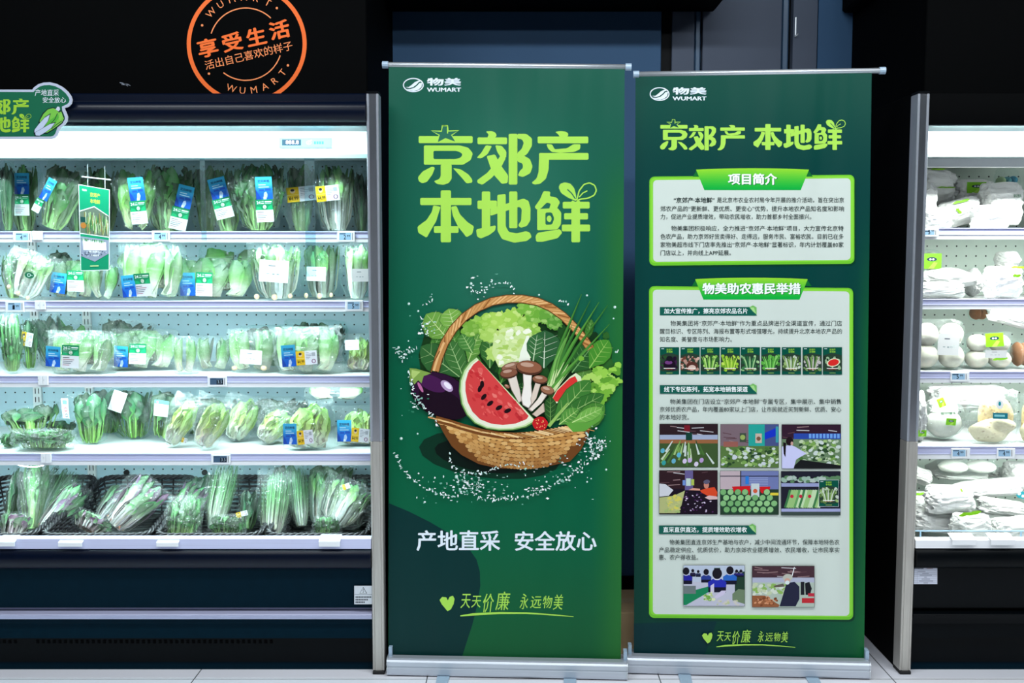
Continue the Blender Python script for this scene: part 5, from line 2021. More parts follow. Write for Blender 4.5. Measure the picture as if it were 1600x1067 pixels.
def blade(B, a, b_, c_, nrm, W, prof, col, seg=6, cup=.25, frill=0.0, rnd=random):
    a, b_, c_ = Vector(a), Vector(b_), Vector(c_)
    vs, cs, fs = [], [], []
    ph = rnd.uniform(0, 6)
    for i in range(seg + 1):
        t = i / seg
        p = bez(a, b_, c_, t)
        tg = bez(a, b_, c_, min(1, t + .05)) - bez(a, b_, c_, max(0, t - .05))
        tg.normalize()
        sd = tg.cross(nrm)
        if sd.length < 1e-4:
            sd = Vector((1, 0, 0))
        sd.normalize()
        nn = sd.cross(tg)
        w = W * prof(t)
        f1_ = frill * w * sin(i * 2.4 + ph) if frill else 0
        f2_ = frill * w * cos(i * 2.1 + ph) if frill else 0
        vs += [p - sd * w * (1 + .25 * f1_ / max(w, 1e-6)) + nn * (cup * w + f1_), p, p + sd * w * (1 + .25 * f2_ / max(w, 1e-6)) + nn * (cup * w + f2_)]
        c = col(t)
        v_ = lerp(c, (1, 1, .85), .14)
        cs += [c, v_, c]
    for i in range(seg):
        k = i * 3
        fs += [(k, k + 1, k + 4, k + 3), (k + 1, k + 2, k + 5, k + 4)]
    B.ids.extend([(B.ids[-1] + 1) if B.ids else 0] * len(vs))
    B.add(vs, fs, cs)


def prof_leaf(st, sw=.22):
    def f(t):
        if t < st:
            return sw * (1 + .3 * (1 - t / max(st, 1e-3)))
        u = (t - st) / (1 - st)
        return max(sw * (1 - u), sin(pi * min(1, u * .93 + .03)) ** .75)
    return f


def prof_stem(st, w0=.8, w1=.42):
    """fleshy stem, broad at the foot, then a spoon leaf"""
    def f(t):
        if t < st:
            return w0 + (w1 - w0) * (t / st) ** .7
        u = (t - st) / (1 - st)
        return w1 + (1 - w1) * sin(pi * min(1, u * .95)) ** .8 if u < .55 else (w1 + (1 - w1)) * max(.12, sin(pi * min(1, u * .95)) ** .7)
    return f


def grad(cs, st, edge=.18):
    cs = [C(c) for c in cs]

    def f(t):
        if t < st - edge:
            return cs[0]
        if t < st + edge:
            return lerp(cs[0], cs[1], (t - st + edge) / (2 * edge))
        return lerp(cs[1], cs[-1], (t - st - edge) / max(1e-3, 1 - st - edge))
    return f


def jitter(cs, rnd, a=.18):
    k = .94 + rnd.uniform(-2.1 * a, 1.2 * a)
    return [tuple(max(0, min(255, v * k * (1 + rnd.uniform(-.05, .05)))) for v in c) for c in cs]


def hx(h):
    h = h.lstrip('#')
    return tuple(int(h[i:i + 2], 16) for i in (0, 2, 4))


def bunch(seed, n, r0, r1, W, st, cols, pr, seg=6, cup=.25, frill=0, flat=.7, hmin=.7, droop=.12, edge=.18):
    rnd = random.Random(seed)
    B = Build()
    cols = [hx(c) if isinstance(c, str) else c for c in cols]
    for i in range(n):
        a = rnd.uniform(0, 2 * pi)
        q = sqrt(rnd.random())
        ux, uy = cos(a), sin(a) * flat
        base = Vector((ux * r0 * q, uy * r0 * q, rnd.uniform(0, .04)))
        L = rnd.uniform(hmin, 1.04)
        rr = r1 * (q * .8 + .2 * rnd.random())
        tip = Vector((ux * rr, uy * rr, L - droop * q * rnd.random()))
        mid = Vector((ux * (r0 * q * .6 + rr * .35), uy * (r0 * q * .6 + rr * .35), L * .55 + .06))
        nrm = Vector((-ux - rnd.uniform(-.4, .4), -uy - rnd.uniform(-.4, .4) - (.0), .1)).normalized()
        blade(B, base, mid, tip, nrm, W * rnd.uniform(.75, 1.15), pr, grad(jitter(cols, rnd), st, edge), seg, cup, frill, rnd)
    return B


def heads(seed, centers, tilt, W, st, cols, pr, n=11, R=.13, H=.95, Rt=.16, cup=.45, frill=0, seg=7, edge=.12):
    """several headed plants side by side (bok choy, baby cabbage): butts forward and low"""
    rnd = random.Random(seed)
    B = Build()
    cols = [hx(c) if isinstance(c, str) else c for c in cols]
    for (cx_, cy_, cz_, dx) in centers:
        ax = Vector((dx, tilt, 1)).normalized()
        e1 = ax.cross(Vector((0, 1, 0))).normalized()
        e2 = ax.cross(e1)
        O = Vector((cx_, cy_, cz_))
        for i in range(n):
            a = 2 * pi * i / n * 1.0 + rnd.uniform(-.2, .2)
            lay = .55 + .45 * (i % 3) / 2
            d = e1 * cos(a) + e2 * sin(a)
            h = H * rnd.uniform(.78, 1.0)
            base = O + d * R * .35 * lay
            mid = O + d * R * 1.5 * lay + ax * h * .38
            tip = O + d * Rt * lay * rnd.uniform(.8, 1.3) + ax * h
            blade(B, base, mid, tip, -d, W * rnd.uniform(.85, 1.1), pr, grad(jitter(cols, rnd, .16), st, edge), seg, cup, frill, rnd)
    return B


def butt_discs(centers, r, cols=('#e4dcc4', '#bfa27c')):
    B = Build()
    for k, (x, y, z, s_) in enumerate(centers):
        n = 12
        vs = [(x, y - .03, z)] + [(x + r * s_ * cos(2 * pi * i / n), y, z + r * s_ * sin(2 * pi * i / n)) for i in range(n)]
        fs = [(0, 1 + (i + 1) % n, 1 + i) for i in range(n)]
        B.add(vs, fs, [C(cols[0])] + [C(cols[1])] * n)
    return B


GREEN = dict(
    romaine=lambda s: bunch(s, 46, .30, .72, .20, .34, ['#a9cc80', '#3f8a30', '#1f6628'], prof_leaf(.30, .34), 7, .3, .12),
    celtuce=lambda s: bunch(s, 44, .34, .66, .16, .30, ['#a0c878', '#5fa03e', '#2f7e30'], prof_leaf(.12, .4), 7, .35, .06, hmin=.8),
    frilly=lambda s: bunch(s, 80, .30, .80, .17, .42, ['#bcd49a', '#3f8c2e', '#145a22'], prof_leaf(.38, .24), 10, .2, .55, hmin=.66),
    crown=lambda s: bunch(s, 120, .28, .80, .12, .40, ['#98bf6c', '#2f7c28', '#125426'], prof_leaf(.34, .2), 10, .2, .7, hmin=.6),
    spinach=lambda s: bunch(s, 54, .40, .76, .20, .44, ['#8fc652', '#1f743a', '#0c5030'], prof_leaf(.46, .10), 7, .2, .05, hmin=.62),
    choy=lambda s: bunch(s, 48, .40, .70, .12, .52, ['#eef2e0', '#8fbf62', '#1f7f40'], prof_stem(.5, .6, .42), 7, .35, .08, hmin=.8, edge=.14),
    chive=lambda s: bunch(s, 240, .42, .60, .024, .34, ['#eef0dc', '#4f9c48', '#156236'], lambda t: 1 - .75 * t, 5, .4, 0, hmin=.72, edge=.16),
    coriander=lambda s: bunch(s, 190, .40, .75, .095, .30, ['#93bf68', '#3c9636', '#18702c'], prof_leaf(.5, .08), 8, .2, .8, hmin=.35),
    darkleaf=lambda s: bunch(s, 54, .34, .80, .20, .30, ['#6f9e58', '#176234', '#0a442a'], prof_leaf(.28, .2), 7, .3, .1, hmin=.6),
)


def amaranth(s):
    B = bunch(s, 80, .36, .70, .13, .46, ['#ecdfe0', '#7fae74', '#3d8a50'], prof_leaf(.42, .16), 7, .25, .1, hmin=.55)
    B2 = bunch(s + 1, 40, .36, .70, .13, .46, ['#e9d3d8', '#8a5a80', '#6a3a66'], prof_leaf(.45, .14), 7, .25, .1, hmin=.6)
    B.ids.extend([B.ids[-1] + 1 + i for i in B2.ids])
    B.add(B2.v, B2.f, B2.c)
    rnd = random.Random(s)
    for i in range(46):                     # roots
        a = rnd.uniform(0, 2 * pi); q = rnd.random()
        p = Vector((cos(a) * .3 * q, sin(a) * .2 * q, .08))
        e = p + Vector((rnd.uniform(-.12, .12), rnd.uniform(-.1, .1), -.08))
        blade(B, p, (p + e) / 2 + Vector((.02, 0, 0)), e, Vector((0, -1, 0)), .014, lambda t: 1 - .8 * t, (lambda c: (lambda t: c))(C(rnd.choice(['#c98a7a', '#b5654f', '#e2c8b0', '#a8643a']))), 3)
    return B


GREEN['amaranth'] = amaranth
BOKC = ['#e9eed2', '#6aa446', '#17682f']
GREEN['bok'] = lambda s: heads(s, [(-.32, -.30, .07, -.05), (-.02, -.34, .05, .05), (.30, -.30, .07, .12), (.14, -.05, .22, -.2), (-.2, -.05, .22, .2)], .42, .15, .36, BOKC, prof_stem(.36, .85, .62), 14, .12, .98, .24)
GREEN['bokpair'] = lambda s: heads(s, [(-.18, -.28, .06, -.25), (.20, -.30, .05, .18)], .3, .19, .36, BOKC, prof_stem(.36, .85, .6), 14, .15, 1.0, .3)
GREEN['cabbage'] = lambda s: heads(s, [(-.18, -.2, .04, .22), (.2, -.25, .04, .16), (.0, .1, .12, .2)], .35, .22, .40, ['#eef0d6', '#b9d06c', '#639c38'], prof_stem(.5, .9, .8), 11, .14, .9, .17, .6, .25, 8)
GREEN['lettucehead'] = lambda s: heads(s, [(-.2, -.25, .05, -.05), (.22, -.25, .05, .1)], .4, .20, .30, ['#d6e6b0', '#74b044', '#368a30'], prof_stem(.3, .8, .9), 12, .15, .9, .22, .6, .3, 8)


# ---- films (unit box)
def film_profile(shape, v):
    """half widths and roundness of a bag at height v"""
    if shape == 'upright':
        wx = .38 + .14 * sstep(0, .45, v)
        wy = (.34 + .15 * sstep(0, .35, v)) * (1 - .55 * sstep(.74, 1, v))
        k = .45 + .55 * min(1, v / .07)
        return wx * k, wy * k, .75
    if shape == 'cone':
        wx = .28 + .24 * sstep(0, .6, v)
        wy = (.28 + .21 * sstep(0, .45, v)) * (1 - .5 * sstep(.76, 1, v))
        k = .45 + .55 * min(1, v / .07)
        return wx * k, wy * k, .9
    if shape == 'pillow':
        e = sin(pi * min(1, max(0, v * .96 + .02))) ** .38
        return (.50 + .02 * e) * (.88 + .12 * e), .5 * e, .62
    e = sin(pi * min(1, max(0, v * .96 + .02))) ** .6
    return .52 * e, .5 * e, .85


def film_mesh(seed, shape, amp=.05, nu=32, nv=22, fine=.0):
    B = Build()
    vs = []
    for j in range(nv + 1):
        v = j / nv
        wx, wy, ex = film_profile(shape, v)
        for i in range(nu):
            a = 2 * pi * i / nu
            ca, sa = cos(a), sin(a)
            z = v * 1.03
            x = wx * (abs(ca) ** ex) * (1 if ca >= 0 else -1)
            y = wy * (abs(sa) ** ex) * (1 if sa >= 0 else -1)
            if shape == 'pillow':             # pinched corners
                y *= 1 - .6 * sstep(.38, .52, abs(x))
            p = Vector((x, y, z))
            q = p * 3.2 + Vector((seed * 7.3, seed * 3.1, 0))
            n1 = noise.noise(q) + .6 * noise.noise(q * 2.3)
            cr = abs(noise.noise(q * 1.7 + Vector((9, 9, 9))))
            d = Vector((ca, sa, 0))
            p = p + d * (amp * n1 - amp * .8 * max(0, .25 - cr) * 2)
            p.z += amp * .9 * noise.noise(q + Vector((4, 0, 0))) * (1 if v > .1 else 0)
            if fine:
                p = p + d * fine * noise.noise(p * 11 + Vector((seed, 0, 3))) + Vector((0, 0, fine * .6 * noise.noise(p * 9)))
            vs.append(p)
    fs = []
    for j in range(nv):
        for i in range(nu):
            i2 = (i + 1) % nu
            q4 = (j * nu + i, j * nu + i2, (j + 1) * nu + i2, (j + 1) * nu + i)
            if fine:
                fs += [(q4[0], q4[1], q4[2]), (q4[0], q4[2], q4[3])] if (i * 7 + j * 3) % 2 else [(q4[0], q4[1], q4[3]), (q4[1], q4[2], q4[3])]
            else:
                fs.append(q4)
    fs.append(tuple(range(nu))[::-1])
    if shape in ('pillow', 'lump'):
        fs.append(tuple(nv * nu + i for i in range(nu)))
    B.add(vs, fs)
    return B


def press(vs, ids, shape):
    """leaves pressed flat against the inside of their bag"""
    out = []
    rnd = random.Random(5)
    pads = [rnd.uniform(.62, .97) for _ in range(max(ids) + 1)]
    for p, i in zip(vs, ids):
        pad = pads[i]
        z = min(1.0, max(.012, p.z))
        wx, wy, ex = film_profile(shape, z)
        k = 2 / ex
        f = ((abs(p.x) / wx) ** k + (abs(p.y) / wy) ** k) ** (1 / k)
        s_ = 1.0
        if f > pad * .8:
            s_ = (pad * .8 + pad * .2 * (1 - math.exp(-(f - pad * .8) / (pad * .2)))) / f
        out.append(Vector((p.x * s_, p.y * s_, z)))
    return out


_pc = {}


def proto(kind, v):
    key = (kind, v)
    if key not in _pc:
        if kind.startswith('film:'):
            _, sh, mt = kind.split(':')
            amp = {'upright': .06, 'cone': .055, 'pillow': .055, 'lump': .06}[sh]
            B = film_mesh(v + 1, sh, amp, 40, 26, .05)
            _pc[key] = (unit_mesh('film', B, M[mt], False), B.v, B.f)
        else:
            kd, sh = kind.split('@')
            B = GREEN[kd](v * 17 + 5)
            B.v = press(B.v, B.ids, sh)
            _pc[key] = (unit_mesh(kd + '_leaves', B, M['leaf']), B.v, B.f)
    return _pc[key]


# ---- stickers (unit page, x right, y down, centre at the origin)
def sticker(kind):
    key = ('sticker', kind)
    if key in _pc:
        return _pc[key]
    P = Print(lambda x, y: (x - .5, .5 - y), .8)
    if kind == 'B':        # blue producer card
        P.grid(lambda u, v: (u, v), 4, 8, lambda u, v: lerp((60, 176, 222), (20, 96, 200), sstep(.2, .8, v)))
        P.up()
        P.text('定向种植', .14, .86, .26, .13, '#12305c', .02)
        for (x0, x1, y) in ((.18, .62, .34), (.18, .8, .44)):
            P.rect(x0, y, x1, y + .035, '#c8ecfa')
        P.poly([(.0, .55), (.2, .8), (.32, 1), (0, 1)], '#1446a8')
        P.rect(.2, .55, .5, .64, '#1a50b4'); P.rect(.56, .52, .9, .62, '#1a50b4')
        P.poly([(.5, .7), (.62, .66), (.7, .8), (.6, 1), (.42, 1)], '#b9d4f4')
        P.ell(.5, .93, .07, .05, '#f0f6fa')
    elif kind in ('G', 'GW'):      # green head with 24, white foot
        P.rect(0, 0, 1, 1, '#f0f2f4'); P.up()
        P.rect(0, 0, 1, .46, '#118a58')
        P.up()
        P.poly([(0, .46), (.08, .3), (.3, .34), (.36, .46)], '#1fb070'); P.poly([(1, .46), (.92, .24), (.72, .32), (.66, .46)], '#1fb070')
        P.text('24', .07, .30, .2, .13, '#f4f8f6', .02)
        P.text('小时', .33, .50, .12, .06, '#f4f8f6'); P.rect(.33, .15, .5, .19, '#d6ece0'); P.rect(.55, .08, .94, .13, '#e4f4ea'); P.rect(.55, .16, .9, .19, '#a8dcc0')
        P.up(); P.ell(.52, .33, .10, .085, '#eef4e8'); P.up(); P.ring(.52, .33, .055, .045, .022, '#3a7a4a', 20, 330, 16)
        for j in range(5):
            P.rect(.07, .54 + .08 * j, .45 + .09 * (j * 3 % 4), .565 + .08 * j, ['#6a6e76', '#c08a92', '#8a8e96'][j % 3])
    elif kind == 'Y':      # yellow price label with white half
        P.rect(0, 0, 1, 1, '#eceef4'); P.up()
        P.rect(0, 0, .42, 1, '#f0c21e'); P.rect(0, .5, .42, .53, '#f6e08a')
        P.ell(.21, .26, .09, .16, '#e8c8a0'); P.ell(.21, .2, .07, .09, '#2c2420')
        P.text('¥4.99', .05, .38, .88, .26, '#20180c', .02)
        for j in range(5):
            P.rect(.47, .12 + .11 * j, .62 + .06 * (j * 3 % 4), .16 + .11 * j, '#9a9ca8')
        P.ring(.83, .76, .08, .13, .04, '#8a4a78', n=16); P.rect(.76, .14, .92, .4, '#b0b4bc')
    elif kind == 'W':
        P.rect(0, 0, 1, 1, '#f6f8f8'); P.up()
        for j in range(3):
            P.rect(.2, .3 + .16 * j, .6 + .1 * (j % 2), .34 + .16 * j, '#c4ccd0')
    elif kind == 'WB':
        P.rect(0, 0, 1, 1, '#f4f8f8'); P.up()
        P.rect(0, 0, 1, .24, '#6cc0d8'); P.ell(.2, .13, .09, .07, '#b07a86'); P.rect(.4, .4, .9, .44, '#d88a8a'); P.rect(.12, .5, .7, .53, '#c8ccd0')
    elif kind == 'WC':     # narrow card with round stamp
        P.rect(0, 0, 1, 1, '#f6f8f8'); P.up()
        P.rect(.15, .08, .85, .3, '#6cc6c0'); P.ring(.55, .55, .22, .09, .1, '#c08a90', n=16); P.ring(.6, .85, .2, .07, .06, '#8a8e96', n=16)
    elif kind == 'S':      # green seal printed on the bag
        P.ell(.5, .5, .5, .42, '#0f6a48', -20); P.up(); P.ring(.45, .5, .16, .2, .06, '#dfeee6', n=16); P.rect(.65, .4, .85, .46, '#dfeee6')
    elif kind == 'SG':
        P.rect(0, 0, 1, .8, '#1f8a5c'); P.up(); P.text('绿色', .12, .88, .6, .4, '#d8eee2', .02)
    elif kind == 'GP':     # bright green maker's patch
        P.rect(0, 0, 1, 1, '#86d41c'); P.up()
        P.poly([(.3, 1), (.6, .55), (.8, .6), (.6, 1)], '#b6ea5a')
        P.ell(.5, .38, .26, .14, '#12304e'); P.up(); P.ell(.42, .38, .06, .07, '#e4f0f4'); P.ell(.57, .38, .06, .07, '#e4f0f4')
    elif kind == 'GS':     # green brush stroke
        P.line([(0, .6), (.25, .35), (.5, .5), (.75, .45), (1, .3)], [.3, .55, .5, .6, .3], '#84c81e')
    elif kind == 'TP':     # teal patch with white letters
        P.poly([(0, .1), (.3, 0), (1, .5), (1, 1), (.55, .9)], '#1a9aac'); P.up()
        P.ell(.6, .55, .12, .14, '#e8f6f8'); P.ell(.85, .75, .1, .12, '#e8f6f8')
    elif kind == 'TL':
        P.rect(0, .62, 1, .9, '#137a8c'); P.ell(.45, .22, .26, .22, '#f4f8f8'); P.up(); P.ell(.45, .2, .09, .1, '#1a96a2'); P.rect(.1, .7, .8, .8, '#8ad0d4')
    elif kind == 'WP':     # white wrapper label with faint marks
        P.rect(0, 0, 1, 1, '#f4f6f4'); P.up()
        P.rect(.3, .22, .55, .27, '#6a7078'); P.rect(.25, .6, .35, .64, '#9ab0b0'); P.rect(.45, .6, .53, .66, '#8aa0a4'); P.rect(.6, .6, .68, .65, '#8aa0a4')
    elif kind == 'TX':     # dark green letters
        P.text('鲜切馒头', 0, 1, .95, .9, '#1f7a4a', .02)
    else:
        P.text('物', 0, 1, .95, .9, '#243a4a', .0)
    B = P.build(lambda u, v, l: (u, -.0004 - l * .00012, v))
    _pc[key] = unit_mesh('sticker_' + kind, B, M['print'], False)
    return _pc[key]


STK = dict(B='producer_card', G='weight_label', GW='weight_label', Y='price_sticker', W='label_sheet', WB='label_sheet', WC='label_sheet', S='printed_seal', SG='printed_seal', GP='brand_patch', GS='brand_patch', TP='brand_patch', TL='brand_patch', WP='label_sheet', TX='printed_text')


def put(name, mesh, root, Mx):
    o = bpy.data.objects.new(name, mesh)
    COL.objects.link(o)
    o.parent = root
    loc, rot, scl = (Matrix.Translation(-Vector(root.location)) @ Mx).decompose()
    o.location = loc
    o.rotation_mode = 'QUATERNION'
    o.rotation_quaternion = rot
    o.scale = scl
    return o


def project(p):
    q = p - Vector((0, 0, CAM_H))
    dep = q.y * cos(PITCH) - q.z * sin(PITCH)
    return (800 + FPX * q.x / dep, 533.5 - FPX * (q.y * sin(PITCH) + q.z * cos(PITCH)) / dep)


_placed = []


def place(px, py, wp, hp, Yf, floor_z, roll, lean, d, verts, faces, shift=0.0):
    """world matrix of a unit thing, fitted so that its picture has the measured size and place"""
    Yq = Yf + shift
    k = mpp(Yq, py)
    w, h = wp * k, hp * k
    R = Matrix.Rotation(radians(-lean), 4, 'X') @ Matrix.Rotation(radians(roll), 4, 'Y')
    V = [Vector(v) for v in verts]
    for it in range(4):
        Q = R @ Matrix.Diagonal((w, d, h, 1))
        vs = [Q @ v for v in V]
        x0, x1 = min(v.x for v in vs), max(v.x for v in vs)
        y0 = min(v.y for v in vs); z0 = min(v.z for v in vs)
        c_ = at(px, py, Yq)
        T = Vector((c_.x - (x0 + x1) / 2, Yq - y0, (c_.z if floor_z is None else floor_z) - z0))
        pp = [project(v + T) for v in vs]
        bw = max(p[0] for p in pp) - min(p[0] for p in pp)
        bh = (py if floor_z is not None else max(p[1] for p in pp)) - min(p[1] for p in pp)
        if abs(roll) <= 8:
            w *= wp / bw
            h *= max(.5, min(1.6, hp / max(8, bh)))
        else:
            s_ = max(.5, min(1.6, hp / max(8, bh)))
            h *= s_
    return Matrix.Translation(T) @ Q


def settle(px, py, wp, hp, Yf, z, roll, lean, d, verts, faces, ymax):
    """as place(), standing farther back while it would cut into what already stands there"""
    best = None
    step = .012
    for i in range(14):
        Mx = place(px, py, wp, hp, Yf, z, roll, lean, d, verts, faces, i * step)
        vs = [Mx @ Vector(v) for v in verts]
        lo = Vector((min(v.x for v in vs), min(v.y for v in vs), min(v.z for v in vs)))
        hi = Vector((max(v.x for v in vs), max(v.y for v in vs), max(v.z for v in vs)))
        if best is not None and hi.y > ymax:
            break
        bv = None
        n_hit = 0
        for (l2, h2, b2) in _placed:
            if lo.x < h2.x and l2.x < hi.x and lo.y < h2.y and l2.y < hi.y and lo.z < h2.z and l2.z < hi.z:
                bv = bv or BVHTree.FromPolygons(vs, faces)
                n_hit += len(bv.overlap(b2))
        if best is None or n_hit < best[0]:
            best = (n_hit, Mx, lo, hi, vs)
        if n_hit == 0:
            break
    _placed.append((best[2], best[3], BVHTree.FromPolygons(best[4], faces)))
    return best[1]


def stick(root, Mx, verts, faces, tags):
    if not tags:
        return
    bv = BVHTree.FromPolygons([Mx @ Vector(v) for v in verts], faces)
    o = Vector((0, 0, CAM_H))
    for (kd, x, y, w, h, rot) in tags:
        d = ray(x, y).normalized()
        hit, nrm, _, dist = bv.ray_cast(o, d)
        best, n2 = hit, Vector((0, -1, 0))
        # the foremost point under the card, so that it lies on the film
        for (ax, ay) in ((-.4, -.4), (.4, -.4), (.4, .4), (-.4, .4), (0, -.3), (0, .3)):
            h2, nn, _, _ = bv.ray_cast(o, ray(x + ax * w, y + ay * h).normalized())
            if h2 is not None and (best is None or h2.y < best.y):
                best = h2
        Yk_ = (best.y if best is not None else root.location.y) - .002
        c_ = at(x, y, Yk_)
        k = mpp(Yk_, y)
        if nrm is not None:
            if nrm.y > 0:
                nrm = -nrm
            n2 = (nrm * .25 + Vector((0, -1, 0))).normalized()
        q = Vector((0, -1, 0)).rotation_difference(n2).to_matrix().to_4x4()
        Mt = Matrix.Translation(c_) @ q @ Matrix.Rotation(radians(rot), 4, 'Y') @ Matrix.Diagonal((w * k, 1, h * k, 1))
        put(STK.get(kd, 'printed_text'), sticker(kd), root, Mt)


_vi = {}


_queue = []


def veg(*a, **k):
    _queue.append((a[5], len(_queue), make_veg, a, k))


def flush():
    for (_, _, fn, a, k) in sorted(_queue, key=lambda q: (q[0], q[1])):
        fn(*a, **k)
    _queue.clear()


def make_veg(kind, px, py, wp, hp, Yf, z, label, cat='bagged greens', group=None, roll=0, lean=0, d=.13, film='upright', fm='film', tags=(), name=None, butts=None, var=None):
    v = _vi.get(kind, 0) % 3 if var is None else var
    wp = wp * (1.06 if abs(roll) > 8 else (1.22 if py < 480 else 1.16) if 20 < px < 540 and py < 720 else 1.04)
    if 600 < py < 720 and abs(roll) > 8:
        hp *= 1.12
    if py < 362:
        hp = min(hp, 113)
    _vi[kind] = _vi.get(kind, 0) + 1
    fme, fv, ff = proto('film:%s:%s' % (film, fm), v)
    Mx = settle(px, py, wp, hp, Yf, z, roll, lean, d, fv, ff, 4.095)
    loc = Mx @ Vector((0, 0, 0))
    root = thing(name or 'bagged_greens', label, cat, loc, group)
    gm = proto(kind + '@' + film, v)[0]
    put('leaves', gm, root, Mx @ Matrix.Translation((0, 0, .012)) @ Matrix.Diagonal((.98, .97, .985, 1)))
    if butts:
        key = ('butts', tuple(butts))
        if key not in _pc:
            _pc[key] = unit_mesh('cut_ends', butt_discs(butts, .05), M['food'], False)
        put('cut_stems', _pc[key], root, Mx)
    put('plastic_bag', fme, root, Mx)
    stick(root, Mx, fv, ff, tags)
    return root


# ------------------------------------------------------------------ dark rattan baskets on the deck
def basket(x0, x1, Yf, depth, z0, hf, hb, label):
    root = thing('rattan_basket', label, 'basket', ((x0 + x1) / 2, Yf + depth / 2, z0), 'dark rattan baskets on the deck')
    r_ = .045

    def path(v, n=72, wob=0.0, k0=0):
        """rounded rectangle at height fraction v; the rim rises towards the back"""
        ins = .030 * (1 - v)
        xa, xb, ya, yb = x0 + ins, x1 - ins, Yf + ins, Yf + depth - ins
        seg = [(xb - r_, ya + r_, -90), (xb - r_, yb - r_, 0), (xa + r_, yb - r_, 90), (xa + r_, ya + r_, 180)]
        pts = []
        for (cx_, cy_, a0) in seg:
            for q in range(5):
                a = radians(a0 + 90 * q / 4)
                pts.append(Vector((cx_ + r_ * cos(a), cy_ + r_ * sin(a), 0)))
        pts.append(pts[0])
        ds = [0]
        for i in range(1, len(pts)):
            ds.append(ds[-1] + (pts[i] - pts[i - 1]).length)
        out = []
        j = 0
        for i in range(n):
            s_ = ds[-1] * i / n
            while ds[j + 1] < s_:
                j += 1
            p = pts[j].lerp(pts[j + 1], (s_ - ds[j]) / max(1e-6, ds[j + 1] - ds[j]))
            t = (pts[j + 1] - pts[j])
            t = t.normalized() if t.length > 1e-6 else Vector((1, 0, 0))
            nn = Vector((t.y, -t.x, 0))
            h = hf + (hb - hf) * (p.y - Yf) / depth
            out.append(Vector((p.x, p.y, z0 + .006 + (h - .006) * v)) + nn * (wob * (1 if (i + k0) % 2 else -1)))
        return out
    B = Build()
    rows = 8
    for j in range(rows):
        p = path((j + .5) / rows * .93, 76, .0042, j % 2)
        B.tube(p + [p[0]], .0050, 5, cap=False)
    lo, hi = path(0, 38), path(.97, 38)
    for a, b_ in zip(lo, hi):
        B.tube([a, b_], .0032, 5)
    for i in range(14):
        y = Yf + .04 + (depth - .08) * i / 13
        B.tube([(x0 + .03, y, z0 + .006 + .003 * (i % 2)), ((x0 + x1) / 2, y, z0 + .006 - .001 * (i % 2)), (x1 - .03, y, z0 + .006 + .003 * (i % 2))], .0055, 5)
    obj('woven_body', B, M['rattan'], root, smooth=True)
    B = Build()
    p = path(1.0, 160)
    for k in range(3):
        q = []
        for i, c in enumerate(p):
            a = 2 * pi * (i / 160 * 26 + k / 3)
            t = (p[(i + 1) % 160] - p[i - 1]).normalized()
            nn = Vector((t.y, -t.x, 0))
            q.append(c + nn * .0062 * cos(a) + Vector((0, 0, .0062 * sin(a))))
        B.tube(q + [q[0]], .0056, 5, cap=False)
    obj('twisted_rim', B, M['rattan'], root, smooth=True)
    return root


zdeck = zz(838, YF) - .075 + .001
Yb_ = 3.413
bxs = [(-125, 50, 'dark rattan basket at the left frame edge with leaning greens'), (62, 230, 'dark rattan basket of purple amaranth, its back rim showing'),
       (241, 404, 'dark rattan basket in the middle of the deck below the flat dark bags'), (415, 572, 'dark rattan basket on the deck beside the steel post')]
for (a, b_, lb) in bxs:
    basket(xx(a, 835, Yb_), min(xx(b_, 835, Yb_), LX1 - .020), Yb_, .56, zdeck, .066, .150, lb)


# ------------------------------------------------------------------ bagged greens of the left case
def SZ(k):
    return zz(RL[k - 1][0], SH_Y[k]) - .0035


def T24(x, y, w, h, rot=0):
    """blue card above the green and white label"""
    a = radians(rot)
    dx, dy = sin(a) * h * .26, -cos(a) * h * .26
    return [('B', x + dx, y + dy, w, h * .50, rot), ('GW', x - dx * .95, y - dy * .95, w * 1.04, h * .50, rot)]


G1 = 'bagged greens on the top shelf'
Y1, z1 = SH_Y[1] + .03, SZ(1)
bk = .16       # how much farther back the second row stands
veg('romaine', 150, 361, 70, 108, Y1 + bk, z1, 'upright bag of pale green leaves behind the hanging poster', group=G1)
veg('darkleaf', 112, 361, 45, 104, Y1 + .10, z1, 'dark leaf bunch between the slanting bag and the hanging poster', group=G1, d=.09)
veg('romaine', 318, 361, 50, 108, Y1 + .12, z1, 'lettuce bag with a knotted neck behind the narrow clear strip', group=G1, fm='film_dense', d=.1)
veg('darkleaf', 2, 361, 34, 112, Y1, z1, 'dark leaf bag cut off by the left frame edge, top shelf', group=G1, d=.1)
veg('celtuce', 30, 361, 54, 114, Y1, z1, 'tall light green leaf bag with a blue card, top shelf beside the left frame edge', group=G1, tags=T24(34, 304, 23, 66), fm='film_dark', d=.1)
veg('romaine', 88, 361, 66, 116, Y1 - .005, z1, 'slanting leaf bag with a narrow tilted blue card, left of the hanging poster', group=G1, roll=19, tags=[('B', 75, 296, 14, 36, 30), ('GW', 59, 321, 13, 22, 30)])
veg('lettucehead', 203, 361, 66, 112, Y1, z1, 'open topped lettuce bag with a blue card, just right of the hanging poster', group=G1, tags=T24(215, 314, 24, 72, -5), film='cone')
veg('frilly', 254, 361, 82, 122, Y1, z1, 'cone shaped bag of frilly dark lettuce, its card leaning right', group=G1, film='cone', fm='film_dark', tags=T24(284, 325, 25, 70, 14), roll=3)
veg('celtuce', 345, 361, 54, 106, Y1 + .005, z1, 'narrow stem lettuce bag with a card leaning left, behind the narrow clear strip', group=G1, roll=-6, tags=T24(345, 310, 27, 64, -14), d=.1)
veg('crown', 396, 361, 84, 114, Y1, z1, 'wide bag of feathery crown daisy with an upright blue card', group=G1, film='cone', fm='film_dark', tags=T24(413, 312, 26, 70, -2))
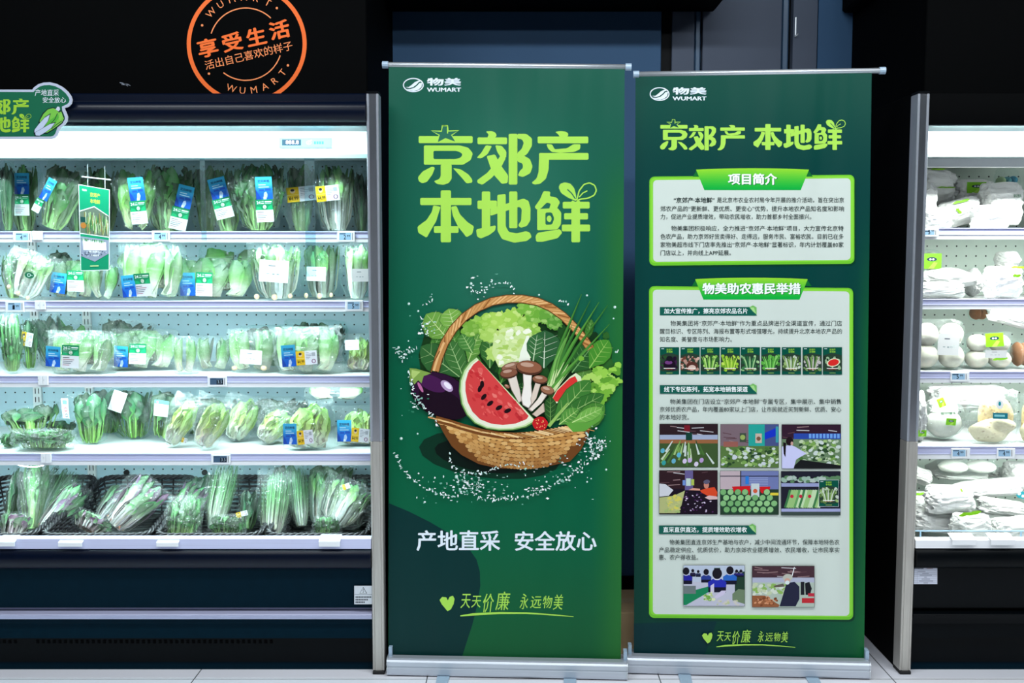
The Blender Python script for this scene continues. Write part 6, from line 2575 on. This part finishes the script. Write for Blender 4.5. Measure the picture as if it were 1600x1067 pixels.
veg('romaine', 466, 360, 52, 110, Y1, z1, 'romaine bag with a yellow price label, behind the wide clear strip', group=G1, tags=[('Y', 471, 303, 46, 23, -6)], fm='film_dense')
veg('choy', 522, 360, 64, 110, Y1, z1, 'long stemmed greens bag with a yellow price label, right of the wide clear strip', group=G1, tags=[('Y', 512, 302, 36, 24, -6)])
veg('darkleaf', 562, 360, 32, 98, Y1 + .02, z1, 'dark leaf bag squeezed against the steel post, top shelf', group=G1, fm='film_dense', d=.1)

G2 = 'bagged greens on the second shelf'
Y2, z2 = SH_Y[2] + .03, SZ(2)
CB = [(-.3, -.50, .07, 1), (.02, -.50, .06, 1.1), (.3, -.48, .08, .9)]
veg('romaine', 8, 469, 46, 80, Y2 + .03, z2, 'green bag cut off by the left frame edge, second shelf', group=G2)
veg('darkleaf', 92, 469, 60, 84, Y2 + .12, z2, 'dark leafy bag behind the slanting white stems, second shelf', group=G2, roll=24, fm='film_dark')
veg('choy', 42, 469, 68, 88, Y2 - .008, z2, 'slanting bag of thick white stems with a dark green seal, second shelf', group=G2, roll=22, fm='film_dense', tags=[('S', 46, 430, 15, 12, 20)], butts=[(-.2, -.44, .17, 1), (.04, -.46, .12, 1), (.26, -.44, .10, .9)])
veg('bok', 228, 440, 108, 46, Y2 + .20, z2 + .10, 'white topped pack lying behind the others, half hidden by the top rail', group=G2, film='pillow', fm='film_dense', lean=10, tags=[('SG', 236, 380, 24, 6, 0)])
veg('lettucehead', 360, 442, 96, 62, Y2 + .20, z2 + .07, 'bag of small green heads lying at the back of the second shelf', group=G2, film='pillow', fm='film_dark', lean=15)
veg('bok', 108, 469, 66, 66, Y2, z2, 'bok choy pack with pale blue and green cards under the hanging poster', group=G2, film='pillow', tags=[('B', 91, 442, 24, 32, 8), ('G', 118, 439, 26, 33, 2)])
veg('bokpair', 155, 469, 50, 58, Y2, z2, 'small bare bok choy bag right of the hanging poster foot', group=G2, film='cone', d=.11)
veg('bok', 232, 471, 98, 96, Y2 - .01, z2, 'tall bok choy pack with one blue and one green card, centre of the second shelf', group=G2, film='pillow', fm='film_dark', tags=[('B', 201, 447, 22, 34, -6), ('G', 223, 445, 25, 36, -4)])
veg('bok', 332, 469, 112, 70, Y2, z2, 'low wide pack of dark greens with blue and green cards, below the narrow clear strip', group=G2, film='pillow', tags=[('B', 293, 444, 24, 36, 0), ('G', 319, 444, 26, 37, 2)])
veg('choy', 428, 469, 84, 94, Y2, z2, 'large pack of white stems in a white wrapper, green tops above', group=G2, film='upright', fm='film_dark', butts=CB, tags=[('WP', 428, 424, 46, 34, 4)])
veg('choy', 498, 469, 58, 92, Y2, z2, 'white wrapped stems below the wide clear strip, printed green mark', group=G2, film='upright', fm='film_dark', butts=CB, tags=[('WP', 494, 428, 30, 22, 2), ('SG', 487, 422, 14, 9, 4)])
veg('choy', 554, 469, 56, 92, Y2, z2, 'white banded stems beside the steel post, second shelf', group=G2, film='upright', fm='film_dark', tags=[('WP', 563, 430, 26, 20, 0), ('SG', 564, 427, 16, 10, 0)])

G3 = 'bagged greens on the third shelf'
Y3, z3 = SH_Y[3] + .03, SZ(3)
veg('lettucehead', 104, 586, 68, 96, Y3 + .16, z3, 'crinkled bag of bright lettuce at the back left, third shelf', group=G3, roll=18, fm='film_dense')
veg('darkleaf', 190, 586, 84, 92, Y3 + .22, z3, 'loose topped dark leaf bag at the back, above the twin bok choy packs', group=G3, fm='film_dense', roll=8)
veg('darkleaf', 418, 586, 90, 80, Y3 + .20, z3, 'dark leaf bag peeping over the white packs, middle of the third shelf', group=G3, film='pillow', fm='film_dark', lean=5)
veg('darkleaf', 492, 586, 96, 88, Y3 + .20, z3, 'dark leaf bag peeping over the yellow labelled pack, third shelf', group=G3, film='pillow', fm='film_dark', lean=5)
veg('darkleaf', 66, 586, 50, 98, Y3 + .05, z3, 'long crinkled dark leaf bag leaning left, third shelf', group=G3, roll=-14, fm='film_dense', d=.1)
veg('spinach', 38, 585, 34, 92, Y3 + .01, z3, 'narrow spinach bunch with a small yellow label, third shelf left', group=G3, tags=[('Y', 42, 530, 18, 22, 12)], fm='film_dark', d=.09)
veg('coriander', 8, 585, 46, 100, Y3, z3, 'frilly herb bag cut off by the left frame edge, third shelf', group=G3, d=.11)
veg('bok', 120, 587, 104, 72, Y3 - .005, z3, 'left of the twin bok choy packs with blue and green cards, third shelf', group=G3, film='pillow', fm='film_dense', tags=[('B', 83, 557, 24, 32, 4), ('G', 110, 557, 27, 36, 3)])
veg('bok', 217, 587, 104, 74, Y3 - .005, z3, 'right of the twin bok choy packs with blue and green cards, third shelf', group=G3, film='pillow', fm='film_dense', tags=[('B', 189, 557, 22, 33, 4), ('G', 215, 553, 27, 32, 2)])
veg('bokpair', 284, 586, 40, 62, Y3, z3, 'slim white stem pack right of the twin bok choy packs', group=G3, film='pillow', fm='film_dense', d=.1)
veg('bokpair', 329, 586, 56, 62, Y3, z3, 'white stem pack above the two panel price tag, third shelf', group=G3, film='pillow', fm='film_dense')
veg('bokpair', 391, 586, 78, 76, Y3, z3, 'two stem butts facing out under a white label, third shelf', group=G3, film='pillow', fm='film_dense', tags=[('WP', 392, 558, 34, 22, 4)], butts=[(-.28, -.52, .12, 1.1), (.27, -.52, .12, 1.2)])
veg('bok', 477, 587, 100, 80, Y3 - .005, z3, 'corner folded greens pack with blue card and yellow price label, third shelf', group=G3, film='pillow', fm='film_dense', tags=[('B', 451, 556, 22, 34, -4), ('Y', 479, 559, 33, 22, -4)])
veg('cabbage', 556, 586, 52, 66, Y3, z3, 'pale cabbage bag with a white label beside the steel post, third shelf', group=G3, film='pillow', tags=[('W', 550, 539, 22, 16, -2)])

G4 = 'bagged greens on the fourth shelf'
Y4, z4 = SH_Y[4] + .04, SZ(4)
veg('darkleaf', 318, 690, 110, 74, Y4 + .24, z4, 'dark leaf bag at the back behind the slanting cabbages, fourth shelf', group=G4, film='pillow', fm='film_dense', lean=10)
veg('darkleaf', 432, 690, 90, 72, Y4 + .24, z4, 'dark leaf bag at the back between cabbage and labelled packs, fourth shelf', group=G4, film='pillow', fm='film_dense', lean=10)
veg('spinach', 86, 690, 50, 34, Y4 + .16, z4, 'small dark spinach bag lying behind the flat herb pack, fourth shelf', group=G4, film='pillow', fm='film_dark', lean=20)
veg('spinach', 34, 682, 90, 50, Y4 + .06, z4 + .02, 'heap of spinach lying at the left, fourth shelf', group=G4, film='pillow', lean=20, roll=-12)
veg('coriander', 4, 704, 40, 30, Y4, z4, 'dark herb bag cut off by the left frame edge, fourth shelf', group=G4, film='pillow', fm='film_dark')
veg('coriander', 57, 707, 98, 38, Y4 - .03, z4, 'flat herb pack lying in front at the left, fourth shelf', group=G4, film='pillow', fm='film_dense', lean=15)
veg('spinach', 160, 694, 70, 90, Y4 + .15, z4, 'spinach bag at the back between the two tagged spinach bags', group=G4, fm='film_dark')
veg('spinach', 131, 694, 66, 86, Y4 + .06, z4, 'upright spinach bag with a narrow white card at its left edge', group=G4, fm='film_dark', tags=[('WC', 102, 638, 11, 32, 0)])
veg('spinach', 200, 694, 80, 90, Y4 + .06, z4, 'spinach bag with a large tilted blank white card', group=G4, fm='film_dark', tags=[('W', 184, 627, 22, 32, 18)])
veg('spinach', 262, 694, 74, 80, Y4 + .06, z4, 'leaning leafy bag with a blue topped white card, fourth shelf', group=G4, roll=16, tags=[('WB', 252, 638, 22, 26, 9)])
veg('cabbage', 282, 706, 44, 86, Y4 - .01, z4, 'first slanting baby cabbage bag from the left, yellow dot label', group=G4, roll=24, fm='film_dense', film='cone', tags=[('Y', 288, 688, 8, 8, 20)], d=.1)
veg('cabbage', 328, 707, 56, 88, Y4 - .02, z4, 'second slanting baby cabbage bag, in front above the price tag', group=G4, roll=20, fm='film_dense', film='cone', d=.11)
veg('cabbage', 378, 704, 56, 84, Y4, z4, 'third slanting baby cabbage bag, right of the price tag', group=G4, roll=16, fm='film_dense', film='cone', d=.11)
veg('cabbage', 428, 705, 52, 74, Y4 - .005, z4, 'fourth slanting baby cabbage bag, lying lowest', group=G4, roll=30, fm='film_dense', film='cone', d=.11)
veg('cabbage', 475, 705, 82, 82, Y4 - .01, z4, 'upright baby cabbage pack with blue card and yellow label, fourth shelf', group=G4, film='pillow', tags=[('B', 453, 678, 21, 33, 0), ('Y', 477, 683, 25, 22, -6)])
veg('cabbage', 553, 706, 74, 74, Y4 - .01, z4, 'baby cabbage pack with blue card and yellow label touching the steel post', group=G4, film='pillow', tags=[('B', 538, 673, 22, 34, 0), ('Y', 563, 680, 28, 22, 6)])
veg('bokpair', 522, 631, 92, 32, Y4 + .05, zz(633, Y4 + .05), 'white pack lying on top of the labelled packs, fourth shelf', group=G4, film='pillow', fm='film_dense', lean=15)

G5 = 'bagged greens in the deck baskets'
YD = Yb_ + .045
zb0 = zdeck + .014
veg('darkleaf', 6, 832, 40, 110, YD + .10, zb0, 'dark leafy bag cut off by the left frame edge, deck', group=G5, lean=30)
veg('chive', 84, 820, 66, 100, YD + .20, zb0 + .02, 'bright green chive bunch leaning right in the left basket', group=G5, lean=30, roll=20, film='cone', fm='film_dark')
veg('amaranth', 88, 832, 46, 92, YD + .10, zb0, 'amaranth bunch lying along the wall of the left basket', group=G5, lean=38, roll=30, film='cone', fm='film_dark')
veg('romaine', 36, 828, 58, 118, YD + .04, zb0, 'long film wrapped leaf roll standing in the left basket', group=G5, lean=24, roll=-5, fm='film_dense')
veg('amaranth', 10, 838, 60, 40, YD, zb0, 'amaranth roots poking from under the film roll in the left basket', group=G5, lean=40, film='pillow')
veg('amaranth', 176, 836, 60, 84, YD + .12, zb0, 'dark amaranth bag at the back of the amaranth basket', group=G5, lean=40, roll=34, film='cone', fm='film_dark')
veg('amaranth', 208, 836, 70, 106, YD + .0, zb0, 'large slanting amaranth bundle with white stems and red roots', group=G5, lean=28, roll=40, film='upright', fm='film')
veg('amaranth', 132, 836, 66, 42, YD - .004, zb0, 'low amaranth bundle, pink roots at the front of its basket', group=G5, lean=45, roll=24, film='pillow', fm='film')
veg('amaranth', 290, 822, 58, 76, YD + .15, zb0, 'amaranth bag at the back between the amaranth basket and the white bunch', group=G5, lean=40, roll=26, film='cone', fm='film_dark')
veg('darkleaf', 308, 812, 62, 76, YD + .24, zb0 + .02, 'empty looking dark film bag behind the white stemmed bunch', group=G5, lean=30, film='cone', fm='film_dark')
veg('coriander', 278, 835, 66, 62, YD, zb0, 'flat crinkled herb bag left of the white stemmed bunch', group=G5, lean=36, film='pillow', fm='film_dense')
veg('chive', 340, 818, 66, 104, YD + .06, zb0 + .01, 'white stemmed chive bunch in the middle of the deck', group=G5, lean=28, roll=6, film='cone')
veg('coriander', 348, 838, 62, 36, YD - .002, zb0, 'small herb bag lying below the white stemmed bunch', group=G5, lean=40, film='pillow', fm='film_dense')
veg('darkleaf', 382, 826, 40, 66, YD + .13, zb0, 'dark bag with a yellow sticker between the two white stemmed bunches', group=G5, lean=30, fm='film_dark', tags=[('Y', 378, 803, 18, 8, -14)])
veg('chive', 420, 834, 62, 104, YD + .02, zb0, 'rounded white chive bunch with a folded film foot, deck', group=G5, lean=26, film='cone')
veg('chive', 458, 828, 46, 106, YD + .08, zb0, 'tall green chive bunch right of the rounded white bunch', group=G5, lean=22, roll=-8, film='upright', fm='film_dark')
veg('darkleaf', 440, 800, 60, 80, YD + .30, zb0 + .03, 'dark leaf bag at the back wall above the chives', group=G5, lean=20, fm='film_dense')
veg('romaine', 512, 812, 80, 90, YD + .22, zb0 + .03, 'dark green leaf bag at the back near the post, deck', group=G5, lean=20, fm='film_dense')
veg('choy', 494, 836, 50, 104, YD + .08, zb0, 'upright leaf bag left of the big glossy bag, deck', group=G5, lean=24, fm='film', film='upright')
veg('choy', 535, 832, 80, 98, YD + .02, zb0 + .012, 'big glossy bag slanting right with a yellow sticker, deck near the post', group=G5, lean=30, roll=24, fm='film_dense', tags=[('Y', 541, 760, 11, 8, -20)])
veg('chive', 560, 836, 32, 94, YD + .03, zb0, 'green bunch with brown roots against the steel post, deck', group=G5, lean=26, roll=5, film='upright', fm='film_dark')
veg('coriander', 506, 838, 48, 34, YD - .004, zb0, 'folded bag of brown roots at the front rail near the post', group=G5, lean=35, film='pillow', fm='film_dense')


# ------------------------------------------------------------------ white packs of the right case
def white_pack(*a, **k):
    _queue.append((a[4], len(_queue), make_pack, a, k))


def make_pack(px, py, wp, hp, Yf, z, label, name='food_pack', cat='food pack', group=None, roll=0, lean=0, d=.12, m='whitefilm', tags=(), inside=None, film='film', seed=None, shape='pillow'):
    v = (_vi.get('wp', 0) % 4)
    _vi['wp'] = _vi.get('wp', 0) + 1
    if inside is None:
        key = ('solid', shape, m, v)
        if key not in _pc:
            B = film_mesh(v + 5, shape, .07, 40, 26, .045)
            _pc[key] = (unit_mesh('pack', B, M[m], False), B.v, B.f)
        fme, fv, ff = _pc[key]
        Mx = settle(px, py, wp, hp, Yf, z, roll, lean, d, fv, ff, 4.095)
        root = thing(name, label, cat, Mx @ Vector((0, 0, 0)), group)
        put('wrapper', fme, root, Mx)
    else:
        fme, fv, ff = proto('film:%s:%s' % (shape, film), v % 3)
        Mx = settle(px, py, wp, hp, Yf, z, roll, lean, d, fv, ff, 4.095)
        root = thing(name, label, cat, Mx @ Vector((0, 0, 0)), group)
        nm, me = inside
        if isinstance(me, list):
            for q in me:
                put(nm, q, root, Mx)
        else:
            put(nm, me, root, Mx)
        put('plastic_bag', fme, root, Mx)
    stick(root, Mx, fv, ff, tags)
    return root




def bun_mesh(x, z, rx, ry, rz, col, seed):
    B = Build()
    nu, nv = 18, 12
    vs = []
    for j in range(nv + 1):
        th = pi * j / nv
        for i in range(nu):
            a = 2 * pi * i / nu
            d = Vector((sin(th) * cos(a), sin(th) * sin(a), cos(th)))
            k = 1 + .06 * noise.noise(d * 2.2 + Vector((seed * 3.3, 0, 0)))
            vs.append(Vector((x + d.x * rx * k, d.y * ry * k, z + d.z * rz * k)))
    fs = []
    for j in range(nv):
        for i in range(nu):
            i2 = (i + 1) % nu
            fs.append((j * nu + i, (j + 1) * nu + i, (j + 1) * nu + i2, j * nu + i2))
    B.add(vs, fs, C(col))
    return unit_mesh('bun', B, M['food'])


def bread_mesh():
    """soft flat bread with brown specks, folded over itself"""
    B = Build()
    rnd = random.Random(12)
    nr, na = 24, 56
    for (cx_, cz_, rx, rz, yo, rot, n_s, base) in ((.10, .47, .36, .44, .16, -14, 60, '#d2b98a'), (-.02, .26, .47, .24, -.12, 8, 16, '#dccfae')):
        spots = [(rnd.uniform(-.9, .9), rnd.uniform(-.9, .9), rnd.uniform(.03, .09)) for _ in range(n_s)]
        ca, sa = cos(radians(rot)), sin(radians(rot))
        for side in (-1, 1):
            vs, cs, fs = [], [], []
            for j in range(nr + 1):
                r = j / nr
                for i in range(na):
                    a_ = 2 * pi * i / na
                    rr = r * (1 + .06 * sin(3 * a_) + .04 * sin(5 * a_ + 1))
                    u, v = rr * cos(a_), rr * sin(a_)
                    x, z = u * rx, v * rz
                    y = yo + side * .15 * (1 - r ** 4) + .05 * sin(u * 5 + v * 3)
                    c = C(base)
                    if side < 0:
                        for (sx, sz, sr) in spots:
                            q = ((u - sx) ** 2 + (v - sz) ** 2) ** .5
                            if q < sr:
                                c = lerp(C('#7d4a1e'), c, q / sr)
                    vs.append(Vector((cx_ + x * ca - z * sa, y, max(.01, cz_ + x * sa + z * ca)))); cs.append(c)
            for j in range(nr):
                for i in range(na):
                    i2 = (i + 1) % na
                    f = (j * na + i, j * na + i2, (j + 1) * na + i2, (j + 1) * na + i)
                    fs.append(f if side < 0 else f[::-1])
            B.add(vs, fs, cs)
    return unit_mesh('flatbread', B, M['food'])


BUNS2 = [bun_mesh(-.24, .40, .235, .40, .38, '#cbc5b8', 1), bun_mesh(.24, .40, .235, .40, .38, '#cfc9bc', 2)]
BUNSL = [bun_mesh(-.25, .27, .235, .42, .26, '#c9c3b6', 1), bun_mesh(.25, .27, .235, .42, .26, '#cdc7ba', 2), bun_mesh(-.24, .72, .22, .38, .25, '#c4bfb4', 3), bun_mesh(.24, .72, .22, .38, .25, '#c8c2b6', 4)]
BREAD = bread_mesh()
MUSH = [bun_mesh(-.2, .5, .25, .4, .42, '#8a5a3c', 5), bun_mesh(.22, .5, .25, .4, .42, '#9a6a48', 6)]
ROLL2 = [bun_mesh(-.25, .5, .26, .42, .44, '#e4e6dc', 7), bun_mesh(.25, .5, .26, .42, .44, '#e8e9e0', 8)]
BALLS = [bun_mesh(x, z, .16, .3, .16, c, 9 + i) for i, (x, z, c) in enumerate(((-.3, .25, '#9cc0b0'), (0, .25, '#8fbf9a'), (.3, .25, '#7fb8b0'), (-.3, .6, '#b0cca0'), (0, .6, '#4f9aa8'), (.3, .62, '#2f88a6')))]

RR = [(356, 374), (467, 483), (580, 598), (697, 717)]


def RZ(k):
    return zz(RR[k - 1][0], SH_Y[k]) - .0035


H1 = 'white packs on the top shelf of the right case'
Ya, za = SH_Y[1] + .03, RZ(1)
white_pack(1585, 306, 44, 44, Ya + .20, zz(306, Ya + .20), 'clear pack of small green and blue items at the back of the top shelf', inside=('dumplings', BALLS), group=H1, film='film')
white_pack(1466, 320, 80, 56, Ya + .16, zz(322, Ya + .16), 'bulging white pack with green strokes at the top left of the right case', group=H1, roll=6, tags=[('GS', 1466, 264.5, 20, 4.5, 0), ('GS', 1479, 293, 26, 4, 0)])
white_pack(1530, 330, 76, 50, Ya + .12, zz(332, Ya + .12), 'white pack with a square bright green patch, top shelf of the right case', group=H1, tags=[('GP', 1526, 293, 30, 17, 0)], roll=3)
white_pack(1450, 346, 54, 64, Ya + .06, za, 'white pack wedged upright beside the right hand post', group=H1, tags=[('WL', 1455, 282, 3, 2, 0)] if False else (), roll=-4)
white_pack(1574, 344, 74, 60, Ya + .06, za + .02, 'white pack with a thin green stroke at the right of the top shelf', group=H1, tags=[('GS', 1562, 328, 22, 6, 4), ('TX', 1590, 306, 12, 6, 0)])
white_pack(1468, 357, 62, 34, Ya - .005, za, 'flat white pack lying in front by the post, top shelf', group=H1, tags=[('GS', 1500, 331, 12, 7, 40)] if False else ())
white_pack(1510, 352, 60, 46, Ya + .005, za + .005, 'folded white pack with two leaning green marks, middle of the top shelf', group=H1, roll=-14, tags=[('GS', 1502, 315, 24, 7, -14), ('GS', 1498, 330, 10, 8, 40)])
white_pack(1558, 357, 66, 38, Ya - .008, za, 'flat white pack lying in front, right part of the top shelf', group=H1)

H2 = 'white packs on the second shelf of the right case'
Ybb, zb2 = SH_Y[2] + .03, RZ(2)
white_pack(1454, 421, 58, 32, Ybb + .22, zz(424, Ybb + .22), 'clear bun bag with a large lime patch beside the right hand post', inside=('buns', ROLL2), group=H2, tags=[('GP', 1456, 408, 30, 24, 0)])
white_pack(1532, 462, 36, 44, Ybb + .10, zb2, 'round white pack behind the long bolster pack, second shelf', group=H2, shape='lump')
white_pack(1468, 466, 104, 26, Ybb, zb2, 'flat grey white pack lying under the long bolster pack', group=H2, m='tofu')
white_pack(1490, 454, 98, 36, Ybb + .01, zz(454, Ybb), 'long bolster shaped white pack, second shelf of the right case', group=H2, shape='lump', roll=3, tags=[('WX', 1504, 441, 4, 2, 0)])
white_pack(1586, 418, 44, 26, Ybb + .12, zz(419, Ybb + .12), 'small clear pack lying on the square white pack, second shelf', group=H2, m='tofu')
white_pack(1578, 466, 68, 52, Ybb, zb2, 'square white pack with lime marks at the right, second shelf', group=H2, tags=[('GS', 1592, 418, 24, 6, 0), ('GS', 1589, 431, 12, 8, 0)])

H3 = 'white packs on the third shelf of the right case'
Yc3, zc3 = SH_Y[3] + .03, RZ(3)
white_pack(1540, 503, 34, 26, Yc3 + .20, zz(503, Yc3 + .20), 'small brown mushroom pack at the back of the third shelf', inside=('mushrooms', MUSH), group=H3)
white_pack(1602, 516, 92, 44, Yc3 + .05, zz(522, Yc3 + .05), 'tilted white pack overhanging at the right frame edge, third shelf', group=H3, roll=14)
white_pack(1478, 579, 92, 82, Yc3, zc3, 'bag of four round buns under a blank white paper, third shelf', inside=('buns', BUNSL), group=H3, tags=[('WP', 1482, 538, 34, 34, 2)])
white_pack(1556, 579, 80, 62, Yc3 + .01, zc3, 'bag of round buns with a bright green square label, third shelf', inside=('buns', BUNSL), group=H3, tags=[('GP', 1554, 531, 28, 21, -3), ('WP', 1556, 553, 34, 12, 0), ('GS', 1563, 561, 22, 7, -6)])
white_pack(1608, 578, 42, 50, Yc3 + .02, zc3, 'brown food pack cut off by the right frame edge, third shelf', inside=('rolls', MUSH), group=H3)

H4 = 'white packs on the fourth shelf of the right case'
Yd4, zd4 = SH_Y[4] + .03, RZ(4)
white_pack(1520, 640, 130, 40, Yd4 + .20, zz(642, Yd4 + .2), 'white pack lying flat at the back of the fourth shelf', group=H4)
white_pack(1442, 697, 32, 88, Yd4 + .03, zd4, 'upright grey tofu pack with a lime foot beside the right hand post', group=H4, m='tofu', tags=[('GP', 1441, 677, 13, 10, 0)])
white_pack(1486, 697, 74, 84, Yd4 + .02, zd4, 'tent shaped white pack with lime leaves and green letters, fourth shelf', group=H4, m='whitefilm', shape='lump', tags=[('GP', 1471, 629, 12, 14, -20), ('TX', 1482, 646, 24, 6, -2), ('GP', 1486, 659, 16, 11, 4)], inside=('tofu_block', [bun_mesh(0, .37, .44, .40, .33, '#cfcdc6', 21), bun_mesh(.02, .66, .32, .28, .28, '#e6e6e0', 22)]), film='film_dense')
white_pack(1560, 698, 84, 90, Yd4, zd4, 'clear bag of speckled flatbread with a teal label, fourth shelf', inside=('flatbread', BREAD), group=H4, tags=[('TL', 1563, 641, 24, 34, 2)], film='film_dense', d=.10)
white_pack(1614, 698, 36, 84, Yd4 + .02, zd4, 'clear flatbread bag cut off by the right frame edge', inside=('flatbread', BREAD), group=H4, d=.08)

H5 = 'white packs in the deck of the right case'
YE = YF + .065
ze = zz(840, YF) - .07
white_pack(1440, 762, 44, 40, YE + .26, zz(764, YE + .26), 'pale pack standing by the post at the back of the right deck', group=H5, m='tofu', roll=20)
white_pack(1484, 756, 60, 40, YE + .30, zz(758, YE + .30), 'slanting grey pack behind the noodle rolls, right deck', group=H5, m='tofu', roll=-28)
white_pack(1604, 776, 60, 56, YE + .22, zz(778, YE + .22), 'pack with a teal and white patch at the right frame edge, deck', group=H5, m='tofu', tags=[('TP', 1590, 770, 24, 20, 0)])
white_pack(1570, 762, 50, 30, YE + .24, zz(764, YE + .24), 'grey pack with a dark teal corner behind the big white pack, right deck', group=H5, m='tofu', tags=[('TP', 1563, 751, 22, 12, -24)])
white_pack(1512, 757, 90, 20, YE + .25, zz(757, YE + .25), 'thin pale pack under the noodle rolls, right deck', group=H5, m='tofu')
white_pack(1522, 745, 98, 30, YE + .24, zz(745, YE + .24), 'clear pack of two pale rolls on top of the heap, right deck', inside=('rolls', ROLL2), group=H5, film='film_dense')
white_pack(1448, 826, 64, 60, YE + .08, ze + .03, 'white pack with small green marks at the left of the heap, right deck', group=H5, tags=[('GS', 1451, 789, 7, 7, 30), ('GS', 1437, 772, 16, 6, -6)])
white_pack(1556, 790, 110, 44, YE + .12, zz(792, YE + .12), 'large white pack crowning the heap, right deck', group=H5, roll=-5)
white_pack(1494, 806, 86, 50, YE + .08, zz(808, YE + .08), 'creased white pack with a faint green mark in the heap middle, right deck', group=H5, tags=[('GS', 1502, 766, 6, 6, 60)])
white_pack(1578, 818, 84, 42, YE + .06, zz(820, YE + .06), 'grey white pack in the right part of the heap, right deck', group=H5, m='tofu', roll=8)
white_pack(1474, 836, 84, 42, YE + .01, ze + .015, 'flat white pack at the front left of the heap, right deck', group=H5, roll=4)
white_pack(1528, 838, 70, 38, YE + .005, ze + .012, 'grey white pack with a green upper edge, front of the heap, right deck', group=H5, m='tofu', tags=[('GS', 1516, 803, 32, 10, -10)])
white_pack(1594, 838, 74, 34, YE + .005, ze + .012, 'flat grey pack at the front right of the heap, right deck', group=H5, m='tofu', roll=-6)

flush()
drop_font()
for o in list(bpy.data.objects):
    if o.type == 'FONT' or o.name == 'lettering':
        bpy.data.objects.remove(o)
